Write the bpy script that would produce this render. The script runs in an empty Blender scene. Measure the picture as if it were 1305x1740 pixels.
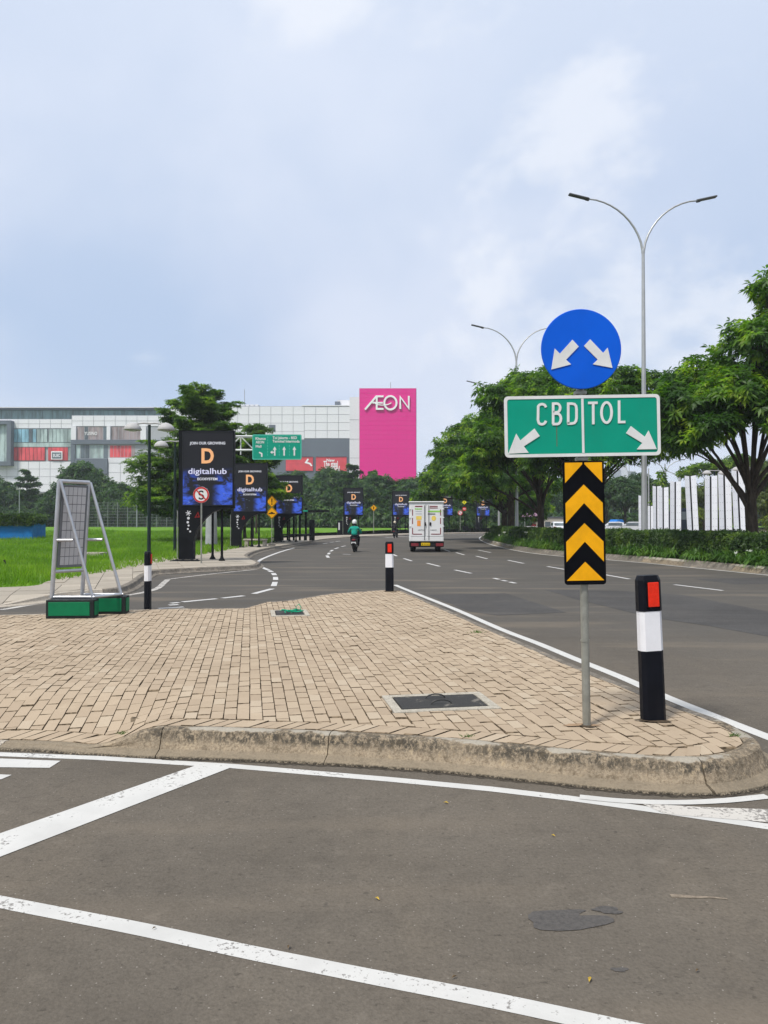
import bpy, bmesh, math, random
import numpy as np
from mathutils import Vector, Matrix, Euler

SC = bpy.context.scene
COL = SC.collection
R = math.radians
# ------------------------------------------------------------------ camera
CAMZ = 1.67
FPX, PW, PH, HORIZON = 1307.0, 1305.0, 1740.0, 888.0
PITCH = math.atan((HORIZON - PH / 2) / FPX)
cam = bpy.data.cameras.new('camera')
cam.sensor_fit = 'VERTICAL'
cam.sensor_height = 36.0
cam.lens = 36.0 * FPX / PH
cam.clip_start, cam.clip_end = 0.1, 6000.0
cam_ob = bpy.data.objects.new('camera', cam)
COL.objects.link(cam_ob)
cam_ob.location = (0, 0, CAMZ)
cam_ob.rotation_euler = (math.pi / 2 + PITCH, 0, 0)
SC.camera = cam_ob
# ------------------------------------------------------------------ sky, sun, exposure
SUN_DIR = Vector((-0.42, -0.47, 1.0)).normalized()          # towards the sun
SKY_STRENGTH = 0.10
world = bpy.data.worlds.new('World')
SC.world = world
world.use_nodes = True
wn, wl = world.node_tree.nodes, world.node_tree.links
wn.clear()
w_out = wn.new('ShaderNodeOutputWorld')
w_bg = wn.new('ShaderNodeBackground')
w_bg.inputs['Strength'].default_value = SKY_STRENGTH
w_sky = wn.new('ShaderNodeTexSky')
w_sky.sky_type = 'NISHITA'
w_sky.sun_disc = False
w_sky.sun_elevation = math.asin(SUN_DIR.z)
w_sky.sun_rotation = math.atan2(SUN_DIR.x, SUN_DIR.y)
w_sky.air_density, w_sky.dust_density, w_sky.ozone_density = 1.0, 2.5, 1.5
def wnode(t, **kw):
    n = wn.new(t)
    for k, v in kw.items(): setattr(n, k, v)
    return n
w_tc = wnode('ShaderNodeTexCoord')
def cloud_noise(scale, zs, detail, rough, off, lo, hi, dist=0.3):
    mp = wnode('ShaderNodeMapping')
    mp.inputs['Scale'].default_value = (1, 1, zs)
    mp.inputs['Location'].default_value = off
    wl.new(w_tc.outputs['Generated'], mp.inputs['Vector'])
    nz = wnode('ShaderNodeTexNoise')
    nz.inputs['Scale'].default_value = scale
    nz.inputs['Detail'].default_value = detail
    nz.inputs['Roughness'].default_value = rough
    nz.inputs['Distortion'].default_value = dist
    wl.new(mp.outputs[0], nz.inputs['Vector'])
    mr = wnode('ShaderNodeMapRange', interpolation_type='SMOOTHSTEP')
    mr.inputs['From Min'].default_value, mr.inputs['From Max'].default_value = lo, hi
    wl.new(nz.outputs[0], mr.inputs['Value'])
    return mr.outputs[0]
def wmix(fac, a, b):
    m = wnode('ShaderNodeMix', data_type='RGBA')
    if isinstance(fac, float): m.inputs[0].default_value = fac
    else: wl.new(fac, m.inputs[0])
    for s, v in ((6, a), (7, b)):
        if isinstance(v, tuple): m.inputs[s].default_value = v + (1,)
        else: wl.new(v, m.inputs[s])
    return m.outputs[2]
VEIL, PUFF, GREY = (5.5, 6.85, 9.25), (9.2, 9.55, 10.3), (5.7, 6.65, 8.7)
base = wmix(0.82, w_sky.outputs[0], VEIL)                     # thin high overcast veil over the blue
broad = cloud_noise(2.2, 1.25, 4, 0.5, (9.1, 0.6, 2.8), 0.36, 0.66, 0.15)
puffs = cloud_noise(3.6, 1.35, 9, 0.56, (9.1, 0.6, 2.8), 0.50, 0.64, 0.15)
greys = cloud_noise(2.6, 1.6, 6, 0.55, (4.2, 1.1, 2.0), 0.42, 0.70, 0.2)
def wmul(a, k):
    m = wnode('ShaderNodeMath', operation='MULTIPLY')
    wl.new(a, m.inputs[0]); m.inputs[1].default_value = k
    return m.outputs[0]
c1 = wmix(wmul(greys, 0.6), base, GREY)
c2 = wmix(wmul(broad, 0.78), c1, (7.7, 8.3, 9.7))
w_sep = wnode('ShaderNodeSeparateXYZ'); wl.new(w_tc.outputs['Generated'], w_sep.inputs[0])
w_up = wnode('ShaderNodeMapRange', interpolation_type='SMOOTHSTEP')
w_up.inputs['From Min'].default_value, w_up.inputs['From Max'].default_value = .18, .62
w_up.inputs['To Max'].default_value = .68
wl.new(w_sep.outputs[2], w_up.inputs['Value'])                # the cloud sheet thins to a bright white higher up
c2 = wmix(w_up.outputs[0], c2, (7.7, 8.45, 9.9))
c3 = wmix(wmul(puffs, 0.62), c2, PUFF)
wl.new(c3, w_bg.inputs['Color'])
wl.new(w_bg.outputs[0], w_out.inputs['Surface'])
sun = bpy.data.lights.new('sun', 'SUN')
sun.energy = 4.0
sun.angle = R(9)
sun.color = (1.0, 0.96, 0.90)
sun_ob = bpy.data.objects.new('sun', sun)
COL.objects.link(sun_ob)
sun_ob.rotation_euler = (-SUN_DIR).to_track_quat('-Z', 'Y').to_euler()
SC.view_settings.view_transform = 'Standard'
SC.view_settings.look = 'None'
SC.view_settings.gamma = 1.0
SC.view_settings.exposure = 0.0
SC.view_settings.use_curve_mapping = False
SC.render.engine = 'CYCLES'
SC.cycles.use_denoising = True
SC.cycles.denoiser = 'OPENIMAGEDENOISE'
SC.cycles.max_bounces = 8
SC.cycles.transparent_max_bounces = 8
SC.cycles.volume_bounces = 1

# ------------------------------------------------------------------ pixel -> place (the photograph is 1305 x 1740)
def ray(px, py):
    x, z = (px - PW / 2) / FPX, (PH / 2 - py) / FPX
    c, s = math.cos(PITCH), math.sin(PITCH)
    return Vector((x, c - z * s, s + z * c))
def G(px, py, z=0.0):
    d = ray(px, py)
    t = (z - CAMZ) / d.z
    return Vector((d.x * t, d.y * t, z))
def A(px, py, Y):
    d = ray(px, py)
    t = Y / d.y
    return Vector((d.x * t, Y, CAMZ + d.z * t))

# ------------------------------------------------------------------ object helpers
def link(o, parent=None):
    COL.objects.link(o)
    if parent is not None: o.parent = parent
    return o
def tag(o, label=None, cat=None, group=None, kind=None):
    if label: o['label'] = label
    if cat: o['category'] = cat
    if group: o['group'] = group
    if kind: o['kind'] = kind
    return o
def thing(name, label, cat, loc=(0, 0, 0), rz=0.0, group=None, scale=1.0):
    o = bpy.data.objects.new(name, None)
    o.empty_display_size = 0.2
    link(o)
    o.location = loc
    o.rotation_euler = (0, 0, rz)
    o.scale = (scale,) * 3
    return tag(o, label, cat, group)
def struct(name, parent=None):
    o = bpy.data.objects.new(name, None)
    link(o, parent)
    o['kind'] = 'structure'
    return o
def copy_tree(o, parent=None):
    c = o.copy()
    link(c)
    if parent is not None: c.parent = parent
    for ch in o.children: copy_tree(ch, c)
    return c
def place(o, loc, rz=0.0, scale=None, label=None, group=None):
    o.location = loc
    o.rotation_euler = (0, 0, rz)
    if scale is not None: o.scale = (scale,) * 3 if not isinstance(scale, tuple) else scale
    if label: o['label'] = label
    if group: o['group'] = group
    return o
def np_mesh(name, verts, faces4=None, faces3=None, mats=(), smooth=False):
    me = bpy.data.meshes.new(name)
    verts = np.asarray(verts, dtype=np.float32)
    loops, starts = [], []
    n = 0
    for f, k in ((faces4, 4), (faces3, 3)):
        if f is not None and len(f):
            f = np.asarray(f, dtype=np.int32)
            loops.append(f.ravel())
            starts.append(n + np.arange(len(f), dtype=np.int32) * k)
            n += f.size
    loops, starts = np.concatenate(loops), np.concatenate(starts)
    me.vertices.add(len(verts)); me.vertices.foreach_set('co', verts.ravel())
    me.loops.add(len(loops)); me.loops.foreach_set('vertex_index', loops)
    me.polygons.add(len(starts)); me.polygons.foreach_set('loop_start', starts)
    me.update(calc_edges=True)
    for m in mats: me.materials.append(m)
    if smooth: me.polygons.foreach_set('use_smooth', np.ones(len(starts), dtype=bool))
    return me

class MB:
    """collects simple shapes and links them as ONE mesh object"""
    def __init__(s): s.v, s.f, s.m, s.sm = [], [], [], []
    def add(s, vs, fs, mi=0, smooth=False):
        b = len(s.v)
        s.v += [tuple(v) for v in vs]
        for f in fs:
            s.f.append(tuple(i + b for i in f)); s.m.append(mi); s.sm.append(smooth)
        return s
    def box(s, c, d, rot=None, mi=0, bev=0.0):
        hx, hy, hz = d[0] / 2, d[1] / 2, d[2] / 2
        if bev > 0:
            b = min(bev, hx * .95, hy * .95, hz * .95)
            vs, fs, idx = [], [], {}
            for sx in (-1, 1):
                for sy in (-1, 1):
                    for sz in (-1, 1):
                        for ax in range(3):
                            p = [sx * (hx - b), sy * (hy - b), sz * (hz - b)]
                            p[ax] += (sx, sy, sz)[ax] * b
                            idx[(sx, sy, sz, ax)] = len(vs); vs.append(Vector(p))
            for ax in range(3):
                o = [a for a in range(3) if a != ax]
                for sg in (-1, 1):
                    q = []
                    for a, c2 in ((-1, -1), (1, -1), (1, 1), (-1, 1)):
                        k = [0, 0, 0]; k[ax] = sg; k[o[0]] = a; k[o[1]] = c2
                        q.append(idx[(k[0], k[1], k[2], ax)])
                    fs.append(q)
            for ax in range(3):
                o = [a for a in range(3) if a != ax]
                for a in (-1, 1):
                    for c2 in (-1, 1):
                        k0 = [0, 0, 0]; k1 = [0, 0, 0]
                        k0[ax], k1[ax] = -1, 1
                        for k in (k0, k1): k[o[0]] = a; k[o[1]] = c2
                        fs.append([idx[(*k0, o[0])], idx[(*k1, o[0])], idx[(*k1, o[1])], idx[(*k0, o[1])]])
            for sx in (-1, 1):
                for sy in (-1, 1):
                    for sz in (-1, 1): fs.append([idx[(sx, sy, sz, a)] for a in range(3)])
        else:
            vs = [Vector((x, y, z)) for x in (-hx, hx) for y in (-hy, hy) for z in (-hz, hz)]
            fs = [(0, 1, 3, 2), (4, 6, 7, 5), (0, 4, 5, 1), (2, 3, 7, 6), (0, 2, 6, 4), (1, 5, 7, 3)]
        c = Vector(c)
        if rot is not None:
            mt = rot if isinstance(rot, Matrix) else Euler(rot).to_matrix()
            vs = [mt @ v for v in vs]
        return s.add([v + c for v in vs], fs, mi)
    def tube(s, pts, rad, n=8, mi=0, cap=True, smooth=True):
        pts = [Vector(p) for p in pts]
        if not hasattr(rad, '__len__'): rad = [rad] * len(pts)
        vs, fs = [], []
        t = (pts[1] - pts[0]).normalized()
        up = Vector((0, 0, 1)) if abs(t.z) < .9 else Vector((0, 1, 0))
        a = t.cross(up).normalized()
        for i, p in enumerate(pts):
            if i == 0: d = pts[1] - pts[0]
            elif i == len(pts) - 1: d = pts[-1] - pts[-2]
            else: d = pts[i + 1] - pts[i - 1]
            d.normalize()
            a = (a - d * a.dot(d))
            if a.length < 1e-6: a = d.orthogonal()
            a.normalize()
            b = d.cross(a)
            for k in range(n):
                th = 2 * math.pi * k / n
                vs.append(p + (a * math.cos(th) + b * math.sin(th)) * rad[i])
        for i in range(len(pts) - 1):
            for k in range(n):
                fs.append((i * n + k, i * n + (k + 1) % n, (i + 1) * n + (k + 1) % n, (i + 1) * n + k))
        s.add(vs, fs, mi, smooth)
        if cap:
            s.add(vs[:n], [tuple(range(n))[::-1]], mi)
            s.add(vs[-n:], [tuple(range(n))], mi)
        return s
    def lathe(s, prof, n=16, c=(0, 0, 0), mi=0, smooth=True, axis='z'):
        vs, fs = [], []
        for r, z in prof:
            for k in range(n):
                th = 2 * math.pi * k / n
                p = (r * math.cos(th), r * math.sin(th), z)
                if axis == 'y': p = (p[0], z, p[1])
                if axis == 'x': p = (z, p[0], p[1])
                vs.append(Vector(p) + Vector(c))
        for i in range(len(prof) - 1):
            for k in range(n):
                fs.append((i * n + k, i * n + (k + 1) % n, (i + 1) * n + (k + 1) % n, (i + 1) * n + k))
        s.add(vs, fs, mi, smooth)
        s.add(vs[:n], [tuple(range(n))[::-1]], mi)
        return s.add(vs[-n:], [tuple(range(n))], mi)
    def plate(s, poly, y0, y1, mi=0, mi_side=None):
        """polygon in the xz plane (counter-clockwise seen from -y), from y0 (front) to y1 (back)"""
        n = len(poly)
        vs = [(p[0], y0, p[1]) for p in poly] + [(p[0], y1, p[1]) for p in poly]
        s.add(vs, [tuple(range(n))], mi)
        s.add(vs, [tuple(range(n, 2 * n))[::-1]], mi if mi_side is None else mi_side)
        return s.add(vs, [(i, i + n, (i + 1) % n + n, (i + 1) % n) for i in range(n)], mi if mi_side is None else mi_side)
    def slab(s, poly, z0, z1, mi=0):
        n = len(poly)
        vs = [(p[0], p[1], z1) for p in poly] + [(p[0], p[1], z0) for p in poly]
        return s.add(vs, [tuple(range(n))] + [(i, i + n, (i + 1) % n + n, (i + 1) % n) for i in range(n)], mi)
    def stroke(s, pts, w, y0, y1, mi=0, closed=False):
        """a flat line of width w through 2-D points, in the xz plane"""
        p = [Vector((a, b)) for a, b in pts]
        n = len(p)
        L, Rr = [], []
        for i in range(n):
            if closed: d0, d1 = p[i] - p[i - 1], p[(i + 1) % n] - p[i]
            else:
                d0 = p[i] - p[i - 1] if i else p[1] - p[0]
                d1 = p[i + 1] - p[i] if i < n - 1 else p[-1] - p[-2]
            d0.normalize(); d1.normalize()
            t = (d0 + d1)
            if t.length < 1e-6: t = d1.copy()
            t.normalize()
            nr = Vector((-t.y, t.x))
            k = min(2.0, 1.0 / max(.3, nr.dot(Vector((-d1.y, d1.x)))))
            L.append(p[i] + nr * w / 2 * k); Rr.append(p[i] - nr * w / 2 * k)
        m = n if closed else n - 1
        for i in range(m):
            j = (i + 1) % n
            s.plate([Rr[i], Rr[j], L[j], L[i]], y0, y1, mi)
        return s
    def build(s, name, mats, parent=None, loc=None):
        me = bpy.data.meshes.new(name)
        me.from_pydata(s.v, [], s.f)
        if not isinstance(mats, (list, tuple)): mats = [mats]
        for m in mats: me.materials.append(m)
        me.polygons.foreach_set('material_index', np.array(s.m, dtype=np.int32))
        me.polygons.foreach_set('use_smooth', np.array(s.sm, dtype=bool))
        me.update()
        o = bpy.data.objects.new(name, me)
        link(o, parent)
        if loc is not None: o.location = loc
        return o

def arc(cx, cy, rx, ry, a0, a1, n=10):
    return [(cx + rx * math.cos(R(a0 + (a1 - a0) * i / n)), cy + ry * math.sin(R(a0 + (a1 - a0) * i / n))) for i in range(n + 1)]
def rrect(cx, cz, w, h, r, n=4):
    p = []
    for sx, sz, a in ((1, 1, 0), (-1, 1, 90), (-1, -1, 180), (1, -1, 270)):
        p += arc(cx + sx * (w / 2 - r), cz + sz * (h / 2 - r), r, r, a, a + 90, n)
    return p
def text(s, h, mat, parent, c, name='lettering', bold=0.0, xs=1.0, depth=0.004, space=1.0, width=None):
    """flat lettering in the xz plane facing -y, centred at c = (x, y, z); h = capital height"""
    cu = bpy.data.curves.new(name, 'FONT')
    cu.body = s
    cu.size = h / 0.72
    cu.offset = bold
    cu.extrude = depth / 2
    cu.space_character = space
    cu.resolution_u = 3
    cu.align_x = 'CENTER'
    ob = bpy.data.objects.new(name, cu)
    COL.objects.link(ob)
    dg = bpy.context.evaluated_depsgraph_get()
    me = bpy.data.meshes.new_from_object(ob.evaluated_get(dg))
    bpy.data.objects.remove(ob); bpy.data.curves.remove(cu)
    co = np.zeros(len(me.vertices) * 3, dtype=np.float32)
    me.vertices.foreach_get('co', co)
    co = co.reshape(-1, 3)
    x0, x1 = co[:, 0].min(), co[:, 0].max()
    if width: xs = width / (x1 - x0)
    out = np.stack([(co[:, 0] - (x0 + x1) / 2) * xs + c[0], c[1] - co[:, 2], co[:, 1] - h / 2 + c[2]], axis=1).astype(np.float32)
    me.vertices.foreach_set('co', out.ravel())
    me.materials.clear(); me.materials.append(mat)
    me.update()
    me.name = name
    o = bpy.data.objects.new(name, me)
    return link(o, parent)

# ------------------------------------------------------------------ materials
def ntree(name):
    m = bpy.data.materials.new(name)
    m.use_nodes = True
    return m, m.node_tree.nodes, m.node_tree.links, m.node_tree.nodes['Principled BSDF']
class NT:
    def __init__(s, name): s.m, s.n, s.l, s.b = ntree(name); s.tc = None
    def coord(s, kind='Object', scale=(1, 1, 1)):
        if s.tc is None: s.tc = s.n.new('ShaderNodeTexCoord')
        mp = s.n.new('ShaderNodeMapping')
        mp.inputs['Scale'].default_value = scale
        s.l.new(s.tc.outputs[kind], mp.inputs[0])
        return mp.outputs[0]
    def noise(s, vec, scale, detail=4, rough=.55, dist=0.0):
        n = s.n.new('ShaderNodeTexNoise')
        n.inputs['Scale'].default_value = scale; n.inputs['Detail'].default_value = detail
        n.inputs['Roughness'].default_value = rough; n.inputs['Distortion'].default_value = dist
        if vec is not None: s.l.new(vec, n.inputs['Vector'])
        return n.outputs[0]
    def voro(s, vec, scale, feat='F1', out='Distance'):
        n = s.n.new('ShaderNodeTexVoronoi'); n.feature = feat
        n.inputs['Scale'].default_value = scale
        if vec is not None: s.l.new(vec, n.inputs['Vector'])
        return n.outputs[out]
    def ramp(s, v, lo, hi, a=0.0, b=1.0):
        n = s.n.new('ShaderNodeMapRange'); n.interpolation_type = 'SMOOTHSTEP'
        for k, x in (('From Min', lo), ('From Max', hi), ('To Min', a), ('To Max', b)): n.inputs[k].default_value = x
        s.l.new(v, n.inputs['Value'])
        return n.outputs[0]
    def math(s, op, a, b=0.0):
        n = s.n.new('ShaderNodeMath'); n.operation = op
        for i, x in ((0, a), (1, b)):
            if isinstance(x, (int, float)): n.inputs[i].default_value = x
            else: s.l.new(x, n.inputs[i])
        return n.outputs[0]
    def mix(s, fac, a, b, blend='MIX'):
        n = s.n.new('ShaderNodeMix'); n.data_type = 'RGBA'; n.blend_type = blend
        if isinstance(fac, (int, float)): n.inputs[0].default_value = fac
        else: s.l.new(fac, n.inputs[0])
        for i, x in ((6, a), (7, b)):
            if isinstance(x, tuple): n.inputs[i].default_value = (*x, 1)[:4]
            else: s.l.new(x, n.inputs[i])
        return n.outputs[2]
    def bump(s, h, strength=.3, dist=.01):
        n = s.n.new('ShaderNodeBump')
        n.inputs['Strength'].default_value = strength; n.inputs['Distance'].default_value = dist
        s.l.new(h, n.inputs['Height']); s.l.new(n.outputs[0], s.b.inputs['Normal'])
    def island(s):
        return s.n.new('ShaderNodeNewGeometry').outputs['Random Per Island']
    def objrand(s): return s.n.new('ShaderNodeObjectInfo').outputs['Random']
    def attr(s, name):
        n = s.n.new('ShaderNodeAttribute'); n.attribute_name = name
        return n.outputs['Fac']
    def done(s, col, rough=.7, metal=0.0, spec=.4):
        if isinstance(col, tuple): s.b.inputs['Base Color'].default_value = (*col, 1)[:4]
        else: s.l.new(col, s.b.inputs['Base Color'])
        if isinstance(rough, (int, float)): s.b.inputs['Roughness'].default_value = rough
        else: s.l.new(rough, s.b.inputs['Roughness'])
        s.b.inputs['Metallic'].default_value = metal
        s.b.inputs['Specular IOR Level'].default_value = spec
        return s.m
def sc(c, k): return tuple(min(1.0, x * k) for x in c)
_mc = {}
def PM(name, col, rough=.5, var=.18, scale=6.0, metal=0.0, spec=.16, dirt=0.0, bump=0.0):
    """painted / moulded surface: a colour with soft wear and grime of its own"""
    if name in _mc: return _mc[name]
    t = NT(name)
    v = t.coord()
    n1 = t.noise(v, scale, 5, .6)
    c = t.mix(t.ramp(n1, .3, .7), sc(col, 1 - var), sc(col, 1 + var * .6))
    if dirt > 0:
        n2 = t.noise(t.coord(scale=(1, 1, .25)), scale * 1.7, 6, .65)
        c = t.mix(t.ramp(n2, .52, .75, 0, dirt), c, (.09, .075, .06))
    rr = t.ramp(t.noise(v, scale * 3, 3), .3, .7, max(.02, rough - .08), min(1, rough + .1))
    if bump: t.bump(t.noise(v, scale * 12, 3), bump, .004)
    _mc[name] = t.done(c, rr, metal, spec)
    return _mc[name]
def EM(name, col, strength=1.0, base=(.02, .02, .02)):
    t = NT(name)
    t.b.inputs['Emission Color'].default_value = (*col, 1)
    t.b.inputs['Emission Strength'].default_value = strength
    return t.done(base, .25)
# ================================================================== the ground, roads, pavements
def asphalt(name, base, seam=True):
    t = NT(name)
    v = t.coord()
    big = t.noise(v, .28, 4, .6, .4)
    mid = t.noise(t.coord(scale=(1, .35, 1)), 1.3, 5, .62)
    fine = t.noise(v, 55, 3, .7)
    c = t.mix(t.ramp(big, .3, .7), sc(base, .84), sc(base, 1.12))
    c = t.mix(t.ramp(mid, .42, .78, 0, .45), c, sc((base[0] * 1.3, base[1] * 1.24, base[2] * 1.15), 1))
    c = t.mix(t.ramp(mid, .22, .42, .35, 0), c, sc(base, .72))
    c = t.mix(t.ramp(fine, .35, .7, .0, .42), c, sc(base, .55))
    grit = t.voro(v, 70)
    gsel = t.voro(v, 70, out='Color')
    spk = t.math('MULTIPLY', t.ramp(grit, .12, .3, 1, 0), t.ramp(gsel, .80, .88))
    c = t.mix(t.math('MULTIPLY', spk, .75), c, (.34, .31, .27))
    dsel = t.noise(v, 9, 2, .5)
    c = t.mix(t.ramp(dsel, .72, .78, 0, .5), c, (.028, .027, .026))
    fl = t.noise(t.coord(scale=(1, 1.6, 1)), 21, 5, .75)
    mott = t.noise(v, 7.5, 5, .7, .3)
    c = t.mix(t.ramp(mott, .50, .68, 0, .34), c, sc(base, .58))
    c = t.mix(t.ramp(mott, .44, .30, 0, .34), c, sc(base, 1.42))
    c = t.mix(t.ramp(fl, .56, .68, 0, .65), c, sc(base, .38))
    c = t.mix(t.ramp(fl, .40, .26, 0, .45), c, sc(base, 1.7))
    if seam:                                              # dusty, sun-bleached junction; darker, newer surface along the main road
        sp_ = t.n.new('ShaderNodeSeparateXYZ'); t.l.new(v, sp_.inputs[0])
        far_ = t.math('ADD', sp_.outputs[1], t.math('MULTIPLY', t.math('SUBTRACT', big, .5), 9.0))
        c = t.mix(t.ramp(far_, 6.0, 15.0, 0, .62), c, (.066, .065, .062))
    lane = t.noise(t.coord(scale=(.22, 1, 1)), 1.1, 3, .5)
    c = t.mix(t.ramp(lane, .52, .70, 0, .42), c, (base[0] * 1.5, base[1] * 1.42, base[2] * 1.32))
    c = t.mix(t.ramp(lane, .46, .30, 0, .38), c, sc(base, .62))
    t.bump(t.math('ADD', t.math('MULTIPLY', grit, .6), t.math('ADD', fine, fl)), .5, .006)
    return t.done(c, t.ramp(fine, .3, .7, .82, .97), 0, .12)
M_ASPH = asphalt('asphalt', (.126, .109, .088))
M_ASPH_DARK = asphalt('asphalt_repair', (.074, .071, .068), False)
def paint(name, col, wear):
    t = NT(name)
    v = t.coord()
    n = t.noise(v, 38, 4, .7)
    n2 = t.noise(v, 2.6, 5, .6)
    f = t.math('ADD', t.math('MULTIPLY', n, .6), t.math('MULTIPLY', n2, .5))
    c = t.mix(t.ramp(n2, .3, .7), sc(col, .86), col)
    c = t.mix(t.ramp(f, wear, wear + .05, 0, .85), c, (.15, .138, .125))
    t.bump(n, .3, .004)
    return t.done(c, .7, 0, .3)
M_LINE = paint('road_paint', (.53, .52, .49), .635)
M_LINE_FLECK = paint('flecked_road_paint', (.53, .52, .49), .60)
M_LINE_WORN = paint('worn_road_paint', (.54, .51, .46), .53)
M_LINE_FAR = paint('far_road_paint', (.53, .52, .50), .70)
def soilmat():
    t = NT('soil')
    v = t.coord()
    n = t.noise(v, 6, 6, .65)
    c = t.mix(t.ramp(n, .3, .7), (.10, .075, .05), (.22, .17, .12))
    t.bump(n, .6, .03)
    return t.done(c, .95, 0, .2)
M_SOIL = soilmat()
def earth():
    t = NT('meadow_ground')
    v = t.coord()
    n = t.noise(v, .15, 5, .6); n2 = t.noise(v, 3.0, 5, .7); n3 = t.noise(v, 24, 3, .7)
    c = t.mix(t.ramp(n, .35, .7), (.095, .22, .014), (.13, .265, .018))
    c = t.mix(t.ramp(n2, .4, .75, 0, .5), c, (.060, .150, .012))
    c = t.mix(t.ramp(n3, .35, .7, 0, .5), c, (.17, .30, .03))
    t.bump(t.math('ADD', n3, n2), .8, .08)
    return t.done(c, .9, 0, .15)
M_MEADOW = earth()
def flatland():
    t = NT('far_ground')
    n = t.noise(t.coord(), .03, 6, .6)
    return t.done(t.mix(t.ramp(n, .35, .65), (.06, .10, .03), (.20, .17, .10)), .95, 0, .1)
g = MB().add([(-1500, -1500, -.06), (1500, -1500, -.06), (1500, 1500, -.06), (-1500, 1500, -.06)], [(0, 1, 2, 3)])
ground = tag(g.build('ground', flatland()), kind='structure')
# one sheet of asphalt: the junction, the slip road on the left, the main road and the carriageway behind the median
rx, ry = np.linspace(-60, 80, 57), np.linspace(-14, 150, 83)
road = MB().add([(-70, -14, 0), (85, -14, 0), (85, 152, 0), (-70, 152, 0)], [(0, 1, 2, 3)]).build('road', M_ASPH)
tag(road, kind='structure')

def smooth(t): t = max(0.0, min(1.0, t)); return t * t * (3 - 2 * t)
def catmull(pts, n=6, closed=False):
    P = [Vector(p) for p in pts]
    out = []
    N = len(P)
    rng = range(N if closed else N - 1)
    for i in rng:
        p1, p2 = P[i], P[(i + 1) % N]
        p0 = P[i - 1] if (closed or i) else p1 * 2 - p2
        p3 = P[(i + 2) % N] if (closed or i < N - 2) else p2 * 2 - p1
        for k in range(n):
            t = k / n
            out.append(.5 * ((2 * p1) + (p2 - p0) * t + (2 * p0 - 5 * p1 + 4 * p2 - p3) * t * t + (3 * p1 - p0 - 3 * p2 + p3) * t ** 3))
    if not closed: out.append(P[-1])
    return out
def normals2(P, closed=False):
    """outward (right-hand) unit normals of a counter-clockwise path"""
    N, out = len(P), []
    for i in range(N):
        a = P[i - 1] if (i or closed) else P[i]
        b = P[(i + 1) % N] if (closed or i < N - 1) else P[i]
        d = (b - a); d = Vector((d.x, d.y)).normalized()
        out.append(Vector((d.y, -d.x)))
    return out
def gribbon(pts, w, name, mat, z=.004, parent=road, taper=None):
    P = [Vector((p[0], p[1])) for p in pts]
    nr = normals2(P)
    vs, fs = [], []
    for i, (p, n) in enumerate(zip(P, nr)):
        ww = w if taper is None else w + (taper - w) * i / (len(P) - 1)
        a, b = p + n * ww / 2, p - n * ww / 2
        vs += [(a.x, a.y, z), (b.x, b.y, z)]
    for i in range(len(P) - 1): fs.append((2 * i, 2 * i + 2, 2 * i + 3, 2 * i + 1))
    return MB().add(vs, fs).build(name, mat, parent)
def px_line(pxs, w, name, mat, z=.004, n=5, **k):
    P = [G(*p) for p in pxs]
    if len(P) > 2: P = catmull(P, n)
    return gribbon(P, w, name, mat, z, **k)
def gpoly(pts, name, mat, z, parent=road):
    return MB().add([(p[0], p[1], z) for p in pts], [tuple(range(len(pts)))]).build(name, mat, parent)

# --- painted markings of the junction in front
ext = lambda a, b, k: b + (b - a) * k
l1 = [G(1305, 1405), G(1150, 1382), G(966, 1356.5), G(834, 1341), G(660, 1324.5), G(394, 1302), G(162, 1288), G(0, 1282)]
l1 = [ext(l1[1], l1[0], 9)] + [ext(l1[1], l1[0], 2.5)] + l1 + [ext(l1[-2], l1[-1], 5)]
gribbon(l1, .088, 'edge_line', M_LINE, .002)
l2 = [G(1040, 1744), G(850, 1703), G(640, 1662), G(430, 1620), G(250, 1581.5), G(120, 1556), G(0, 1533)]
l2 = [ext(l2[1], l2[0], k) for k in (12, 9, 6, 4, 3, 2, 1)] + l2 + [ext(l2[-2], l2[-1], k) for k in (1, 2, 3.5, 5, 8, 12)]
gribbon(catmull(l2, 4), .092, 'edge_line', M_LINE_FLECK, .002)
a, b, c, d = G(331, 1302), G(392, 1305), G(0, 1457), G(0, 1417)
gpoly([ext(a, d, .8), ext(b, c, .8), b, a], 'stop_line', M_LINE, .0036)
a, b, c, d = G(103, 1293.5), G(84, 1305.5), G(0, 1304.5), G(0, 1289.5)
gpoly([ext(a, d, 6), ext(b, c, 6), b, a], 'crosswalk_bar', M_LINE, .0036)
a, b, c, d = G(20, 1317.5), G(2, 1325), G(-60, 1324), G(-60, 1314)
gpoly([ext(a, d, 4), ext(b, c, 4), b, a], 'crosswalk_bar', M_LINE, .0036)
# the two lines that meet in front of the island's nose, with the worn paint between them
e1 = [G(985, 1355), G(1060, 1362), G(1150, 1364.5), G(1230, 1361.5), G(1305, 1354)]
e1 += [Vector((2.72, 4.95, 0)), Vector((3.2, 5.35, 0))]
gpoly([G(1090, 1366), G(1130, 1384), G(1305, 1398), G(1305, 1376), G(1190, 1372)], 'worn_paint', M_LINE_WORN, .0034)
gribbon(catmull(e1[:5], 4), .075, 'edge_line', M_LINE, .0048)
# right edge of the island, along the main road
e2 = [G(671, 994), G(700, 1006), G(770, 1034), G(850, 1069), G(915, 1094), G(980, 1121), G(1060, 1153), G(1130, 1184), G(1215, 1218), G(1305, 1253)]
e2 = e2 + [ext(e2[-2], e2[-1], k) for k in (1, 2, 3, 5, 7)]
gribbon(catmull(e2, 3), .13, 'edge_line', M_LINE)
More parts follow.
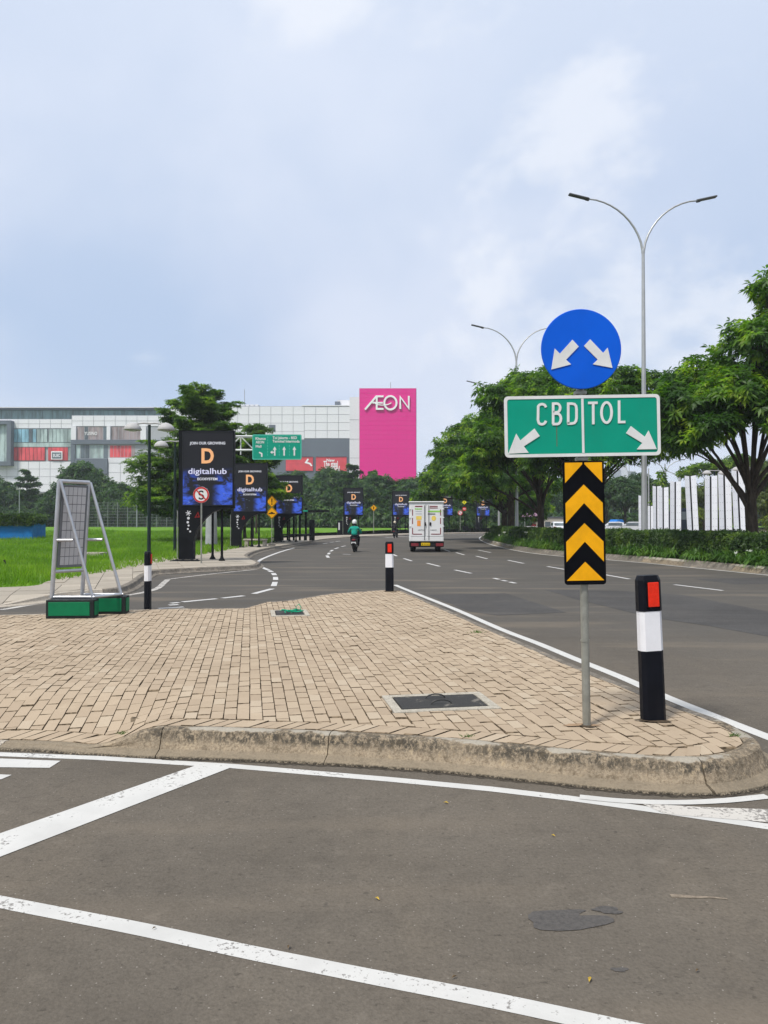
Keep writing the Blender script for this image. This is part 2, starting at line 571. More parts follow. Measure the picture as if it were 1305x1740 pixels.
# dashes of the main road
for a, b in (((1146, 993.6), (1228, 1003.6)), ((1027, 976.5), (1069.5, 984)), ((930, 962.6), (960, 967.7)), ((863, 952), (890, 957.5)),
             ((809, 945), (828, 949.6)), ((775, 939), (789, 943)), ((755, 934), (765, 937.3)), ((812.6, 934.8), (834, 939)),
             ((839, 982.5), (848, 984.6)), ((853, 986), (861, 987.7)), ((866, 989), (876, 991.2)),
             ((773, 968.6), (800.6, 974.3)), ((725.5, 957), (747, 962.4)), ((686, 949), (699.5, 953.3)), ((668, 942), (674, 945))):
    px_line([a, b], .12, 'lane_dash', M_LINE_FAR)
far = [G(1305, 977.5), G(1190, 966), G(1100, 957), G(1020, 950.5), G(950, 945), G(900, 939.5), G(862, 932.5), G(833, 925), G(818, 918.5), G(815, 914), G(822, 910)]
MEDIAN_LINE = [Vector((12.9, 19, 0)), Vector((12.6, 21.5, 0))] + far
gribbon(catmull(MEDIAN_LINE, 3), .15, 'edge_line', M_LINE_FAR)
# slip road on the left
px_line([(500, 931), (476, 938), (452, 947), (441, 952.5), (438, 958), (444, 963.5), (456, 968.5)], .16, 'edge_line', M_LINE_FAR)
for a, b in (((457, 969.5), (462, 972)), ((464, 974), (467, 977.5)), ((468, 980.5), (468.5, 985.5)), ((467.5, 989), (465, 996)), ((463, 1000.5), (431, 1009)),
             ((414, 1012.5), (378, 1016.5)), ((368, 1017.5), (310, 1023)), ((304, 1024), (290, 1025.3)), ((312, 1031.5), (269, 1034.2)),
             ((303, 1027.5), (287, 1028.5)),
             ((558, 947.6), (555.5, 944)), ((557.5, 942), (560, 939.4)), ((561.5, 937), (565.5, 934.6)), ((569, 932.6), (575, 930.6)), ((580, 929), (587, 927.4)),
             ((549, 923.8), (557, 922.6)), ((560, 922), (567, 921)), ((570, 920.4), (578, 919.4)), ((582, 941.6), (596, 942.3))):
    px_line([a, b], .15, 'lane_dash', M_LINE_FAR)
px_line([(0, 1036.5), (90, 1023), (203, 1013.5), (262, 1002), (279, 990), (285, 985)], .16, 'edge_line', M_LINE_WORN)
px_line([(285, 984.5), (350, 976.5), (437, 967.5)], .13, 'edge_line', M_LINE_WORN)
px_line([(655, 913.5), (700, 911), (760, 909), (820, 907.5)], .3, 'edge_line', M_LINE_FAR)
# repairs in the asphalt, the oil stain in front
gpoly([G(*p) for p in ((728, 1011), (858, 1008), (962, 1041), (846, 1046), (800, 1040))], 'asphalt_patch', M_ASPH_DARK, .003)
gpoly([G(*p) for p in ((925, 1002), (1050, 1004), (1160, 1011), (1340, 1046), (1340, 1088), (1200, 1063), (1110, 1050), (985, 1020))], 'asphalt_patch', M_ASPH_DARK, .003)
gpoly([G(*p) for p in ((1180, 984), (1320, 981), (1330, 992), (1250, 993))], 'asphalt_patch', M_ASPH_DARK, .003)
def blob(cx, cy, rx_, ry_, seed, n=34):
    rn = random.Random(seed)
    ph = [rn.uniform(0, 6.28) for _ in range(6)]
    out = []
    for i in range(n):
        th = 2 * math.pi * i / n
        r = 1 + .16 * math.sin(2 * th + ph[0]) + .13 * math.sin(3 * th + ph[1]) + .09 * math.sin(5 * th + ph[2]) + .05 * math.sin(9 * th + ph[3])
        out.append((cx + rx_ * r * math.cos(th), cy + ry_ * r * math.sin(th)))
    return out
def stain(col):
    t = NT('oil_stain')
    v = t.coord()
    f = t.noise(v, 55, 3, .7)
    c = t.mix(t.ramp(f, .35, .7), sc(col, 1.15), sc(col, .75))
    t.bump(f, .35, .005)
    return t.done(c, .62, 0, .4)
M_STAIN = stain((.070, .063, .056))
o1 = G(960, 1566); o2 = G(1032, 1547)
gpoly([G(*p) for p in ((897, 1556), (905, 1550), (930, 1548), (960, 1547), (985, 1546), (997, 1548), (985, 1553), (984, 1557), (1005, 1556), (1030, 1557),
                       (1043, 1562), (1044, 1567), (1030, 1572), (1005, 1577), (985, 1581), (950, 1583), (918, 1581), (907, 1577), (906, 1568), (898, 1562))], 'oil_stain', M_STAIN, .003)
gpoly(blob(o2.x, o2.y, .062, .030, 5), 'oil_stain', M_STAIN, .003)
o3 = G(1053, 1648); gpoly(blob(o3.x, o3.y, .028, .016, 8), 'oil_stain', M_STAIN, .002)
M_SCRAPE = PM('sand_smear', (.22, .18, .135), .95, .35, 30)
for p, w in ((((1140, 1523), (1160, 1523.4), (1180, 1525), (1205, 1525), (1236, 1528)), .034),):
    P = [G(*q) for q in p]
    gribbon(P, w, 'sand_smear', M_SCRAPE, .0022, taper=w * .25)

# ------------------------------------------------------------------ the traffic island
ISL_H, LOW = .17, .03
def isl_path():
    t = .17
    pts = [(-13, 5.95), (-6, 5.82), (-2.85, 5.75)]
    pts += [tuple(G(*p, .03))[:2] for p in ((150, 1270),)]
    pts += [tuple(G(*p, t))[:2] for p in ((290, 1238), (420, 1241.5), (560, 1247), (690, 1254), (800, 1262), (1000, 1281), (1110, 1289), (1190, 1291), (1250, 1284), (1280, 1272),
                                         (1286, 1262), (1268, 1246), (1221, 1222), (1131, 1190), (980, 1131), (850, 1075), (760, 1036), (700, 1010), (678, 1002.5), (640, 1003), (560, 1009), (480, 1021))]
    pts += [tuple(G(*p, .03))[:2] for p in ((440, 1033), (300, 1034.5), (150, 1039), (0, 1045))] + [(-13, 12.9)]
    return pts
ISL = [Vector(p) for p in isl_path()]
ISL_TOP = catmull(ISL, 5)
def polydist(x, y, P, i0=0, i1=None):
    best, bi = 1e9, -1
    i1 = len(P) - 1 if i1 is None else i1
    for i in range(i0, i1):
        ax, ay, bx, by = P[i].x, P[i].y, P[i + 1].x, P[i + 1].y
        dx, dy = bx - ax, by - ay
        t = max(0, min(1, ((x - ax) * dx + (y - ay) * dy) / (dx * dx + dy * dy + 1e-12)))
        d = (ax + t * dx - x) ** 2 + (ay + t * dy - y) ** 2
        if d < best: best, bi = d, i
    return math.sqrt(best), bi
FRONT_Y = lambda x: 5.74 if x < -1.7 else 5.66
def zi(x, y):
    f = LOW + (ISL_H - LOW) * smooth((y - 5.72) / 1.35)
    z1 = ISL_H + (f - ISL_H) * smooth((-1.62 - x) / .55)
    fe = 14.65 if x > -4 else (14.65 + (x + 4) * .47 if x > -5.7 else 13.85 + (x + 5.7) * .14)
    b = LOW + (ISL_H - LOW) * smooth((fe - y) / 1.5)
    z2 = ISL_H + (b - ISL_H) * smooth((-2.1 - x) / .6)
    return min(z1, z2)
def concrete(name, c0, c1, mould=.5):
    t = NT(name)
    v = t.coord()
    n = t.noise(v, 5, 6, .68); f = t.noise(v, 70, 4, .7); s = t.noise(t.coord(scale=(1, 1, .6)), 24, 6, .75, .3)
    c = t.mix(t.ramp(n, .3, .7), c0, c1)
    c = t.mix(t.ramp(f, .42, .6, 0, .5), c, sc(c0, .55))
    big_ = t.noise(t.coord(scale=(1, 1, .6)), 3.3, 3, .6)
    c = t.mix(t.math('MULTIPLY', t.ramp(s, .46, .60, 0, mould), t.ramp(big_, .34, .62, .25, 1)), c, (.060, .056, .048))
    c = t.mix(t.ramp(n, .55, .72, 0, .6), c, (.36, .27, .17))
    t.bump(t.math('ADD', f, t.math('MULTIPLY', s, 1.2)), .7, .012)
    return t.done(c, .9, 0, .2)
def kerbmat():
    t = NT('mouldy_kerb_concrete')
    v = t.coord()
    sp_ = t.n.new('ShaderNodeSeparateXYZ'); t.l.new(v, sp_.inputs[0])
    z = sp_.outputs[2]
    n = t.noise(v, 4, 5, .65); f = t.noise(v, 60, 4, .75); m = t.noise(t.coord(scale=(1, 1, .55)), 30, 6, .78, .3); q = t.noise(v, 1.7, 3, .6)
    c = t.mix(t.ramp(n, .3, .7), (.30, .245, .175), (.43, .345, .24))
    c = t.mix(t.ramp(f, .44, .60, 0, .55), c, (.17, .125, .08))
    zz = t.math('ADD', z, t.math('MULTIPLY', t.math('SUBTRACT', n, .5), .10))
    band = t.math('MULTIPLY', t.ramp(zz, .065, .125), t.ramp(zz, .185, .160))
    band = t.math('MAXIMUM', band, t.math('MULTIPLY', t.ramp(sp_.outputs[0], 1.9, 2.4), .9))
    c = t.mix(t.math('MULTIPLY', t.math('MULTIPLY', t.ramp(m, .40, .56), band), t.ramp(q, .30, .55, .35, .9)), c, (.050, .047, .040))
    sk = t.noise(t.coord(scale=(1, 1, .7)), 17, 6, .8)
    c = t.mix(t.ramp(sk, .52, .62, 0, .6), c, (.115, .090, .060))
    c = t.mix(t.ramp(sk, .44, .34, 0, .5), c, (.50, .385, .24))
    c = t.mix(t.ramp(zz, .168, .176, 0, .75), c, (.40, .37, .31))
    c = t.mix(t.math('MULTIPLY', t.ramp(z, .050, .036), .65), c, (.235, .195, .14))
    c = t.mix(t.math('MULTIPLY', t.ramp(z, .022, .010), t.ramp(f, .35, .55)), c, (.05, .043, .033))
    t.bump(t.math('ADD', f, t.math('MULTIPLY', m, 1.3)), .9, .012)
    return t.done(c, .92, 0, .15)
M_KERB = kerbmat()
M_KERB_OLD = concrete('old_kerb_concrete', (.15, .13, .105), (.27, .24, .20), .7)
M_KERB_PALE = concrete('pale_kerb_concrete', (.42, .37, .30), (.52, .46, .38), .25)
island = struct('traffic_island')
# bedding under the stones
def in_poly(x, y, P):
    c = False
    j = len(P) - 1
    for i in range(len(P)):
        if (P[i].y > y) != (P[j].y > y) and x < (P[j].x - P[i].x) * (y - P[i].y) / (P[j].y - P[i].y) + P[i].x: c = not c
        j = i
    return c
nrm = normals2(ISL_TOP)
KW = .085                                     # width of the kerb's top
def offset_in(P, N, d):
    """a clean inner offset: points that fold over where the path bends are dropped"""
    q = [p - n * d for p, n in zip(P, N)]
    q = [a for a in q if polydist(a.x, a.y, P)[0] > d * .985]
    out = [q[0]]
    for a in q[1:]:
        if (a - out[-1]).length > .03: out.append(a)
    return out
INNER = offset_in(ISL_TOP, nrm, KW)
INNER[0], INNER[-1] = Vector((-13, 5.95 + KW)), Vector((-13, 12.9 - KW))
from mathutils.geometry import delaunay_2d_cdt
def fill_poly(P, step):
    """triangles inside a closed outline, with inner points on a grid"""
    pts = [Vector((p[0], p[1])) for p in P]
    n = len(pts)
    xs, ys = [p.x for p in pts], [p.y for p in pts]
    V = list(pts)
    for x in np.arange(min(xs) + step, max(xs), step):
        for y in np.arange(min(ys) + step, max(ys), step):
            if in_poly(x, y, pts) and polydist(x, y, pts)[0] > step * .35: V.append(Vector((float(x), float(y))))
    r = delaunay_2d_cdt(V, [], [list(range(n))], 1, 1e-4)
    vs = [tuple(v) for v in r[0]]
    fs = []
    for f in r[2]:
        a, b, c = (r[0][i] for i in f[:3])
        fs.append(tuple(f) if (b - a).cross(c - a) > 0 else tuple(f)[::-1])
    return vs, fs
def bedding():
    vs, fs = fill_poly(INNER, .35)
    me = bpy.data.meshes.new('bedding')
    me.from_pydata([(v[0], v[1], zi(v[0], v[1]) - .016) for v in vs], [], fs)
    t = NT('joint_sand')
    n = t.noise(t.coord(), 9, 5, .7)
    me.materials.append(t.done(t.mix(t.ramp(n, .35, .65), (.030, .024, .017), (.17, .13, .085)), .95, 0, .1))
    return link(bpy.data.objects.new('bedding', me), island)
bedding()
# kerb stones, each one its own piece
def kerb_piece(pts, nr, mat, name='kerb_stone', parent=island, low_to=0.0, hfun=None, run=.085, apron=.085, topw=KW):
    vs, fs = [], []
    for p, n in zip(pts, nr):
        h = hfun(p.x, p.y)
        r = run * max(.18, (h - LOW) / (ISL_H - LOW))
        lz = min(.038, h * .9)
        prof = [(-topw, -.05), (-topw, h - .002), (-topw * .35, h + .004), (0, h - .003), (.018, h - .012 if h > .06 else h - .004), (r * .55, max(lz + .004, h * .52)), (r * .85, lz + .004), (r, lz), (r + apron - .012, lz * .55), (r + apron, .006), (r + apron, -.04)]
        for o_, z in prof:
            q = p + n * o_
            vs.append((q.x, q.y, z))
    k = 11
    for i in range(len(pts) - 1):
        for j in range(k - 1):
            fs.append((i * k + j, (i + 1) * k + j, (i + 1) * k + j + 1, i * k + j + 1))
    m = MB().add(vs, fs, 0, False)
    m.add([vs[i] for i in range(k)], [tuple(range(k))]); m.add(vs[-k:], [tuple(range(k))[::-1]])
    return m.build(name, mat, parent)
def cut_path(P, cuts, gap=.007):
    """split a polyline into pieces near the given lengths, leaving a joint"""
    s = [0]
    for i in range(1, len(P)): s.append(s[-1] + (P[i] - P[i - 1]).length)
    def at(x):
        x = max(0, min(s[-1], x))
        for i in range(1, len(P)):
            if s[i] >= x:
                t = (x - s[i - 1]) / max(1e-9, s[i] - s[i - 1])
                return P[i - 1].lerp(P[i], t)
        return P[-1]
    edges = [0] + [c for c in cuts if 0.2 < c < s[-1] - .2] + [s[-1]]
    out = []
    for a, b in zip(edges[:-1], edges[1:]):
        inner = [P[i] for i in range(len(P)) if a + .03 < s[i] < b - .03]
        out.append([at(a + gap / 2)] + inner + [at(b - gap / 2)])
    return out, s, at
def near_len(P, q):
    best, acc, bl = 1e9, 0, 0
    for i in range(1, len(P)):
        acc += (P[i] - P[i - 1]).length
        d = (P[i] - q).length
        if d < best: best, bl = d, acc
    return bl
j1 = near_len(ISL_TOP, Vector(G(570, 1247, .17)[:2])); j2 = near_len(ISL_TOP, Vector(G(1190, 1291, .17)[:2]))
total = sum((ISL_TOP[i] - ISL_TOP[i - 1]).length for i in range(1, len(ISL_TOP)))
cuts = [j1 + k * (j2 - j1) / 2 for k in range(-8, 3) if k != 1] + [j2 + 1.3 * k for k in range(1, 30)]
cuts = sorted(c for c in cuts if 0 < c < total)
pieces, _, _ = cut_path(ISL_TOP, cuts)
for pc in pieces:
    nr_ = normals2(pc)
    mid = pc[len(pc) // 2]
    kerb_piece(pc, nr_, M_KERB_PALE if max(zi(q.x, q.y) for q in pc) < .06 else (M_KERB_OLD if mid.x > 2.0 and mid.y > 5.6 or (mid.y > 8) else M_KERB), hfun=zi)

# dirt gathered along the foot of the front kerb
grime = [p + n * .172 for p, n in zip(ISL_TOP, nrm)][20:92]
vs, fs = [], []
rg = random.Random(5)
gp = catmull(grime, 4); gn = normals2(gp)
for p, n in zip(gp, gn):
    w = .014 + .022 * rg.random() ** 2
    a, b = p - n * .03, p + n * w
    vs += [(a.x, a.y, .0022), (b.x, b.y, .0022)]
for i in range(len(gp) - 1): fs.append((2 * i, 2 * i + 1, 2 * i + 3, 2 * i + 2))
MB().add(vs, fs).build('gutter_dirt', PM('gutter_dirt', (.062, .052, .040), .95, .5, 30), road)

# paving stones
def brickmat():
    t = NT('paving_stone')
    v = t.coord()
    r = t.math('FRACT', t.math('ADD', t.objrand(), t.island()))
    n = t.noise(v, 3.2, 5, .6); f = t.noise(v, 90, 3, .7)
    c = t.mix(r, (.335, .260, .182), (.395, .312, .220))
    c = t.mix(t.ramp(r, .90, .95, 0, .5), c, (.42, .35, .26))
    c = t.mix(t.ramp(n, .52, .78, 0, .5), c, (.46, .37, .26))
    c = t.mix(t.ramp(n, .40, .25, 0, .4), c, (.29, .225, .15))
    c = t.mix(t.ramp(f, .45, .72, 0, .34), c, (.27, .20, .13))
    big = t.noise(v, .75, 5, .6, .5)
    c = t.mix(t.ramp(big, .50, .72, 0, .34), c, (.235, .180, .120))
    c = t.mix(t.ramp(big, .42, .28, 0, .30), c, (.43, .355, .26))
    st = t.noise(v, 6.5, 6, .7, .8)
    c = t.mix(t.ramp(st, .66, .74, 0, .5), c, (.13, .105, .075))
    t.bump(f, .35, .004)
    return t.done(c, .88, 0, .2)
M_BRICK = brickmat()
def jointmat():
    t = NT('soiled_stone_edge')
    n = t.noise(t.coord(), 15, 4, .65)
    return t.done(t.mix(t.ramp(n, .40, .60), (.075, .056, .036), (.27, .205, .135)), .95, 0, .1)
M_JOINT = jointmat()
ANG = math.atan(-.174)
E2 = Vector((math.sin(ANG), math.cos(ANG))); E1 = Vector((E2.y, -E2.x))
def clip_half(poly, p, n):
    """keep the side where (q-p).n <= 0"""
    out = []
    for i in range(len(poly)):
        a, b = poly[i - 1], poly[i]
        da, db = (a - p).dot(n), (b - p).dot(n)
        if da <= 0 and db <= 0: out.append(b)
        elif da <= 0 < db: out.append(a.lerp(b, da / (da - db)))
        elif db <= 0 < da: out += [a.lerp(b, da / (da - db)), b]
    return out
def stone_geo(poly, zf, dz, tilt, thick=.055, ch=.007):
    """a paving stone: chamfered prism over a polygon"""
    c = sum(poly, Vector((0, 0))) / len(poly)
    n = len(poly)
    vs = []
    for q in poly:
        d = (c - q)
        k = q + d * min(.2, .0035 / max(d.length, 1e-4))
        vs.append((k.x, k.y, zf(k.x, k.y) + dz + (k - c).dot(tilt)))
    for q in poly: vs.append((q.x, q.y, zf(q.x, q.y) + dz - .009 + (q - c).dot(tilt)))
    for q in poly: vs.append((q.x, q.y, zf(q.x, q.y) - thick))
    fs = [tuple(range(n))]
    for o_ in (0, n):
        for i in range(n): fs.append((o_ + i, o_ + n + i, o_ + n + (i + 1) % n, o_ + (i + 1) % n))
    return vs, fs
def area(p): return abs(sum(p[i - 1].x * p[i].y - p[i].x * p[i - 1].y for i in range(len(p)))) / 2
rb = random.Random(11)
BAND = .20                                    # a row of stones set square to the front kerb
FIELD = offset_in(ISL_TOP, nrm, KW + .004)
front_i0 = 0
front_i1 = min(range(len(FIELD)), key=lambda i: (FIELD[i] - Vector(G(1235, 1272, .17)[:2])).length)
stones = []
# holes left for the two chamber covers
C1 = [G(*p, .17) for p in ((655, 1184), (800, 1181), (838, 1204), (694, 1209))]
def quad_frame(pts):
    P = [Vector(p[:2]) for p in pts]
    c = sum(P, Vector((0, 0))) / 4
    return c, P
cov1_c = Vector(G(747, 1193, .17)[:2]); cov2_c = Vector(G(492, 1041.5, .17)[:2])
COV = [(cov1_c, .88, .60, ANG), (cov2_c, .62, .85, ANG)]
def in_cover(x, y, m=0.0):
    for c, w, d, a in COV:
        q = Vector((x, y)) - c
        if abs(q.dot(E1)) < w / 2 + m and abs(q.dot(E2)) < d / 2 + m: return True
    return False
W_, L_, J_ = .1000, .226, .0054
cols = range(int(-15 / W_), int(6 / W_))
for ci in cols:
    u0 = ci * W_
    colj = rb.uniform(-.012, .012)
    for ri in range(0, int(18 / L_)):
        v0 = 3.0 + ri * L_ + (L_ / 2 if ci % 2 else 0) + colj
        c = E1 * (u0 + W_ / 2) + E2 * (v0 + L_ / 2)
        if not (-12.7 < c.x < 2.8 and 4.7 < c.y < 17.4): continue
        if c.x < -.95 * c.y - .8: continue
        d, bi = polydist(c.x, c.y, FIELD)
        inside = in_poly(c.x, c.y, FIELD)
        front = front_i0 <= bi < front_i1
        m = BAND if front else 0.0
        if not inside or d < (m - .09): 
            if not (not inside and d < .06 and not front): continue
        g = J_ * rb.uniform(.4, 1.4)
        gl = rb.uniform(.006, .016)
        if rb.random() < .06: g += .006
        rot = rb.gauss(0, .012)
        e1 = (E1 * math.cos(rot) + E2 * math.sin(rot)); e2 = (E2 * math.cos(rot) - E1 * math.sin(rot))
        hx, hy = (W_ - g) / 2, (L_ - gl) / 2
        poly = [c - e1 * hx - e2 * hy, c + e1 * hx - e2 * hy, c + e1 * hx + e2 * hy, c - e1 * hx + e2 * hy]
        if d < m + .16:
            for k in ((bi,) if 10 <= bi <= 19 else (bi - 1, bi, bi + 1)):
                k = max(0, min(len(FIELD) - 2, k))
                a, b = FIELD[k], FIELD[k + 1]
                dd = (b - a)
                if dd.length < 1e-6: continue
                dd.normalize(); n = Vector((dd.y, -dd.x))
                if (c - a).dot(dd) < -.4 or (c - b).dot(dd) > .4: continue
                if k != bi and (c - a + n * (m + .004)).dot(n) > 0: continue
                poly = clip_half(poly, a - n * (m + .004), n)
                if len(poly) < 3: break
        if len(poly) < 3 or area(poly) < .0016: continue
        cc = sum(poly, Vector((0, 0))) / len(poly)
        drop = False
        for cvc, cw_, cd_, ca_ in COV:
            ql = cc - cvc
            a1, a2 = ql.dot(E1), ql.dot(E2)
            o1, o2 = abs(a1) - cw_ / 2, abs(a2) - cd_ / 2
            if o1 < .06 and o2 < .11:
                if o1 < -.05 and o2 < -.10: drop = True; break
                nn = E1 * (-1 if a1 > 0 else 1) if o1 / .06 > o2 / .11 else E2 * (-1 if a2 > 0 else 1)
                half = cw_ / 2 if o1 / .06 > o2 / .11 else cd_ / 2
                poly = clip_half(poly, cvc - nn * (half + .004), nn)
                if len(poly) < 3 or area(poly) < .0012: drop = True; break
        if drop: continue
        cc = sum(poly, Vector((0, 0))) / len(poly)
        stones.append((cc, poly))
# the row along the front kerb
sfr = [FIELD[i] for i in range(front_i0, front_i1 + 1)]
acc = 0.0
plen = [0]
for i in range(1, len(sfr)): plen.append(plen[-1] + (sfr[i] - sfr[i - 1]).length)
def along(x):
    for i in range(1, len(sfr)):
        if plen[i] >= x:
            t = (x - plen[i - 1]) / max(1e-9, plen[i] - plen[i - 1])
            return sfr[i - 1].lerp(sfr[i], t), (sfr[i] - sfr[i - 1]).normalized()
    return sfr[-1], (sfr[-1] - sfr[-2]).normalized()
x = 3.5
while x < plen[-1] - .12:
    w = .104
    p, t = along(x + w / 2)
    n = Vector((t.y, -t.x))
    g = rb.uniform(.004, .009)
    sk = t * .10                              # laid a little askew, as in the photograph
    q0, q1 = p - t * (w - g) / 2, p + t * (w - g) / 2
    p1, t1 = along(x + w)
    poly = [q0, q1, q1 - n * (BAND - .006) + sk, q0 - n * (BAND - .006) + sk]
    stones.append((sum(poly, Vector((0, 0))) / 4, poly))
    x += w
def in_view(c): return abs(c.x) < .50 * c.y and c.y > 4
stones.sort(key=lambda s: (not in_view(s[0]), s[0].length))
rest = MB()
for i, (cc, poly) in enumerate(stones):
    dz = rb.gauss(0, .0022) - (.006 if rb.random() < .03 else 0)
    tilt = Vector((rb.gauss(0, .012), rb.gauss(0, .010)))
    vs, fs = stone_geo(poly, zi, dz, tilt)
    m = rest if i >= 298 else MB()
    m.add(vs, fs[:1], 0); m.add(vs, fs[1:], 1)
    if i < 298: m.build('paving_stone', [M_BRICK, M_JOINT], island)
tag(rest.build('paving_stones', [M_BRICK, M_JOINT], island), kind='stuff')

# chamber covers: concrete collar, dark plate, two ring handles
M_COLLAR = concrete('cover_collar_concrete', (.40, .36, .29), (.52, .48, .40), .2)
def covermat():
    t = NT('chamber_cover')
    v = t.coord()
    n = t.noise(v, 5, 6, .7, .5); f = t.noise(v, 80, 3, .7)
    c = t.mix(t.ramp(f, .3, .7), (.022, .0215, .020), (.042, .040, .037))
    c = t.mix(t.ramp(n, .58, .66, 0, .7), c, (.20, .18, .15))
    t.bump(f, .5, .006)
    return t.done(c, .8, 0, .3)
M_COVER = covermat()
M_STEEL = PM('dark_steel', (.07, .068, .065), .45, .2, 20, .6)
def chamber(c, w, d, label, handles=True, ph=.02):
    t = thing('chamber_cover', label, 'manhole cover', (c.x, c.y, .17), ANG * -1)
    rim = MB()
    b = .075
    for cx, cy, sx, sy in ((0, -d / 2 + b / 2, w, b), (0, d / 2 - b / 2, w, b), (-w / 2 + b / 2, 0, b, d - 2 * b - .002), (w / 2 - b / 2, 0, b, d - 2 * b - .002)):
        rim.box((cx, cy, -.018), (sx, sy, .05), bev=.004)
    rim.build('collar', M_COLLAR, t)
    MB().box((0, 0, -.016), (w - 2 * b - .02, d - 2 * b - .02, .05), bev=.006).build('cover_plate', M_COVER, t)
    MB().box((0, 0, -.045), (w - .02, d - .02, .03)).build('chamber_frame', M_STEEL, t)
    if handles:
        for y in (-.10, .11):
            a = [(.085 * math.cos(R(k * 18)) - .01, y, .008 + .035 * math.sin(R(k * 18))) for k in range(11)]
            MB().tube(a, .006, 6).build('ring_handle', M_STEEL, t)
    return t
chamber(cov1_c, .88, .60, 'dark chamber cover with two ring handles in pale concrete collar near the kerb')
cv2 = chamber(cov2_c, .62, .85, 'far chamber cover in pale collar with green strap lying across it', False)

# dirt and rust at the post and bollard feet, doubling as painted contact shade
M_CRUMB = PM('base_dirt_shade', (.085, .062, .040), .95, .5, 40); M_RUSTD = PM('rust_stain', (.31, .21, .13), .95, .25, 30)
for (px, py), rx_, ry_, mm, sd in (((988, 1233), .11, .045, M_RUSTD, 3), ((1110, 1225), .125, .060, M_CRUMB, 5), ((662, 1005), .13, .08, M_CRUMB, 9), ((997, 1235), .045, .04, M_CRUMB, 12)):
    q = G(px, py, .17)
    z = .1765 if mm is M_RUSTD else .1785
    MB().add([(a, b, z) for a, b in blob(q.x, q.y, rx_, ry_, sd, 40)], [tuple(range(40))]).build('base_dirt_shade', mm, island)
# ================================================================== sidewalk, meadow, median
SW = [Vector(p[:2]) for p in ((-40, 14.2, 0), (-16, 14.6, 0), G(0, 1032), G(60, 1025.5), G(110, 1017.5), G(160, 1013), G(203, 1009), G(228, 998), G(243, 986), G(258, 977.5), G(310, 973.5), G(380, 970), G(432, 967),
       G(441, 962), G(428, 954), G(421, 947), G(443, 938), G(481, 930.5), G(528, 922.5))]
SW += [Vector(p) for p in ((-5.6, 72), (-3.9, 81), (-1.0, 90), (3.3, 99), (10.0, 111), (19.0, 121), (36, 128), (60, 130), (84, 131))]
SW_S = catmull(SW[:3], 4)[:-1] + catmull(SW[2:10], 5)[:-1] + catmull(SW[9:14], 4)[:-1] + catmull(SW[13:], 5)
GRASS_EDGE = [Vector(p[:2]) for p in ((-40, 17.5, 0), (-16, 17.8, 0), G(0, 996.5, .15), G(85, 985, .15), G(150, 965.5, .15), G(200, 954, .15), G(247, 945, .15), G(300, 938, .15), G(345, 929, .15), G(385, 923, .15))]
GRASS_EDGE += [Vector(p) for p in ((-11.6, 66), (-10.2, 78), (-8.2, 88), (-4.5, 97), (1, 107), (9, 118), (19, 127), (36, 133.5), (60, 135.5), (84, 136.5))]
GE_S = catmull(GRASS_EDGE, 5)
def swz(x, y):
    """the pavement dips to the road at the crossing on the left"""
    return .15 - .12 * smooth((-6.75 - x) / .9) * smooth((16.9 - y) / 2.2)
def field_rise(y): return .75 * smooth((y - 45) / 90)
pave = struct('sidewalk')
def slabmat():
    t = NT('pavement_slab')
    v = t.coord()
    n = t.noise(v, 1.6, 5, .6); f = t.noise(v, 45, 3, .7)
    r = t.math('FRACT', t.math('ADD', t.objrand(), t.island()))
    c = t.mix(r, (.30, .265, .215), (.38, .335, .27))
    c = t.mix(t.ramp(n, .5, .75, 0, .5), c, (.22, .195, .155))
    c = t.mix(t.ramp(f, .42, .7, 0, .35), c, (.2, .17, .13))
    t.bump(f, .3, .004)
    return t.done(c, .9, 0, .2)
M_SLAB = slabmat()
def sheet_between(P, Q, zf, name, mat, parent, n=3):
    """strip between two polylines resampled to the same count"""
    def resamp(L, k):
        s = [0]
        for i in range(1, len(L)): s.append(s[-1] + (L[i] - L[i - 1]).length)
        out = []
        for j in range(k):
            x = s[-1] * j / (k - 1)
            i = min(len(L) - 1, max(1, int(np.searchsorted(s, x))))
            t = (x - s[i - 1]) / max(1e-9, s[i] - s[i - 1])
            out.append(L[i - 1].lerp(L[i], t))
        return out
    k = 90
    a, b = resamp(P, k), resamp(Q, k)
    vs, fs = [], []
    for i in range(k):
        for j in range(n + 1):
            q = a[i].lerp(b[i], j / n)
            vs.append((q.x, q.y, zf(q.x, q.y)))
    for i in range(k - 1):
        for j in range(n): fs.append((i * (n + 1) + j, (i + 1) * (n + 1) + j, (i + 1) * (n + 1) + j + 1, i * (n + 1) + j + 1))
    return MB().add(vs, fs).build(name, mat, parent)
def poly_sheet(name, P, zf, mat, parent=None, step=3.0, bounds=None):
    vs, fs = fill_poly(P, step)
    me = bpy.data.meshes.new(name)
    me.from_pydata([(v[0], v[1], zf(v[0], v[1])) for v in vs], [], fs)
    me.materials.append(mat)
    return link(bpy.data.objects.new(name, me), parent)
SWN = normals2(SW_S)
SW_IN = [p - n * .12 for p, n in zip(SW_S, SWN)]
poly_sheet('slab_bed', SW_IN + list(reversed(GE_S)), lambda x, y: swz(x, y) - .02, M_SLAB, pave, 2.0)
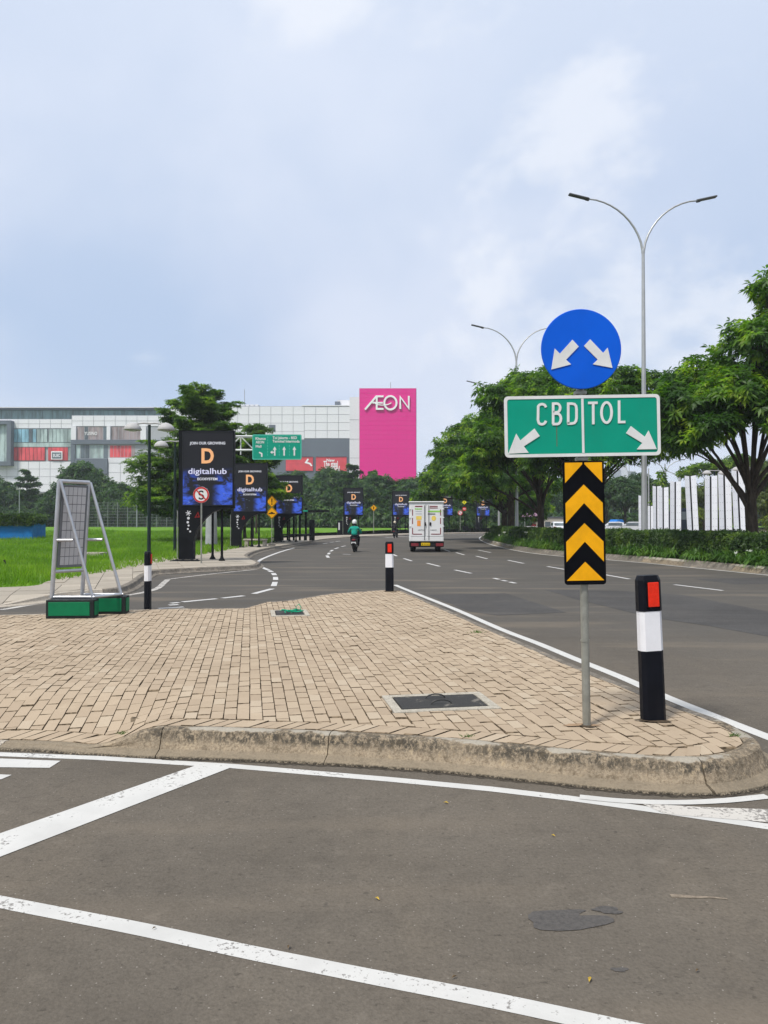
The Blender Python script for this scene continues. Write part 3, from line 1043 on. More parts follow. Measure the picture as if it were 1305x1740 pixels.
# slabs one by one as far as they can be told apart
SLABP = SW_IN + list(reversed(GE_S))
sa = R(18); s1 = Vector((math.cos(sa), math.sin(sa))); s2 = Vector((-s1.y, s1.x))
n_s, far_slabs = 0, MB()
slabs = []
for i in range(-30, 20):
    for j in range(0, 70):
        c = Vector((-9, 13)) + s1 * (i * .82) + s2 * (j * .82)
        if not (13 < c.y < 70 and abs(c.x) < .56 * c.y + .5): continue
        if not in_poly(c.x, c.y, SLABP):
            d, bi = polydist(c.x, c.y, SLABP)
            if d > .5: continue
        h = .403
        poly = [c - s1 * h - s2 * h, c + s1 * h - s2 * h, c + s1 * h + s2 * h, c - s1 * h + s2 * h]
        d, bi = polydist(c.x, c.y, SLABP)
        if d < .7:
            for k in range(max(0, bi - 2), min(len(SLABP) - 1, bi + 3)):
                a, b = SLABP[k], SLABP[k + 1]
                dd = b - a
                if dd.length < 1e-6: continue
                dd.normalize()
                if (c - a).dot(dd) < -.8 or (c - b).dot(dd) > .8: continue
                nn = Vector((dd.y, -dd.x))
                poly = clip_half(poly, a, nn)
                if len(poly) < 3: break
        if len(poly) < 3 or area(poly) < .03: continue
        slabs.append((c.length, poly))
slabs.sort(key=lambda s: s[0])
for i, (_, poly) in enumerate(slabs):
    vs, fs = stone_geo(poly, swz, rb.gauss(0, .002), Vector((rb.gauss(0, .003), rb.gauss(0, .003))), .05, .006)
    if i < 260: MB().add(vs, fs).build('pavement_slab', M_SLAB, pave)
    else: far_slabs.add(vs, fs)
if far_slabs.v: tag(far_slabs.build('pavement_slabs', M_SLAB, pave), kind='stuff')
def swk(x, y): return max(.03, swz(x, y))
for pc in cut_path(SW_S, [k * 1.6 for k in range(1, 160)], .012)[0]:
    kerb_piece(pc, normals2(pc), M_KERB_PALE if pc[0].x < -7.0 and pc[0].y < 16.5 else M_KERB_OLD, parent=pave, hfun=swk, run=.10, apron=.10, topw=.12)
# meadow with the far rise
MEADOW = list(GE_S) + [Vector(p) for p in ((84, 190), (-140, 190), (-140, 17.5))]
def mz(x, y): return .10 + field_rise(y) + .03 * math.sin(x * .7) * math.sin(y * .45)
meadow = poly_sheet('meadow', MEADOW, mz, M_MEADOW, None, 3.0)
tag(meadow, kind='structure')

# median: kerb, soil
MED_IN = [p for p in catmull([Vector(p[:2]) for p in MEDIAN_LINE], 3)]
mn = normals2(list(reversed(MED_IN)))
MED_L = list(reversed(MED_IN))                       # far nose -> near; the bed lies on its left in this order
MED_IN_N = normals2(MED_IN)
MK = [p + n * .32 for p, n in zip(MED_IN, MED_IN_N)]       # towards the bed
MK = [p for p in MK]
median_far = [Vector((19.5, 78)), Vector((19.2, 60)), Vector((19.6, 45)), Vector((22, 28)), Vector((23, 19))]
MEDP = MK + median_far
median = struct('median')
def medz(x, y): return .13 + .12 * smooth(polydist(x, y, MK)[0] / 1.2)
poly_sheet('planting_soil', MEDP, medz, M_SOIL, median, 1.5)
MKR = list(reversed(MK))                              # outward side = the road
for pc in cut_path(MKR, [k * 1.5 for k in range(1, 90)], .014)[0]:
    kerb_piece(pc, normals2(pc), M_KERB_OLD if rb.random() < .65 else M_KERB, parent=median, hfun=lambda x, y: .24, run=.13, apron=.07, topw=.13)
# ground beyond the right-hand carriageway
RV = [Vector(p) for p in ((30, 19), (29, 45), (27.5, 66), (27, 85), (29, 104), (84, 112), (84, 19))]
verge = poly_sheet('verge', RV, lambda x, y: .06, PM('dry_verge', (.27, .21, .10), .95, .3, .8), None, 6.0)
tag(verge, kind='structure')

# ================================================================== foliage
def leafmat(name, dark, light, yellow=0.0, transl=.30, nscale=.9):
    t = NT(name)
    r = t.island()
    n = t.noise(t.coord(), nscale, 3, .5)
    c = t.mix(t.ramp(n, .38, .66), dark, light)
    c = t.mix(t.math('MULTIPLY', r, .75), c, sc(dark, .7))
    if yellow: c = t.mix(t.math('MULTIPLY', t.ramp(n, .53, .66, 0, yellow), t.ramp(r, .05, .6)), c, (.27, .37, .030))
    b = t.b
    t.done(c, .5, 0, .35)
    tr = t.n.new('ShaderNodeBsdfTranslucent')
    hs = t.mix(1.0, c, (1.5, 1.7, .7), 'MULTIPLY')
    t.l.new(hs, tr.inputs['Color'])
    mx = t.n.new('ShaderNodeMixShader'); mx.inputs[0].default_value = transl
    out = [n_ for n_ in t.n if n_.type == 'OUTPUT_MATERIAL'][0]
    t.l.new(b.outputs[0], mx.inputs[1]); t.l.new(tr.outputs[0], mx.inputs[2]); t.l.new(mx.outputs[0], out.inputs['Surface'])
    return t.m
M_LEAF = leafmat('street_tree_leaf', (.034, .090, .013), (.155, .305, .024), 1.0, .48)
M_LEAF_D = leafmat('dark_tree_leaf', (.022, .062, .016), (.062, .140, .028), .25, .36)
M_LEAF_T = leafmat('tiered_tree_leaf', (.045, .100, .014), (.145, .265, .026), .8, .48)
M_LEAF_O = leafmat('olive_tree_leaf', (.055, .085, .012), (.13, .18, .02), .6)
M_HEDGE = leafmat('hedge_leaf', (.032, .072, .013), (.085, .160, .020), .35, .3, 2.0)
M_LILY = leafmat('lily_leaf', (.060, .140, .025), (.125, .240, .045), .3, .35, 1.5)
M_GRASS = leafmat('grass_blade', (.125, .250, .012), (.190, .350, .016), .5, .42, .6)
def barkmat(name, c0, c1):
    t = NT(name)
    n = t.noise(t.coord(scale=(1, 1, .25)), 9, 6, .7, .4)
    t.bump(n, .8, .03)
    return t.done(t.mix(t.ramp(n, .3, .7), c0, c1), .92, 0, .15)
M_BARK = barkmat('bark', (.030, .024, .018), (.085, .068, .050))
M_BARK_P = barkmat('pale_bark', (.10, .085, .065), (.22, .19, .15))
def unit(v): return v / np.maximum(1e-9, np.linalg.norm(v, axis=-1, keepdims=True))
def sprays(C, N, rng, k, ln, wd, droop=.35, spread=1.0):
    """leaf sprays: k leaflets fan out from every centre C round the direction N; each leaflet a bent diamond"""
    n = len(C)
    a = unit(np.cross(N, rng.normal(size=(n, 3))))
    b = np.cross(N, a)
    th = (np.arange(k)[None, :] * 2 * np.pi / k + rng.uniform(-.35, .35, (n, k)) + rng.uniform(0, 6.28, (n, 1)))
    rad = a[:, None] * np.cos(th)[..., None] + b[:, None] * np.sin(th)[..., None]
    d = unit(rad * spread + N[:, None] * rng.uniform(.0, .7, (n, k, 1)) + np.array([0, 0, -droop]))
    side = unit(np.cross(d, N[:, None] + rng.normal(scale=.35, size=(n, k, 3))))
    L = ln * rng.uniform(.65, 1.25, (n, k, 1)); Wd = wd * rng.uniform(.7, 1.2, (n, k, 1))
    base = C[:, None] + d * L * .12
    mid = base + d * L * .5
    tip = base + d * L + np.array([0, 0, -1.0]) * L * .22
    V = np.stack([base, mid + side * Wd * .5, tip, mid - side * Wd * .5], axis=2).reshape(-1, 3)
    F = np.arange(len(V)).reshape(-1, 4)
    return V, F
def lobe_points(lobes, per_area, rng, flat=0.0, under=.25):
    Cs, Ns = [], []
    for cx, cy, cz, rx_, ry_, rz_ in lobes:
        m = int(per_area * (rx_ * ry_ + rx_ * rz_ + ry_ * rz_) * 4.2)
        d = unit(rng.normal(size=(m, 3)))
        keep = (d[:, 2] > -under) | (rng.random(m) < .25)
        d = d[keep]
        r = rng.uniform(.55, 1.05, (len(d), 1)) ** .5
        w = 1 + .24 * np.sin(d[:, :1] * 6 + cx * 3) + .20 * np.sin(d[:, 1:2] * 8 + cy * 5) + .16 * np.sin(d[:, 2:] * 9 + cz)
        C = np.array([cx, cy, cz]) + d * r * w * np.array([rx_, ry_, rz_])
        nn = unit(d / np.array([rx_, ry_, rz_]) * min(rx_, rz_) + np.array([0, 0, .55 + flat]) + rng.normal(scale=.35, size=d.shape))
        Cs.append(C); Ns.append(nn)
    return np.concatenate(Cs), np.concatenate(Ns)
def bez(p0, p1, p2, n=6):
    return [p0 * (1 - t) ** 2 + p1 * 2 * t * (1 - t) + p2 * t * t for t in [i / n for i in range(n + 1)]]
def tree(name, label, loc, seed, fork, trunk_r, lobes, leaf, density, k=8, ln=.30, wd=.10, bark=None, group=None, lean=(0, 0), twigs=3, droop=.35, rz=0.0, flat=0.0, under=.25, limb_r=.45, cat='tree'):
    rn = random.Random(seed); rng = np.random.default_rng(seed)
    t = thing(name, label, cat, loc, rz, group)
    m = MB()
    top = Vector((lean[0], lean[1], fork))
    pts = bez(Vector((0, 0, -.15)), Vector((lean[0] * .25 + rn.uniform(-.08, .08), lean[1] * .25, fork * .5)), top, 6)
    m.tube(pts, [trunk_r * 1.35, trunk_r * 1.08, trunk_r, trunk_r * .95, trunk_r * .92, trunk_r * .9, trunk_r * .85], 10)
    for li, l in enumerate(lobes):
        if flat and li % 4 != 2: continue
        c = Vector(l[:3])
        st = pts[rn.choice((4, 5, 6, 6))]
        v = c - st
        ctrl = st + Vector((v.x * .35, v.y * .35, abs(v.z) * .55 + .25)) if flat == 0 else st + Vector((0, 0, v.z * .75))
        if flat: st = Vector((top.x * .5, top.y * .5, max(fork * .6, min(c.z - .4, c.z * .8)))); ctrl = st + (c - st) * .5 + Vector((0, 0, .1))
        lp = bez(st, ctrl, c, 6)
        r0 = trunk_r * limb_r * min(1.0, .5 + .15 * (l[3] + l[5]))
        m.tube(lp, [r0 * (1 - .12 * i) for i in range(7)], 7, cap=False)
        for _ in range(twigs):
            q = lp[rn.choice((3, 4, 5))]
            e = c + Vector((rn.uniform(-.9, .9) * l[3], rn.uniform(-.9, .9) * l[4], rn.uniform(-.2, .8) * l[5]))
            m.tube(bez(q, (q + e) / 2 + Vector((0, 0, .2)), e, 4), [r0 * .42, r0 * .36, r0 * .28, r0 * .2, r0 * .1], 5, cap=False)
    if flat:
        zt = max(l[2] for l in lobes)
        m.tube([top * .98, Vector((top.x * .6, top.y * .6, (fork + zt) / 2)), Vector((0, 0, zt))], [trunk_r * .85, trunk_r * .5, trunk_r * .12], 8, cap=False)
    m.build('trunk', bark or M_BARK, t)
    C, N = lobe_points(lobes, density, rng, flat, under)
    V, F = sprays(C, N, rng, k, ln, wd, droop)
    link(bpy.data.objects.new('crown', np_mesh('crown', V, faces4=F, mats=[leaf])), t)
    return t
def round_lobes(seed, n, r, h0, h1, lobe, top_bias=.6, squash=.7, cx=0.0, cy=0.0):
    """a spreading crown: lobes on a dome"""
    rn = random.Random(seed)
    out = []
    for i in range(n):
        a = i * 2.39996 + rn.uniform(-.3, .3)
        f = math.sqrt((i + .5) / n)
        rr = r * f * rn.uniform(.85, 1.05)
        z = h1 - (h1 - h0) * (f ** 2.0) * rn.uniform(.65, 1.0) - lobe * squash * .6
        s = lobe * rn.uniform(.75, 1.15)
        out.append((cx + rr * math.cos(a), cy + rr * math.sin(a), z, s, s, s * squash * rn.uniform(.8, 1.15)))
    return out

# --- street trees of the median (placed where they stand)
tree('street_tree', 'big spreading tree at right whose forked trunk rises beside the white pylons', (13.95, 29.0, .2), 21, 2.6, .235,
     [(-2.3, -.3, 5.7, 1.25, 1.4, .85), (-2.9, .3, 4.75, .85, 1.1, .6), (-1.1, -1.3, 5.9, 1.3, 1.3, .9), (-.2, 1.2, 6.6, 1.5, 1.5, 1.0), (-1.5, .9, 7.0, 1.2, 1.3, .85), (-.2, -.8, 8.0, 1.15, 1.2, .9),
      (1.2, -.4, 6.3, 1.5, 1.5, 1.1), (1.0, .4, 8.6, 1.2, 1.2, .9), (2.6, .3, 7.1, 1.6, 1.6, 1.2), (2.6, -1.5, 5.6, 1.3, 1.3, .9), (.3, -2.2, 5.2, 1.1, 1.1, .75), (.75, .2, 10.35, .7, .7, .55), (1.7, .2, 9.7, 1.1, 1.1, .8), (-3.2, -.3, 5.7, .95, 1.0, .7), (-2.7, -.7, 4.5, .8, .9, .5), (3.7, .6, 5.8, 1.5, 1.6, 1.1), (-1.9, -1.5, 4.95, .8, .9, .55)],
     M_LEAF, 35, 9, .29, .092, twigs=4, lean=(-.15, 0))
tree('street_tree', 'street tree behind the yellow chevron board and green CBD sign', (10.7, 40.5, .2), 22, 2.7, .2,
     round_lobes(5, 17, 4.3, 4.8, 8.7, 1.3, squash=.72, cx=.4) + [(3.7, -.2, 6.6, 1.4, 1.4, .9), (3.9, .2, 5.7, 1.2, 1.2, .7), (2.9, -.8, 5.3, 1.0, 1.0, .6), (4.6, .2, 7.3, .9, .9, .6), (3.3, .2, 8.6, 1.4, 1.3, .8), (1.7, .3, 9.0, 1.4, 1.3, .8)], M_LEAF, 30, 9, .28, .09)
tree('street_tree', 'leaning street tree left of the green CBD sign with branches low over the hedge', (9.75, 48.0, .2), 23, 2.9, .22,
     round_lobes(9, 18, 4.6, 4.4, 11.0, 1.5, squash=.72, cx=-.1) + [(-3.4, -.6, 6.6, 1.3, 1.3, .8), (-2.2, -.8, 9.3, 1.0, 1.0, .7)], M_LEAF, 25, 9, .31, .10)
tree('street_tree', 'dark trunked street tree in the median just left of the second lamp post', (10.4, 63.0, .2), 24, 3.2, .30,
     round_lobes(14, 16, 4.6, 4.0, 10.8, 1.6, squash=.72, cx=-1.2), M_LEAF, 22, 8, .37, .12)
tree('street_tree', 'farthest street tree near the tip of the median hedge above the billboard', (11.6, 74.0, .2), 25, 3.4, .30,
     round_lobes(19, 19, 5.6, 3.4, 10.2, 1.7, squash=.70, cx=-2.4), M_LEAF, 20, 8, .42, .135)
# --- the tiered tree behind the first billboard
def tiers(seed, z0, z1, r0, r1, n, per, up=0.0):
    rn = random.Random(seed)
    out = []
    for i in range(n):
        f = i / (n - 1)
        z = z0 + (z1 - z0) * f
        r = (r0 + (r1 - r0) * f ** 1.15) * rn.uniform(.85, 1.1)
        m_ = per if f < .8 else max(3, per - 2)
        for j in range(m_):
            if rn.random() < .12: continue
            a = j * 2 * math.pi / m_ + i * .9 + rn.uniform(-.4, .4)
            R_ = r * rn.uniform(.75, 1.12)
            rise = rn.uniform(.12, .34) + .22 * f + up
            zb = z + rn.uniform(-.3, .3)
            for k_, (g, w_) in enumerate(((.40, .24), (.62, .22), (.82, .17), (.97, .11))):
                rr = R_ * g
                out.append((rr * math.cos(a), rr * math.sin(a), zb + rr * rise - .03 * rr * rr * .4, R_ * w_ + .12, R_ * w_ + .12, .09 + .025 * R_ * (1 - g)))
    out.append((0, 0, z1 + .2, r1 * .4, r1 * .4, .3))
    return out
tree('terminalia_tree', 'tall tiered tree with a feathery top behind the tall lamp and first billboard', (-13.9, 58.0, .45), 31, 3.0, .2,
     tiers(3, 1.6, 7.7, 5.0, 2.9, 9, 9) + tiers(8, 8.3, 10.4, 2.9, 1.5, 5, 7, .38) + [(-3.2, -1, 5.4, 2.0, 1.8, .8), (-2.4, -1.6, 3.9, 2.0, 1.8, .9), (-1.0, -2.0, 6.6, 1.9, 1.6, .65), (1.4, -1.6, 6.9, 1.8, 1.6, .6), (-3.7, -.4, 2.8, 1.5, 1.4, .8), (2.8, -1.2, 5.4, 1.9, 1.7, .8), (-.2, -1.4, 7.9, 1.5, 1.2, .5), (.6, -2.4, 4.6, 1.8, 1.5, .8)], M_LEAF_T, 40, 7, .20, .075, droop=.12, flat=.5, under=.5, twigs=1, limb_r=.22)
tree('terminalia_tree', 'small tiered tree showing between the first two billboards', (-11.3, 62.5, .5), 32, 2.5, .12,
     tiers(5, 2.6, 7.7, 2.2, 1.3, 6, 6), M_LEAF_T, 26, 7, .30, .12, droop=.12, flat=.5, under=.5, twigs=1, limb_r=.22)
tree('terminalia_tree', 'tiered tree whose branches hang in front of the green overhead sign', (-9.6, 56.0, .4), 33, 2.6, .12,
     tiers(15, 2.8, 6.2, 2.7, 2.2, 4, 7), M_LEAF_T, 26, 7, .30, .12, droop=.12, flat=.5, under=.5, twigs=1, limb_r=.22)
tree('palm_like_tree', 'thin tree with a tufted flat top above the overhead sign', (-12.6, 76.0, .6), 34, 8.2, .09,
     [(0, 0, 10.4, .9, .9, .35), (.8, 0, 10.2, .6, .6, .2), (-.8, .2, 10.2, .6, .6, .2)], M_LEAF_T, 26, 7, .40, .10, droop=.2, twigs=1)
# --- the belt of trees between meadow and mall: two prototypes copied
BELT = 'trees in the belt below the mall'
pA = tree('belt_tree', 'dark green tree in the belt of trees below the shopping mall', (0, 0, 0), 41, 2.5, .22, round_lobes(41, 13, 3.4, 3.0, 9.0, 1.5, squash=.8), M_LEAF_D, 9, 7, .60, .24, group=BELT, twigs=1)
pB = tree('belt_tree', 'dark green tree in the belt of trees below the shopping mall', (0, 0, 0), 42, 2.5, .2, tiers(42, 1.8, 9.0, 3.6, .9, 7, 6), M_LEAF_D, 14, 7, .5, .2, group=BELT, twigs=0, flat=.5, under=.5, droop=.15)
pC = tree('belt_tree', 'dark green tree in the belt of trees below the shopping mall', (0, 0, 0), 43, 2.0, .2, round_lobes(44, 14, 2.7, 1.6, 7.4, 1.3, squash=.95), M_LEAF_D, 10, 7, .55, .22, group=BELT, twigs=1)
used = set()
def belt(px, ptop, Y, kind, z0, label=None, w=1.0):
    src = (pA, pB, pC)[kind]
    hgt = (9.6, 10.0, 8.2)[kind]
    p = A(px, ptop, Y)
    s = (p.z - z0) / hgt
    o = src if kind not in used else copy_tree(src)
    used.add(kind)
    place(o, (p.x, Y, z0), rb.uniform(0, 6.28), (s * w, s * w, s), label or 'dark green tree in the belt of trees below the shopping mall')
for a in ((-30, 800, 150, 0, .9), (8, 812, 150, 2, .9), (46, 795, 158, 1, .9, 'pointed dark tree standing left of the A-frame against the mall'), (92, 826, 152, 2, .9), (75, 842, 146, 2, .9), (142, 784, 150, 0, .9, 'rounded dark tree against the grey corner of the mall'),
          (176, 806, 148, 2, .9), (205, 820, 144, 0, .9), (246, 836, 140, 2, .9), (275, 836, 142, 0, .9), (372, 838, 140, 2, .9), (410, 830, 138, 0, .9), (440, 812, 141, 1, .9), (466, 812, 136, 0, .9, None, .9), (500, 800, 142, 0, .9), (532, 806, 134, 2, .8),
          (562, 794, 146, 0, .9), (598, 786, 140, 1, .8, 'spiky tiered dark tree in front of the mall\'s white corner'), (612, 818, 130, 0, .7), (640, 804, 136, 0, .8, None, 1.2), (636, 796, 150, 1, .8, 'bushy dark tree whose top breaks into the pink wall', .8), (668, 822, 128, 1, .7, None, 1.2),
          (700, 812, 132, 0, .8, None, 1.2), (690, 826, 126, 2, .7, None, 1.2), (728, 806, 136, 0, .8), (752, 812, 140, 2, .8, None, 1.2), (776, 800, 142, 0, .8), (800, 808, 146, 0, .8), (828, 806, 150, 0, .8, None, 1.2), (860, 812, 152, 0, .8, None, 1.2), (896, 806, 156, 2, .8, None, 1.2),
          (930, 812, 158, 0, .8, None, 1.2), (560, 826, 128, 2, .7), (505, 836, 130, 2, .8), (725, 834, 124, 0, .6), (762, 836, 126, 2, .6), (795, 834, 130, 0, .6)):
    belt(*a)
# low bushes along the far edge of the meadow
def bush_row(name, label, cat, x0, y0, x1, y1, h, d, seed, z0, dens, leaf, kind='stuff'):
    rn = random.Random(seed); rng = np.random.default_rng(seed)
    L = math.hypot(x1 - x0, y1 - y0)
    lob = []
    n = int(L / (h * .8))
    for i in range(n):
        t = (i + rn.uniform(-.3, .3)) / n
        s = h * rn.uniform(.5, .9)
        lob.append((x0 + (x1 - x0) * t, y0 + (y1 - y0) * t + rn.uniform(-.4, .4) * d, z0 + h * rn.uniform(.2, .5), s, s * .9, s * rn.uniform(.6, .9)))
    C, N = lobe_points(lob, dens, rng)
    V, F = sprays(C, N, rng, 6, h * .22, h * .085)
    o = link(bpy.data.objects.new(name, np_mesh(name, V, faces4=F, mats=[leaf])))
    return tag(o, label, cat, kind=kind)
bush_row('undergrowth', 'dark bushes along the far edge of the meadow', 'bushes', -95, 150, -20, 146, 3.2, 2.0, 51, .7, 7, M_LEAF_D)
bush_row('undergrowth', 'climber covered bank behind the middle billboards', 'bushes', -22, 128, 14, 122, 3.6, 2.5, 52, .6, 8, leafmat('bank_leaf', (.030, .075, .015), (.060, .140, .022), .2))
bush_row('undergrowth', 'bushes behind the farthest billboards', 'bushes', 12, 130, 60, 142, 3.4, 2.5, 53, .5, 7, M_LEAF_D)
# distant wood that closes the view
def far_wood(name, x0, x1, y, h, seed, label):
    rn = random.Random(seed); rng = np.random.default_rng(seed)
    lob = []
    x = x0
    while x < x1:
        s = h * rn.uniform(.28, .45)
        lob.append((x, y + rn.uniform(-4, 4), h - s * rn.uniform(.9, 1.6), s, s, s * .8)); lob.append((x + s * .4, y - 3, h * .3, s, s, s))
        x += s * rn.uniform(.8, 1.2)
    C, N = lobe_points(lob, 2.2, rng)
    V, F = sprays(C, N, rng, 6, 1.5, .6)
    return tag(link(bpy.data.objects.new(name, np_mesh(name, V, faces4=F, mats=[M_LEAF_D]))), label, 'wood', kind='stuff')
far_wood('far_wood', 30, 110, 190, 10.5, 61, 'wood that closes the view behind the street trees')
far_wood('far_wood', -110, -30, 176, 8.5, 62, 'wood in front of the lower mall wall')
# trees of the right-hand side
RT = 'row of trees beyond the right carriageway'
r0 = None
for i, (px, top, Y) in enumerate(((1000, 812, 118), (1030, 815, 120), (1062, 812, 118), (1092, 806, 122), (1125, 822, 124), (1158, 830, 126))):
    p = A(px, top, Y)
    if r0 is None:
        r0 = tree('row_tree', 'umbrella crowned tree in the row beyond the right carriageway', (p.x, Y, .1), 71, 3.0, .2, round_lobes(71, 12, 3.0, 4.6, 8.4, 1.3, squash=.7), leafmat('row_tree_leaf', (.025, .065, .018), (.050, .115, .026), .1), 9, 7, .55, .2, group=RT, twigs=1)
        r0.scale = ((p.z / 8.9),) * 3
        continue
    place(copy_tree(r0), (p.x, Y, .1), i * 1.3, p.z / 8.9)
tree('young_tree', 'young sparse tree rising behind the white pylons near the lamp arms', (A(1124, 900, 76).x, 76, .1), 72, 1.6, .06,
     [(0, 0, 3.2, .9, .9, .7), (.1, 0, 4.4, .75, .75, .7), (0, 0, 5.6, .5, .5, .6), (0, 0, 6.4, .25, .25, .5)], M_LEAF_T, 9, 6, .40, .2, twigs=1)
tree('roadside_tree', 'olive green tree behind the trunk at the right edge', (A(1316, 880, 80).x, 80, .1), 73, 1.6, .14,
     round_lobes(73, 16, 4.6, 1.6, 8.4, 1.5, squash=.85), M_LEAF_O, 12, 7, .44, .16)
tree('roadside_tree', 'dark flat topped tree above the double lamp behind the pylons', (A(1215, 880, 82).x, 82, .1), 74, 3.2, .16,
     [(-1.4, 0, 7.3, 1.6, 1.4, .5), (.8, 0, 7.5, 1.7, 1.4, .6), (2.6, 0, 8.0, 1.6, 1.4, .8), (-3.0, 0, 6.8, 1.0, 1.0, .35), (1.2, 0, 6.2, 1.6, 1.4, .7)], M_LEAF_T, 14, 7, .42, .16)
tree('roadside_tree', 'bright tree glimpsed between the tall white pylons', (A(1196, 880, 90).x, 90, .1), 75, 1.6, .14,
     round_lobes(75, 12, 2.8, 1.2, 5.9, 1.2, squash=.9), M_LEAF_O, 10, 7, .40, .15)

# --- hedge and border plants of the median
HC = [p + n * 1.50 for p, n in zip(MED_IN, MED_IN_N)]
HPATH = catmull(HC[2:-6], 2)
def hedge():
    rng = np.random.default_rng(81)
    P = np.array([(p.x, p.y) for p in HPATH])
    seg = np.linalg.norm(np.diff(P, axis=0), axis=1); s = np.concatenate([[0], np.cumsum(seg)])
    tx = lambda u: np.stack([np.interp(u, s, P[:, 0]), np.interp(u, s, P[:, 1])], axis=1)
    t = thing('hedge', 'clipped dark green hedge running along the median', 'hedge', (HPATH[0].x, HPATH[0].y, .2))
    org = np.array([HPATH[0].x, HPATH[0].y, .2])
    n = 46000
    u = rng.uniform(0, s[-1], n)
    dens = np.interp(u, [0, s[-1]], [1, .75]); keep = rng.random(n) < dens; u = u[keep]; n = len(u)
    p, q = tx(u), tx(np.minimum(u + .05, s[-1] + .05))
    d = unit(np.where(np.linalg.norm(q - p, axis=1, keepdims=True) > 1e-6, q - p, np.array([[0, 1.0]])))
    nn = np.stack([d[:, 1], -d[:, 0]], axis=1)          # bed side
    w, h = .55, 1.05
    face = rng.choice(3, n, p=[.5, .38, .12])            # road side, top, back
    lat = np.where(face == 0, -w, np.where(face == 2, w, rng.uniform(-w, w, n))) + rng.normal(0, .045, n)
    z = np.where(face == 1, h + rng.normal(0, .035, n), rng.uniform(.0, h, n)) + .04 * np.sin(u * 1.7) + .03 * np.sin(u * 4.1)
    C = np.concatenate([p + nn * lat[:, None], z[:, None]], axis=1) + np.array([0, 0, .2]) - org
    N = np.where((face == 1)[:, None], np.array([[0, 0, 1.0]]), np.concatenate([nn * np.sign(lat)[:, None], np.full((n, 1), .45)], axis=1))
    N = unit(N + rng.normal(scale=.45, size=N.shape))
    V, F = sprays(C, N, rng, 4, .10, .052, .1)
    tag(link(bpy.data.objects.new('foliage', np_mesh('foliage', V, faces4=F, mats=[M_HEDGE])), t), kind='stuff')
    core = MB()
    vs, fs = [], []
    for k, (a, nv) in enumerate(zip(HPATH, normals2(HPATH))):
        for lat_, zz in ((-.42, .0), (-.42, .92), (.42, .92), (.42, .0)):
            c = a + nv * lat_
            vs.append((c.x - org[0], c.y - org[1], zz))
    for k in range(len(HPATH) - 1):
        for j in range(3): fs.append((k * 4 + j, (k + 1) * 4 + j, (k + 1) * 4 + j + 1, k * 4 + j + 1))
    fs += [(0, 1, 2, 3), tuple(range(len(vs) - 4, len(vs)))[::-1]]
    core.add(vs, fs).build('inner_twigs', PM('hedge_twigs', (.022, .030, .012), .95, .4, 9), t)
hedge()
def lilies():
    rng = np.random.default_rng(82)
    P = [p + n * .66 for p, n in zip(MED_IN, MED_IN_N)]
    P = np.array([(p.x, p.y) for p in catmull(P[1:-5], 2)])
    seg = np.linalg.norm(np.diff(P, axis=0), axis=1); s = np.concatenate([[0], np.cumsum(seg)])
    n = 210
    u = rng.uniform(0, s[-1], n)
    x = np.interp(u, s, P[:, 0]) + rng.normal(0, .13, n); y = np.interp(u, s, P[:, 1]) + rng.normal(0, .13, n)
    V, F = [], []
    for i in range(n):
        k = 26
        th = rng.uniform(0, 6.283, k); el = rng.uniform(.45, 1.35, k); L = rng.uniform(.50, 1.0, k) * rng.uniform(.75, 1.1)
        d = np.stack([np.cos(th) * np.cos(el), np.sin(th) * np.cos(el), np.sin(el)], axis=1)
        side = np.stack([-np.sin(th), np.cos(th), np.zeros(k)], axis=1) * .028
        b = np.array([x[i], y[i], .22])
        p0 = b + d * .03; p1 = b + d * (L * .55)[:, None]; p2 = b + d * L[:, None] * np.array([1.0, 1.0, .85]) - np.stack([np.zeros(k), np.zeros(k), (L * np.cos(el)) * .55], axis=1)
        blk = np.stack([p0 - side * .7, p0 + side * .7, p1 + side, p1 - side, p2 + side * .15, p2 - side * .15], axis=1).reshape(-1, 3)
        o = len(V) * k * 6
        ids = np.arange(k)[:, None] * 6 + o
        V.append(blk); F.append(np.concatenate([ids + np.array([[0, 1, 2, 3]]), ids + np.array([[3, 2, 4, 5]])]))
    ob = link(bpy.data.objects.new('border_lilies', np_mesh('border_lilies', np.concatenate(V), faces4=np.concatenate(F), mats=[M_LILY])))
    tag(ob, 'strappy leaved lilies in a thick row at the foot of the hedge', 'lilies', kind='stuff')
    # a few white flower heads
    M_FL = PM('lily_petal', (.80, .82, .74), .7, .06)
    for a, b in ((1273, 937), (857, 905), (848, 910), (894, 905), (1250, 941)):
        q = A(a, b, 10)
        d_, bi = 1e9, 0
        for k in range(len(P)):
            px_ = P[k]
            w_ = abs(px_[0] / px_[1] - q.x / 10)
            if w_ < d_ and px_[1] < 70: d_, bi = w_, k
        Y = P[bi][1]
        q = A(a, b, Y)
        m = MB()
        rr = random.Random(a)
        for j in range(10):
            th, el = rr.uniform(0, 6.28), rr.uniform(-.2, 1.3)
            m.tube([(0, 0, 0), (.07 * math.cos(th) * math.cos(el), .07 * math.sin(th) * math.cos(el), .07 * math.sin(el)), (.12 * math.cos(th) * math.cos(el), .12 * math.sin(th) * math.cos(el), .10 * math.sin(el))], [.007, .010, .002], 4)
        m.tube([(0, 0, 0), (0, 0, -.12)], .006, 4)
        tag(m.build('lily_flower', M_FL, None, q), 'white spidery lily flower in the border by the median hedge', 'flower', 'white lily flowers')
lilies()
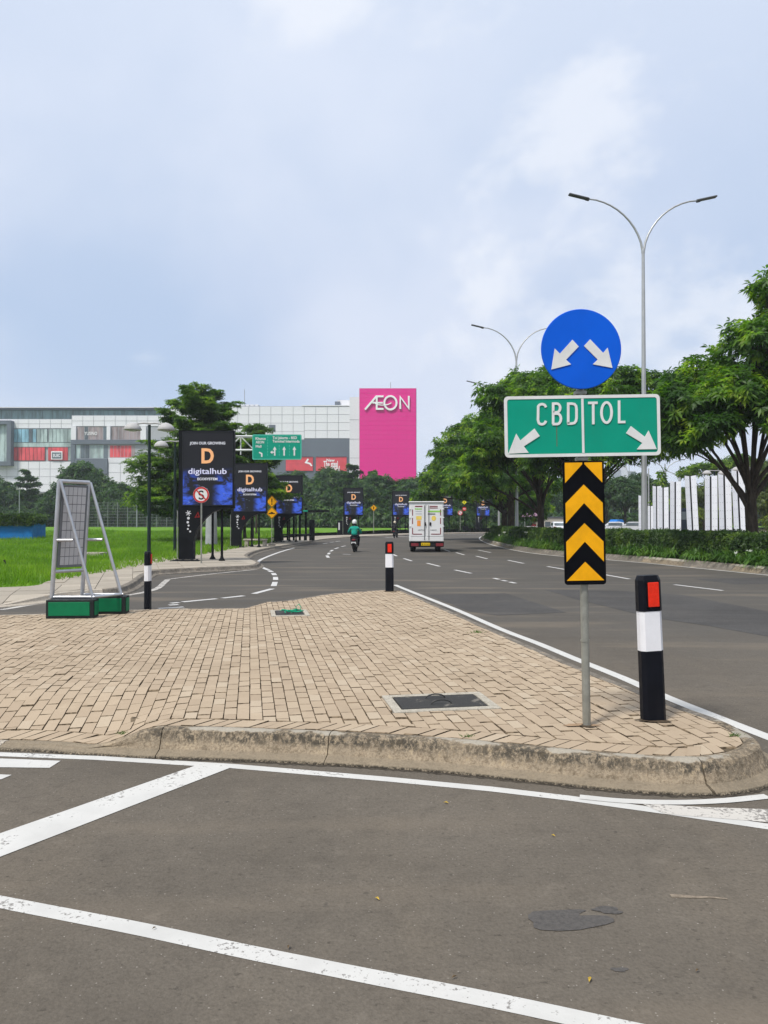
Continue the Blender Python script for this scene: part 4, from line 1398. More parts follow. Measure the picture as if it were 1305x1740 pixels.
# --- grass of the meadow
def grass():
    rng = np.random.default_rng(91)
    ge = np.array([(p.x, p.y) for p in GE_S])
    n = 300000
    Y = 16 + 75 * rng.random(n) ** 1.6
    X = -(rng.random(n) ** .9) * (.78 * Y + 1.0)
    gx = np.interp(Y, ge[np.argsort(ge[:, 1]), 1], ge[np.argsort(ge[:, 1]), 0])
    gy = np.interp(X, ge[:, 0], ge[:, 1])
    ok = (Y > gy + .02) & (X < np.where(Y < 66, gx + 20, gx)) & (X < -2)
    ok &= np.array([True] * n)
    X, Y = X[ok], Y[ok]
    k = len(X)
    z = .10 + .75 * np.clip((Y - 45) / 90, 0, 1) ** 2 * (3 - 2 * np.clip((Y - 45) / 90, 0, 1))
    edge = np.clip((Y - np.interp(X, ge[:, 0], ge[:, 1])) / 2.5, .25, 1)
    h = rng.uniform(.10, .30, k) * edge * (1 + .35 * np.sin(X * .5) * np.sin(Y * .37)) * (.8 + Y / 120)
    th = rng.uniform(0, 6.283, k); w = (.010 + Y * .0006)
    dx, dy = np.cos(th) * w, np.sin(th) * w
    ln = rng.normal(0, .35, (k, 2)) * h[:, None]
    b = np.stack([X, Y, z], axis=1)
    V = np.stack([b + np.stack([-dx, -dy, 0 * dx], 1), b + np.stack([dx, dy, 0 * dx], 1), b + np.stack([ln[:, 0], ln[:, 1], h], 1)], axis=1).reshape(-1, 3)
    ob = link(bpy.data.objects.new('grass', np_mesh('grass', V, faces3=np.arange(len(V)).reshape(-1, 3), mats=[M_GRASS])))
    tag(ob, 'tall bright green grass of the meadow on the left', 'grass', kind='stuff')
grass()
# --- weeds in the joints of the island
def tuft(p, n, h, seed, label):
    rng = np.random.default_rng(seed)
    th = rng.uniform(0, 6.28, n); L = h * rng.uniform(.4, 1.1, n); sp = rng.normal(0, h * .5, (n, 2)) * np.array([1.4, .7])
    b = np.stack([sp[:, 0], sp[:, 1], np.zeros(n)], 1); d = np.stack([np.cos(th) * .004, np.sin(th) * .004, 0 * th], 1)
    tip = b + np.stack([np.cos(th) * L * .7, np.sin(th) * L * .7, L * .75], 1)
    V = np.stack([b - d, b + d, tip], 1).reshape(-1, 3)
    o = link(bpy.data.objects.new('weed_tuft', np_mesh('weed_tuft', V, faces3=np.arange(len(V)).reshape(-1, 3), mats=[M_LILY])))
    o.location = p
    tag(o, label, 'weed')
for p, n, h, l in (((810, 1075), 45, .07, 'grass tuft growing in the joints near the right kerb of the island'), ((792, 1252), 25, .035, 'small weed in the joints by the front kerb below the near chamber cover'), ((1248, 1250), 30, .04, 'weeds in the joint at the rounded nose of the island'),
                   ((212, 1252), 50, .035, 'weeds along the joint where the front kerb starts to rise'), ((118, 1049), 60, .05, 'weed at the foot of the green front box of the A-frame')):
    q = G(*p, .17 if p[0] > 300 else .06)
    q.z = zi(q.x, q.y)
    tuft(q, n, h, p[0], l)
# ================================================================== the shopping mall and far buildings
MY = 230.0
mX = lambda px: A(px, 800, MY).x
mZ = lambda py: A(652, py, MY).z
M_WHITE = PM('white_cladding', (.74, .74, .76), .5, .05, .08, dirt=.08)
M_WHITE2 = PM('white_wall', (.70, .70, .72), .7, .05, .1, dirt=.10)
M_SLATE = PM('slate_cladding', (.135, .155, .185), .6, .08, .1)
M_GAP = PM('joint_shadow_gap', (.40, .41, .43), .9, .05)
def glassmat(name, col, rough=.12):
    t = NT(name)
    n = t.noise(t.coord(scale=(.5, .5, .12)), 1.2, 3, .6)
    return t.done(t.mix(t.ramp(n, .35, .65), sc(col, .65), sc(col, 1.25)), rough, 0, .6)
M_GL_GREEN = glassmat('green_glass', (.13, .22, .22))
M_GL = glassmat('pale_shop_glass', (.36, .45, .43))
M_GL_DK = glassmat('dark_shop_glass', (.10, .125, .14))
M_GL_RED = glassmat('red_shop_front', (.62, .07, .085), .4)
M_GL_BRN = glassmat('curtain_shop_front', (.30, .24, .24), .4)
M_PINK = PM('pink_cladding', (.72, .022, .255), .5, .04, .05)
M_PINK_EDGE = PM('pink_box_edge', (.60, .50, .58), .5, .05)
M_RED = PM('red_banner', (.62, .08, .10), .6, .12, .3)
M_WTEXT = PM('white_sign_letter', (.82, .82, .82), .5, .03)
mall = thing('shopping_mall', 'white shopping mall with a tall pink AEON wall across the meadow', 'mall', (mX(300), MY, 0))
mo = mall.location
def mb(name, px0, px1, py0, py1, mat, y0=0.0, depth=1.0, parent=None):
    """a block on the facade; y0 = how far its face stands behind the main face"""
    m = MB()
    x0, x1, z0, z1 = mX(px0) - mo.x, mX(px1) - mo.x, mZ(py1), mZ(py0)
    m.box(((x0 + x1) / 2, y0 + depth / 2, (z0 + z1) / 2), (x1 - x0, depth, z1 - z0))
    return m.build(name, mat, parent or mall)
def panels(px0, px1, py0, py1, nx, nz, mat, y0=0.0, name='facade_panel', gap=.10):
    x0, x1, z0, z1 = mX(px0) - mo.x, mX(px1) - mo.x, mZ(py1), mZ(py0)
    w, h = (x1 - x0) / nx, (z1 - z0) / nz
    me = None
    for i in range(nx):
        for j in range(nz):
            c = (x0 + w * (i + .5), y0 - .06 + rb.uniform(-.012, .012), z0 + h * (j + .5))
            if me is None:
                o = MB().box((0, 0, 0), (w - gap, .12, h - gap), bev=.02).build(name, mat, mall, c)
                me = o.data
            else:
                o = bpy.data.objects.new(name, me); link(o, mall); o.location = c
            o.rotation_euler = (rb.uniform(-.004, .004), 0, rb.uniform(-.004, .004))
# main bodies (behind the panels)
mb('wall', 290, 596, 690, 838, M_GAP, .05, 40)
mb('wall', -80, 122.6, 712, 838, M_GAP, .05, 40)
mb('wall', 123, 289.8, 706.4, 838, M_GAP, -.75, 40)
mb('roof_parapet', 290, 360, 689, 690.3, M_WHITE2, -.2, 38); mb('roof_parapet', 513, 597, 688.6, 690.3, M_WHITE2, -.25, 38)
mb('upper_glass_band', -80, 262, 690.4, 709.5, M_GL_GREEN, 8, 20)
mb('roof', -80, 430, 688.2, 690.2, M_SLATE, 6, 26); mb('roof_lip', -80, 262, 686.8, 688.0, M_WHITE2, 5.5, 26)
for i in range(19): mb('mullion', -75 + i * 18, -74.4 + i * 18, 690.6, 709.2, M_GL_DK, 7.9, .1)
mb('roof_screen', 344, 372, 676, 688, M_SLATE, 9, 6); mb('roof_screen', 391, 431, 680.5, 688, M_SLATE, 9, 8)
for i in range(5): mb('roof_screen_slat', 392 + i * 8, 398.5 + i * 8, 679.5, 682.4, M_WHITE2, 8.8, .1)
mb('plant_room', 572, 596, 677.2, 690, M_WHITE2, 3, 12); mb('plant_room_duct', 568, 577, 680, 689.5, M_SLATE, 2.4, 4)
mb('stair_tower', 594, 611.2, 675, 838, M_WHITE2, -.4, 20)
for z in (713, 746, 778): mb('tower_joint', 594, 611, z, z + .7, M_GAP, -.45, .1)
# white panelled walls
panels(290, 517, 691, 747, 12, 4, M_WHITE); panels(517, 595, 691, 745, 4, 4, M_WHITE)
panels(-80, 122.4, 712.5, 728, 11, 2, M_WHITE, 0); panels(124, 289, 707, 725, 9, 2, M_WHITE, -.8)
panels(-80, 122.4, 784, 836, 11, 4, M_WHITE, 0)
panels(186, 289, 787, 836, 5, 3, M_WHITE, -.8)
# grey band with the red banners
mb('slate_wall', 290, 517, 748.2, 838, M_SLATE, -.1, .2); mb('slate_wall', 517.2, 594, 745.6, 838, M_SLATE, -.12, .2)
for a, b, words in ((486, 532, None), (537, 589, 'New')):
    f = mb('banner', a, b, 776.5, 800, M_RED, -.4, .2)
    mb('banner_rail', a, b, 775.4, 776.3, M_GL_DK, -.55, .3)
    if words:
        c = ((mX(562) - mo.x), -.44, mZ(782)); text('New', .9, M_WTEXT, f, c, bold=.03)
        text('The steal', 1.9, M_WTEXT, f, (c[0], -.44, mZ(788.5)), bold=.06, width=4.3)
        text('Festival', 1.5, M_WTEXT, f, (c[0] + .6, -.44, mZ(796)), bold=.05, width=4.2)
    else:
        m = MB(); m.stroke([(mX(524) - mo.x, mZ(780)), (mX(520) - mo.x, mZ(786)), (mX(527) - mo.x, mZ(788)), (mX(530) - mo.x, mZ(792))], .5, -.46, -.42); m.build('banner_swirl', M_WTEXT, f)
mb('shop_window', 457, 468, 722, 734, M_SLATE, -.16, .1); mb('shop_window', 424, 434, 724, 738, M_SLATE, -.16, .1)
# the glazed shopfronts of the left wing
def shopfront(px0, px1, py0, py1, mat, n, y0, frame=M_GL_DK, prob=0.0, dark=M_GL_DK):
    f = mb('shop_window', px0, px1, py0, py1, frame, y0 + .3, .25)
    w = (px1 - px0) / n
    for i in range(n):
        mm = mat if rb.random() > prob else dark
        x0, x1 = px0 + w * i + .35, px0 + w * (i + 1) - .35
        mb('pane', x0, x1, py0 + .5, py1 - .5, mm, y0 + .1 + rb.uniform(0, .02), .12, f)
    return f
shopfront(-60, 22, 722, 790, M_GL, 7, -1.0)
for a in ((-60, 24, 716, 722.5), (-60, 24, 785, 792)): mb('box_frame', *a, M_SLATE, -2.2, 2.2)
mb('box_frame', 17, 24, 722.6, 784.9, M_SLATE, -2.2, 2.2)
M_GL_BLUE = glassmat('blue_poster_glass', (.22, .42, .52), .3)
shopfront(24, 62, 729, 752, M_GL_BLUE, 6, -.4, prob=.2); shopfront(62.5, 81, 729, 752, M_GL, 3, -.4, prob=.2, dark=M_GL_BLUE); shopfront(83, 122, 729, 752, M_GL, 6, -.4, prob=.1)
f = MB()
mb('spandrel', 24, 122, 752.5, 759.5, M_GL, -.3, .2)
shopfront(24, 77, 760, 783, M_GL_RED, 8, -.4); shopfront(82, 116, 760, 783, M_GL_RED, 5, -.4); shopfront(116.5, 122, 760, 783, M_GL, 2, -.4)
poster = mb('shop_poster', 88, 107, 767, 781, M_WTEXT, -.55, .1); mb('poster_face', 89.5, 105.5, 769, 779.5, M_GL_DK, -.58, .06, poster)
text('SUIC', .9, M_WTEXT, poster, (mX(97.5) - mo.x, -.61, mZ(774)), bold=.03, width=2.2)
shopfront(132, 183, 725, 748, M_GL_BRN, 8, -.9, prob=.15); shopfront(190, 240, 725, 748, M_GL_BRN, 8, -.9)
text('YUSINO', 1.0, M_WTEXT, mall, (mX(156) - mo.x, -.95, mZ(737)), bold=.02, width=3.8)
for a in ((123.4, 131.5), (183.4, 189.4), (240.5, 250)): mb('pilaster', *a, 725.4, 748, M_WHITE, -1.3, .5)
mb('slate_band', 123, 289, 748.3, 755.5, M_SLATE, -1.4, .6)
mb('slate_band', 123, 130, 756, 804, M_SLATE, -1.35, .5); mb('slate_band', 130.4, 185, 780, 806, M_SLATE, -1.35, .5)
shopfront(130.4, 185, 756, 779.6, M_GL_DK, 7, -.9, prob=.5, dark=M_GL); shopfront(188, 231, 757, 778, M_GL_RED, 7, -.9, prob=.25, dark=M_GL_BRN)
mb('white_base', 186, 289, 778.5, 787, M_WHITE, -1.0, .2)
# the pink box with its letters
mb('pink_box_edge', 610.4, 707.4, 661, 842, M_PINK_EDGE, -1.6, 24)
mb('pink_wall_backing', 611.2, 706.8, 662, 842, PM('pink_joint', (.46, .016, .17), .7, .03), -2.0, .35)
x0, x1 = mX(611.5) - mo.x, mX(706.5) - mo.x
me = None
for j in range(23):
    for i in range(6):
        w, h = (x1 - x0) / 6, (mZ(662.5) - mZ(841)) / 23
        c = (x0 + w * (i + .5), -2.06, mZ(841) + h * (j + .5))
        if me is None:
            o = MB().box((0, 0, 0), (w - .02, .1, h - .035)).build('pink_panel', M_PINK, mall, c); me = o.data
        else:
            o = bpy.data.objects.new('pink_panel', me); link(o, mall); o.location = c
lx = lambda p: mX(420 + p / 4.078) - mo.x
lz = lambda p: mZ(640 + p / 4.078)
L = MB()
k = .55
Y0, Y1 = -2.55, -2.2
L.stroke([(lx(818), lz(236)), (lx(898), lz(143))], k, Y0, Y1)                       # A
L.stroke([(lx(945), lz(146)), (lx(898), lz(146)), (lx(898), lz(232)), (lx(945), lz(232))], k, Y0 - .02, Y1)
L.stroke([(lx(868), lz(190)), (lx(940), lz(190))], k * .8, Y0 + .02, Y1)
L.stroke([(lx(x), lz(z)) for x, z in arc(992, 190, 42, 46, 0, 360, 28)[:-1]], k, Y0, Y1, closed=True)    # O
L.stroke([(lx(x), lz(z)) for x, z in arc(940, 180, 62, 26, 178, 20, 16)], k * .45, Y0 - .04, Y1)         # the swoosh through it
L.stroke([(lx(1060), lz(232)), (lx(1060), lz(150)), (lx(1118), lz(228)), (lx(1118), lz(143))], k, Y0, Y1)
L.build('store_letters', M_WTEXT, mall)
# masts on the roof
M_MAST = PM('grey_mast', (.30, .31, .33), .5, .1)
MB().tube([(mX(405) - mo.x, 10, mZ(689)), (mX(405) - mo.x, 10, mZ(652))], .10, 5).build('roof_mast', M_MAST, mall)
MB().tube([(mX(664) - mo.x, 4, mZ(661)), (mX(664) - mo.x, 4, mZ(645))], .10, 5).build('roof_mast', M_MAST, mall)
# far tower block, seen through haze
TY = 640.0
tp = A(1058, 880, TY)
tw = thing('tower_block', 'pale tower block far off above the row of trees, faded by haze', 'tower', (tp.x, TY, 0))
M_TOWER = PM('tower_wall', (.55, .57, .62), .8, .05, .05); M_TWIN = PM('tower_window', (.16, .20, .26), .4, .1)
hx = lambda px: A(px, 800, TY).x - tp.x
hz = lambda py: A(652, py, TY).z
m = MB()
for a, b, c in ((1038, 1056, 797), (1056, 1066, 792), (1066, 1080, 800)):
    m.box(((hx(a) + hx(b)) / 2, 9, hz(c) / 2), (hx(b) - hx(a), 18 + (a % 3), hz(c)))
m.build('tower_wall', M_TOWER, tw)
me = None
for a, b, c in ((1038, 1056, 797), (1066, 1080, 800)):
    for i in range(int((b - a) / 2.2)):
        for j in range(10):
            p = (hx(a + 1.3 + i * 2.2), -.05 if a == 1038 else -.6, hz(c + 2 + j * 2.2))
            if me is None:
                o = MB().box((0, 0, 0), (.62, .3, .62)).build('tower_window', M_TWIN, tw, p); me = o.data
            else: o = bpy.data.objects.new('tower_window', me); link(o, tw); o.location = p
# ================================================================== things on the island
M_POST = PM('galvanised_pole', (.33, .33, .29), .42, .18, 7, .55, dirt=.45)
M_GREEN = PM('green_sign_sheet', (.002, .285, .185), .42, .07, 3, dirt=.06)
M_BLUE = PM('blue_sign_sheet', (.001, .100, .62), .42, .08, 3, dirt=.04)
M_SIGNW = PM('white_reflective', (.68, .68, .66), .45, .07, 8, dirt=.07)
M_SIGNEDGE = PM('sign_back_metal', (.50, .50, .49), .4, .1, 6, .6)
M_YEL = PM('yellow_reflective', (.82, .38, .004), .45, .10, 9, dirt=.06)
M_BLK = PM('black_sheet', (.0035, .004, .006), .55, .2, 9, spec=.06)
M_RUST = PM('rusty_bracket', (.16, .085, .045), .8, .3, 20)
# --- main sign post
base_p = G(997, 1233, .17)
K = base_p.y / FPX                                   # metres per pixel at the sign's distance
sx = lambda px: (px - 997) * K + (1233 - 0) * 0
def sgn(px, py):                                     # pixel on the sign plane -> local (x, z), tilt taken out
    zz = A(px, py, base_p.y).z - base_p.z
    return (px - (997 - (1233 - py) * .0208)) * K, zz
sp = thing('sign_post', 'pole at the island nose with a blue disc, green CBD TOL board and yellow chevrons', 'road sign', base_p)
sp.rotation_euler = (0, -math.atan(.0208 - .0045), 0)
top_z = sgn(983, 560)[1]
m = MB().tube([(0, 0, -.1), (0, 0, 1.0), (0, 0, top_z)], .030, 14)
m.lathe([(.034, .62), (.034, .635)], 14)
m.build('pole', M_POST, sp)
for z in (sgn(0, 625)[1], sgn(0, 668)[1], sgn(0, 700)[1], sgn(0, 750)[1], sgn(0, 780.5)[1], sgn(0, 815)[1], sgn(0, 960)[1]): MB().box((0, .003, z), (.085, .072, .03), bev=.006).build('bracket', M_POST, sp)
# blue disc
cx, cz = sgn(983.5, 596)
rd = 67.5 * K
disc = MB().lathe([(rd * .97, -.045), (rd, -.048), (rd * 1.005, -.056), (rd * .99, -.062)], 64, (cx, 0, cz), axis='y', smooth=False).build('blue_disc', [M_BLUE], sp)
MB().lathe([(rd * .985, -.044), (rd * .985, -.040)], 48, (cx, 0, cz), axis='y', smooth=False).build('disc_back', M_SIGNEDGE, disc)
def big_arrow(tail, tip, w, hw, hl, name, mat, parent, y0, y1):
    t, h = Vector(tail), Vector(tip)
    d = (h - t).normalized(); n = Vector((-d.y, d.x)); b = h - d * hl
    P = [t - n * w / 2, b - n * w / 2, b - n * hw / 2, h, b + n * hw / 2, b + n * w / 2, t + n * w / 2]
    return MB().plate([(p.x, p.y) for p in P], y0, y1).build(name, mat, parent)
def sheared_arrow(poly_px, mat, parent, y0, y1):
    P = [sgn(*p) for p in poly_px]
    if sum(P[i - 1][0] * P[i][1] - P[i][0] * P[i - 1][1] for i in range(len(P))) < 0: P = P[::-1]
    return MB().plate(P, y0, y1).build('arrow', mat, parent)
c7 = lambda pts: [(830 + x / 4.21, 500 + y / 4.21) for x, y in pts]     # read from an enlarged crop
sheared_arrow(c7([(582, 339), (627, 388), (537, 480), (573, 513), (433, 547), (457, 399), (493, 436)]), M_SIGNW, disc, -.068, -.060)
sheared_arrow(c7([(708, 338), (800, 436), (832, 399), (866, 543), (727, 515), (762, 482), (664, 384)]), M_SIGNW, disc, -.068, -.060)
# green board: green sheet, white border, divider
x0, z1 = sgn(853.5, 673.5); x1, z0 = sgn(1118.5, 776.5)
bc = ((x0 + x1) / 2, (z0 + z1) / 2); bw, bh = x1 - x0, z1 - z0
board = MB().plate(rrect(*bc, bw, bh, .03), -.050, -.044).build('direction_board', M_GREEN, sp)
MB().plate(rrect(*bc, bw - .004, bh - .004, .03), -.043, -.038).build('board_back', M_SIGNEDGE, board)
m = MB()
out_, inn = rrect(*bc, bw, bh, .03), rrect(*bc, bw - .046, bh - .046, .018)
n = len(out_)
vs = [(p[0], -.0535, p[1]) for p in out_ + inn]
m.add(vs, [(i, (i + 1) % n, n + (i + 1) % n, n + i) for i in range(n)])
vs2 = [(p[0], -.0535, p[1]) for p in out_] + [(p[0], -.0440, p[1]) for p in out_]
m.add(vs2, [(i, n + i, n + (i + 1) % n, (i + 1) % n) for i in range(n)])
m.build('border', M_SIGNW, board)
dx, _ = sgn(986.8, 725)
MB().box((dx, -.0525, bc[1]), (.017, .006, bh - .05)).build('divider', M_SIGNW, board)
def letters(seqs, w, parent, y0, y1):
    for s_ in seqs:
        MB_ = MB()
        for k_, st in enumerate(s_):
            MB_.stroke([sgn(*p) for p in c7(st)], w, y0 - .0006 * k_, y1)
        MB_.build('letter', M_SIGNW, parent)
lw = 4.2 * K
C_ = [(398, 812)] + arc(369, 814, 28, 25, -20, -160, 7)[1:] + [(342, 870)] + [(341, 900)] + arc(369, 905, 28, 27, 160, 20, 7)[1:] + [(398, 908)]
B1 = [(449, 932), (449, 787), (474, 787)] + arc(474, 818, 25, 31, -90, 90, 8)[1:] + [(449, 849)]
B2 = [(449, 858), (478, 858)] + arc(478, 895, 26, 37, -88, 90, 8)[1:] + [(444, 932)]
D_ = [(556, 930), (556, 789), (580, 789)] + [(600, 793), (611, 806), (615, 830), (615, 890), (611, 912), (600, 926), (580, 930)]
T1, T2 = [(697, 786), (765, 786)], [(733, 780), (734, 938)]
O_ = [(828 + 36 * math.cos(R(a)) * (1 if abs(math.sin(R(a))) < .75 else .96), 856 + (72 if True else 0) * math.sin(R(a))) for a in range(0, 360, 15)]
L1 = [(917, 772), (918, 925), (962, 925)]
letters([[C_], [B1, B2], [D_ + [(550, 930)]], [T1, T2], [L1]], lw, board, -.0555, -.0500)
MB().stroke([sgn(*p) for p in c7(O_)], lw, -.0555, -.0500, closed=True).build('letter', M_SIGNW, board)
sheared_arrow(c7([(316, 961), (354, 1015), (241, 1086), (276, 1132), (131, 1137), (187, 995), (216, 1044)]), M_SIGNW, board, -.0565, -.0500)
sheared_arrow(c7([(1001, 955), (1100, 1033), (1126, 989), (1184, 1121), (1043, 1121), (1082, 1076), (966, 1005)]), M_SIGNW, board, -.0565, -.0500)
m = MB(); q0, q1 = sgn(*c7([(474, 925)])[0]), sgn(*c7([(477, 1090)])[0])
m.stroke([q0, q1], .004, -.0512, -.0502); m.build('rust_streak', M_RUST, board)
# chevron board
xa, za = sgn(955, 784); xb, zb = sgn(1026, 992.5)
cc = ((xa + xb) / 2 - .004, (za + zb) / 2); cw, ch = 69.5 * K, za - zb
chev = MB().plate(rrect(*cc, cw, ch, .022), -.052, -.040).build('chevron_board', M_BLK, sp)
MB().plate(rrect(*cc, cw - .004, ch - .004, .02), -.0392, -.036).build('board_back', M_SIGNEDGE, chev)
iw = cw - .030
def chevron(zs):
    h = cw * .49
    return [(cc[0] - iw / 2, zs - h), (cc[0], zs), (cc[0] + iw / 2, zs - h)]
def zpx(py): return sgn(990, py)[1]
def ych(poly): MB().plate([(x, max(min(z, cc[1] + ch / 2 - .012), cc[1] - ch / 2 + .012)) for x, z in poly], -.056, -.0515).build('yellow_chevron', M_YEL, chev)
zt = cc[1] + ch / 2 - .012
a0 = zpx(790)
ych([(cc[0] - iw / 2, a0 - .135), (cc[0] - .008, a0 + .002), (cc[0] - .008, zt), (cc[0] - iw / 2, zt)])
ych([(cc[0] + .008, a0 + .002), (cc[0] + iw / 2, a0 - .135), (cc[0] + iw / 2, zt), (cc[0] + .008, zt)])
for up, lo in ((824, 855), (889, 920)):
    u, l = zpx(up), zpx(lo)
    dz = .136
    ych([(cc[0] - iw / 2, u - dz), (cc[0] - iw / 2, l - dz - .012), (cc[0], l), (cc[0] + iw / 2, l - dz - .012), (cc[0] + iw / 2, u - dz), (cc[0], u)])
u = zpx(954)
ych([(cc[0] - iw / 2, u - .137), (cc[0] + iw / 2, u - .137), (cc[0], u)])

# --- delineator bollards
M_BOLL_K = PM('black_bollard_plastic', (.006, .007, .011), .45, .2, 6, dirt=.06, spec=.12)
M_BOLL_W = PM('white_bollard_band', (.74, .74, .76), .40, .05, 5, dirt=.10)
M_REFL = PM('red_reflector', (.72, .030, .012), .30, .10, 30)
def bollard():
    t = thing('bollard', '', 'bollard')
    W, D_, H = .19, .115, 1.10
    def pr(z0, z1, w0, w1, ch=.030):
        vs = []
        for z, w in ((z0, w0), (z1, w1)):
            hw, hd = w / 2, D_ / 2 * w / W
            c = ch * w / W
            vs += [(-hw + c, -hd, z), (hw - c, -hd, z), (hw, -hd + c, z), (hw, hd - c, z), (hw - c, hd, z), (-hw + c, hd, z), (-hw, hd - c, z), (-hw, -hd + c, z)]
        fs = [(i, (i + 1) % 8, 8 + (i + 1) % 8, 8 + i) for i in range(8)] + [tuple(range(8))[::-1], tuple(range(8, 16))]
        return vs, fs
    MB().add(*pr(-.05, .53, .182, .178)).build('lower_body', M_BOLL_K, t)
    MB().add(*pr(.5305, .83, .1795, .1755)).build('white_band', M_BOLL_W, t)
    m = MB(); m.add(*pr(.8305, 1.065, .184, .180)); v, f = pr(1.0651, 1.10, .178, .150); m.add(v, f)
    cap = m.build('cap', M_BOLL_K, t)
    MB().box((.012, -.0575, .955), (.108, .012, .205), bev=.006).build('reflector_frame', M_BLK, cap)
    MB().box((.012, -.0640, .957), (.088, .008, .185), bev=.004).build('red_reflector', M_REFL, cap)
    MB().box((.012, .0580, .957), (.088, .012, .185), bev=.004).build('red_reflector', M_REFL, cap)
    return t
b0 = bollard()
q = G(1110, 1223, .17); place(b0, q, R(12), 1.0, 'nearest black and white bollard beside the CBD TOL sign post', 'black and white bollards'); b0.rotation_euler = (0, R(-2.2), R(8))
b1 = copy_tree(b0); q = G(662, 1004, .17); place(b1, (q.x, q.y - .1, .17), R(3), .985, 'black and white bollard at the far tip of the paved island'); b1.rotation_euler = (0, R(-.3), R(-6))
b2 = copy_tree(b0); q = G(251, 1031, .06); place(b2, (q.x, q.y, zi(q.x, q.y)), R(92), .99, 'black and white bollard on the left edge of the island before the tall lamp')

# --- A-frame sign turned edge-on
M_ALU = PM('aluminium_tube', (.50, .51, .53), .36, .1, 5, .75)
M_PANELG = PM('grey_panel_back', (.46, .46, .47), .6, .08, 4)
M_BOXG = PM('green_box_panel', (.004, .15, .06), .5, .12, 4)
M_BOXF = PM('box_frame_black', (.016, .020, .020), .5, .2)
P1, P2 = Vector(G(88, 1050, .13)[:2]), Vector(G(138, 1040, .13)[:2])
P2 = Vector((-4.97, 12.68)); P1 = Vector((-5.27, 12.22))
gz = zi(P1.x, P1.y)
af = thing('a_frame_sign', 'metal A-frame advertising stand on green boxes seen edge-on at the left of the island', 'a-frame', (P1.x, P1.y, gz))
u = (P2 - P1); PL = u.length; u.normalize()
sdir = Vector((1, .035)).normalized()
def AF(a, s_, z): v = u * a + sdir * s_; return (v.x, v.y, z)
TOP, BZ = 2.16, .305
lean = .105
for a in (.0, PL):
    MB().tube([AF(a, 0, BZ), AF(a, lean, TOP)], .034, 10).build('post', M_ALU, af)
    MB().tube([AF(a, lean + .02, TOP), AF(a, .64, BZ)], .026, 10).build('stay', M_ALU, af)
    MB().tube([AF(a, .055, 1.22), AF(a, .325, 1.22)], .024, 8).build('brace', M_ALU, af)
    MB().tube([AF(a, -.02, BZ + .012), AF(a, .67, BZ + .012)], .024, 8).build('foot_rail', M_ALU, af)
    bx = MB(); c = AF(a, .350, .14)
    bx.box((c[0], c[1] + (.06 if a else -.06), .146), (.73, .26, .285), (0, 0, R(4)), bev=.004)
    bo = bx.build('weight_box', M_BOXF, af)
    f = MB(); cy = (.06 if a else -.06)
    f.box((c[0] - .012 + .01, c[1] + cy - .133, .150), (.63, .012, .215), (0, 0, R(4)), bev=.004)
    f.box((c[0] + .368, c[1] + cy + .02, .150), (.012, .19, .215), (0, 0, R(4)), bev=.004)
    f.build('green_panel', M_BOXG, bo)
MB().tube([AF(0, lean, TOP), AF(PL, lean, TOP)], .034, 10).build('top_rail', M_ALU, af)
MB().tube([AF(0, .03, .72), AF(PL, .03, .72)], .026, 8).build('bottom_rail', M_ALU, af)
MB().tube([AF(0, .65, BZ + .014), AF(PL, .65, BZ + .014)], .022, 8).build('cross_rail', M_ALU, af)
# the panel: backing sheet, its lattice of ribs and cells
def AFp(a, z, off=0.0): v = u * a + sdir * (lean * (z - BZ) / (TOP - BZ) + off); return (v.x, v.y, z)
pm = MB(); pa0, pa1, pz0, pz1 = .055, PL - .055, .80, TOP - .07
vs = [AFp(pa0, pz0, .0), AFp(pa1, pz0, .0), AFp(pa1, pz1, .0), AFp(pa0, pz1, .0), AFp(pa0, pz0, .025), AFp(pa1, pz0, .025), AFp(pa1, pz1, .025), AFp(pa0, pz1, .025)]
pm.add(vs, [(0, 1, 2, 3), (7, 6, 5, 4), (0, 4, 5, 1), (1, 5, 6, 2), (2, 6, 7, 3), (3, 7, 4, 0)])
pnl = pm.build('panel', PM('panel_backing', (.15, .155, .165), .6, .15), af)
cellm = None
for i in range(5):
    for j in range(9):
        w, h = (pa1 - pa0 - .03) / 5, (pz1 - pz0 - .03) / 9
        a0_, z0_ = pa0 + .015 + i * w, pz0 + .015 + j * h
        for off, k_ in ((.026, 1), (-.004, -1)):
            c4 = [AFp(a0_ + .004, z0_ + .005, off), AFp(a0_ + w - .004, z0_ + .005, off), AFp(a0_ + w - .004, z0_ + h - .005, off), AFp(a0_ + .004, z0_ + h - .005, off)]
            c8 = [AFp(a0_ + .008, z0_ + .009, off + .003 * k_), AFp(a0_ + w - .008, z0_ + .009, off + .003 * k_), AFp(a0_ + w - .008, z0_ + h - .009, off + .003 * k_), AFp(a0_ + .008, z0_ + h - .009, off + .003 * k_)]
            MB().add(c4 + c8, [(4, 5, 6, 7)] + [(q_, (q_ + 1) % 4, 4 + (q_ + 1) % 4, 4 + q_) for q_ in range(4)]).build('panel_cell', M_PANELG, pnl)
m = MB()
for z in (pz0 - .004, pz1 + .004): m.tube([AFp(pa0 - .01, z, .012), AFp(pa1 + .01, z, .012)], .018, 6)
for a_ in (pa0 - .006, pa1 + .006): m.tube([AFp(a_, pz0, .012), AFp(a_, pz1, .012)], .018, 6)
m.build('panel_frame', PM('panel_frame_grey', (.16, .17, .18), .5, .1), pnl)
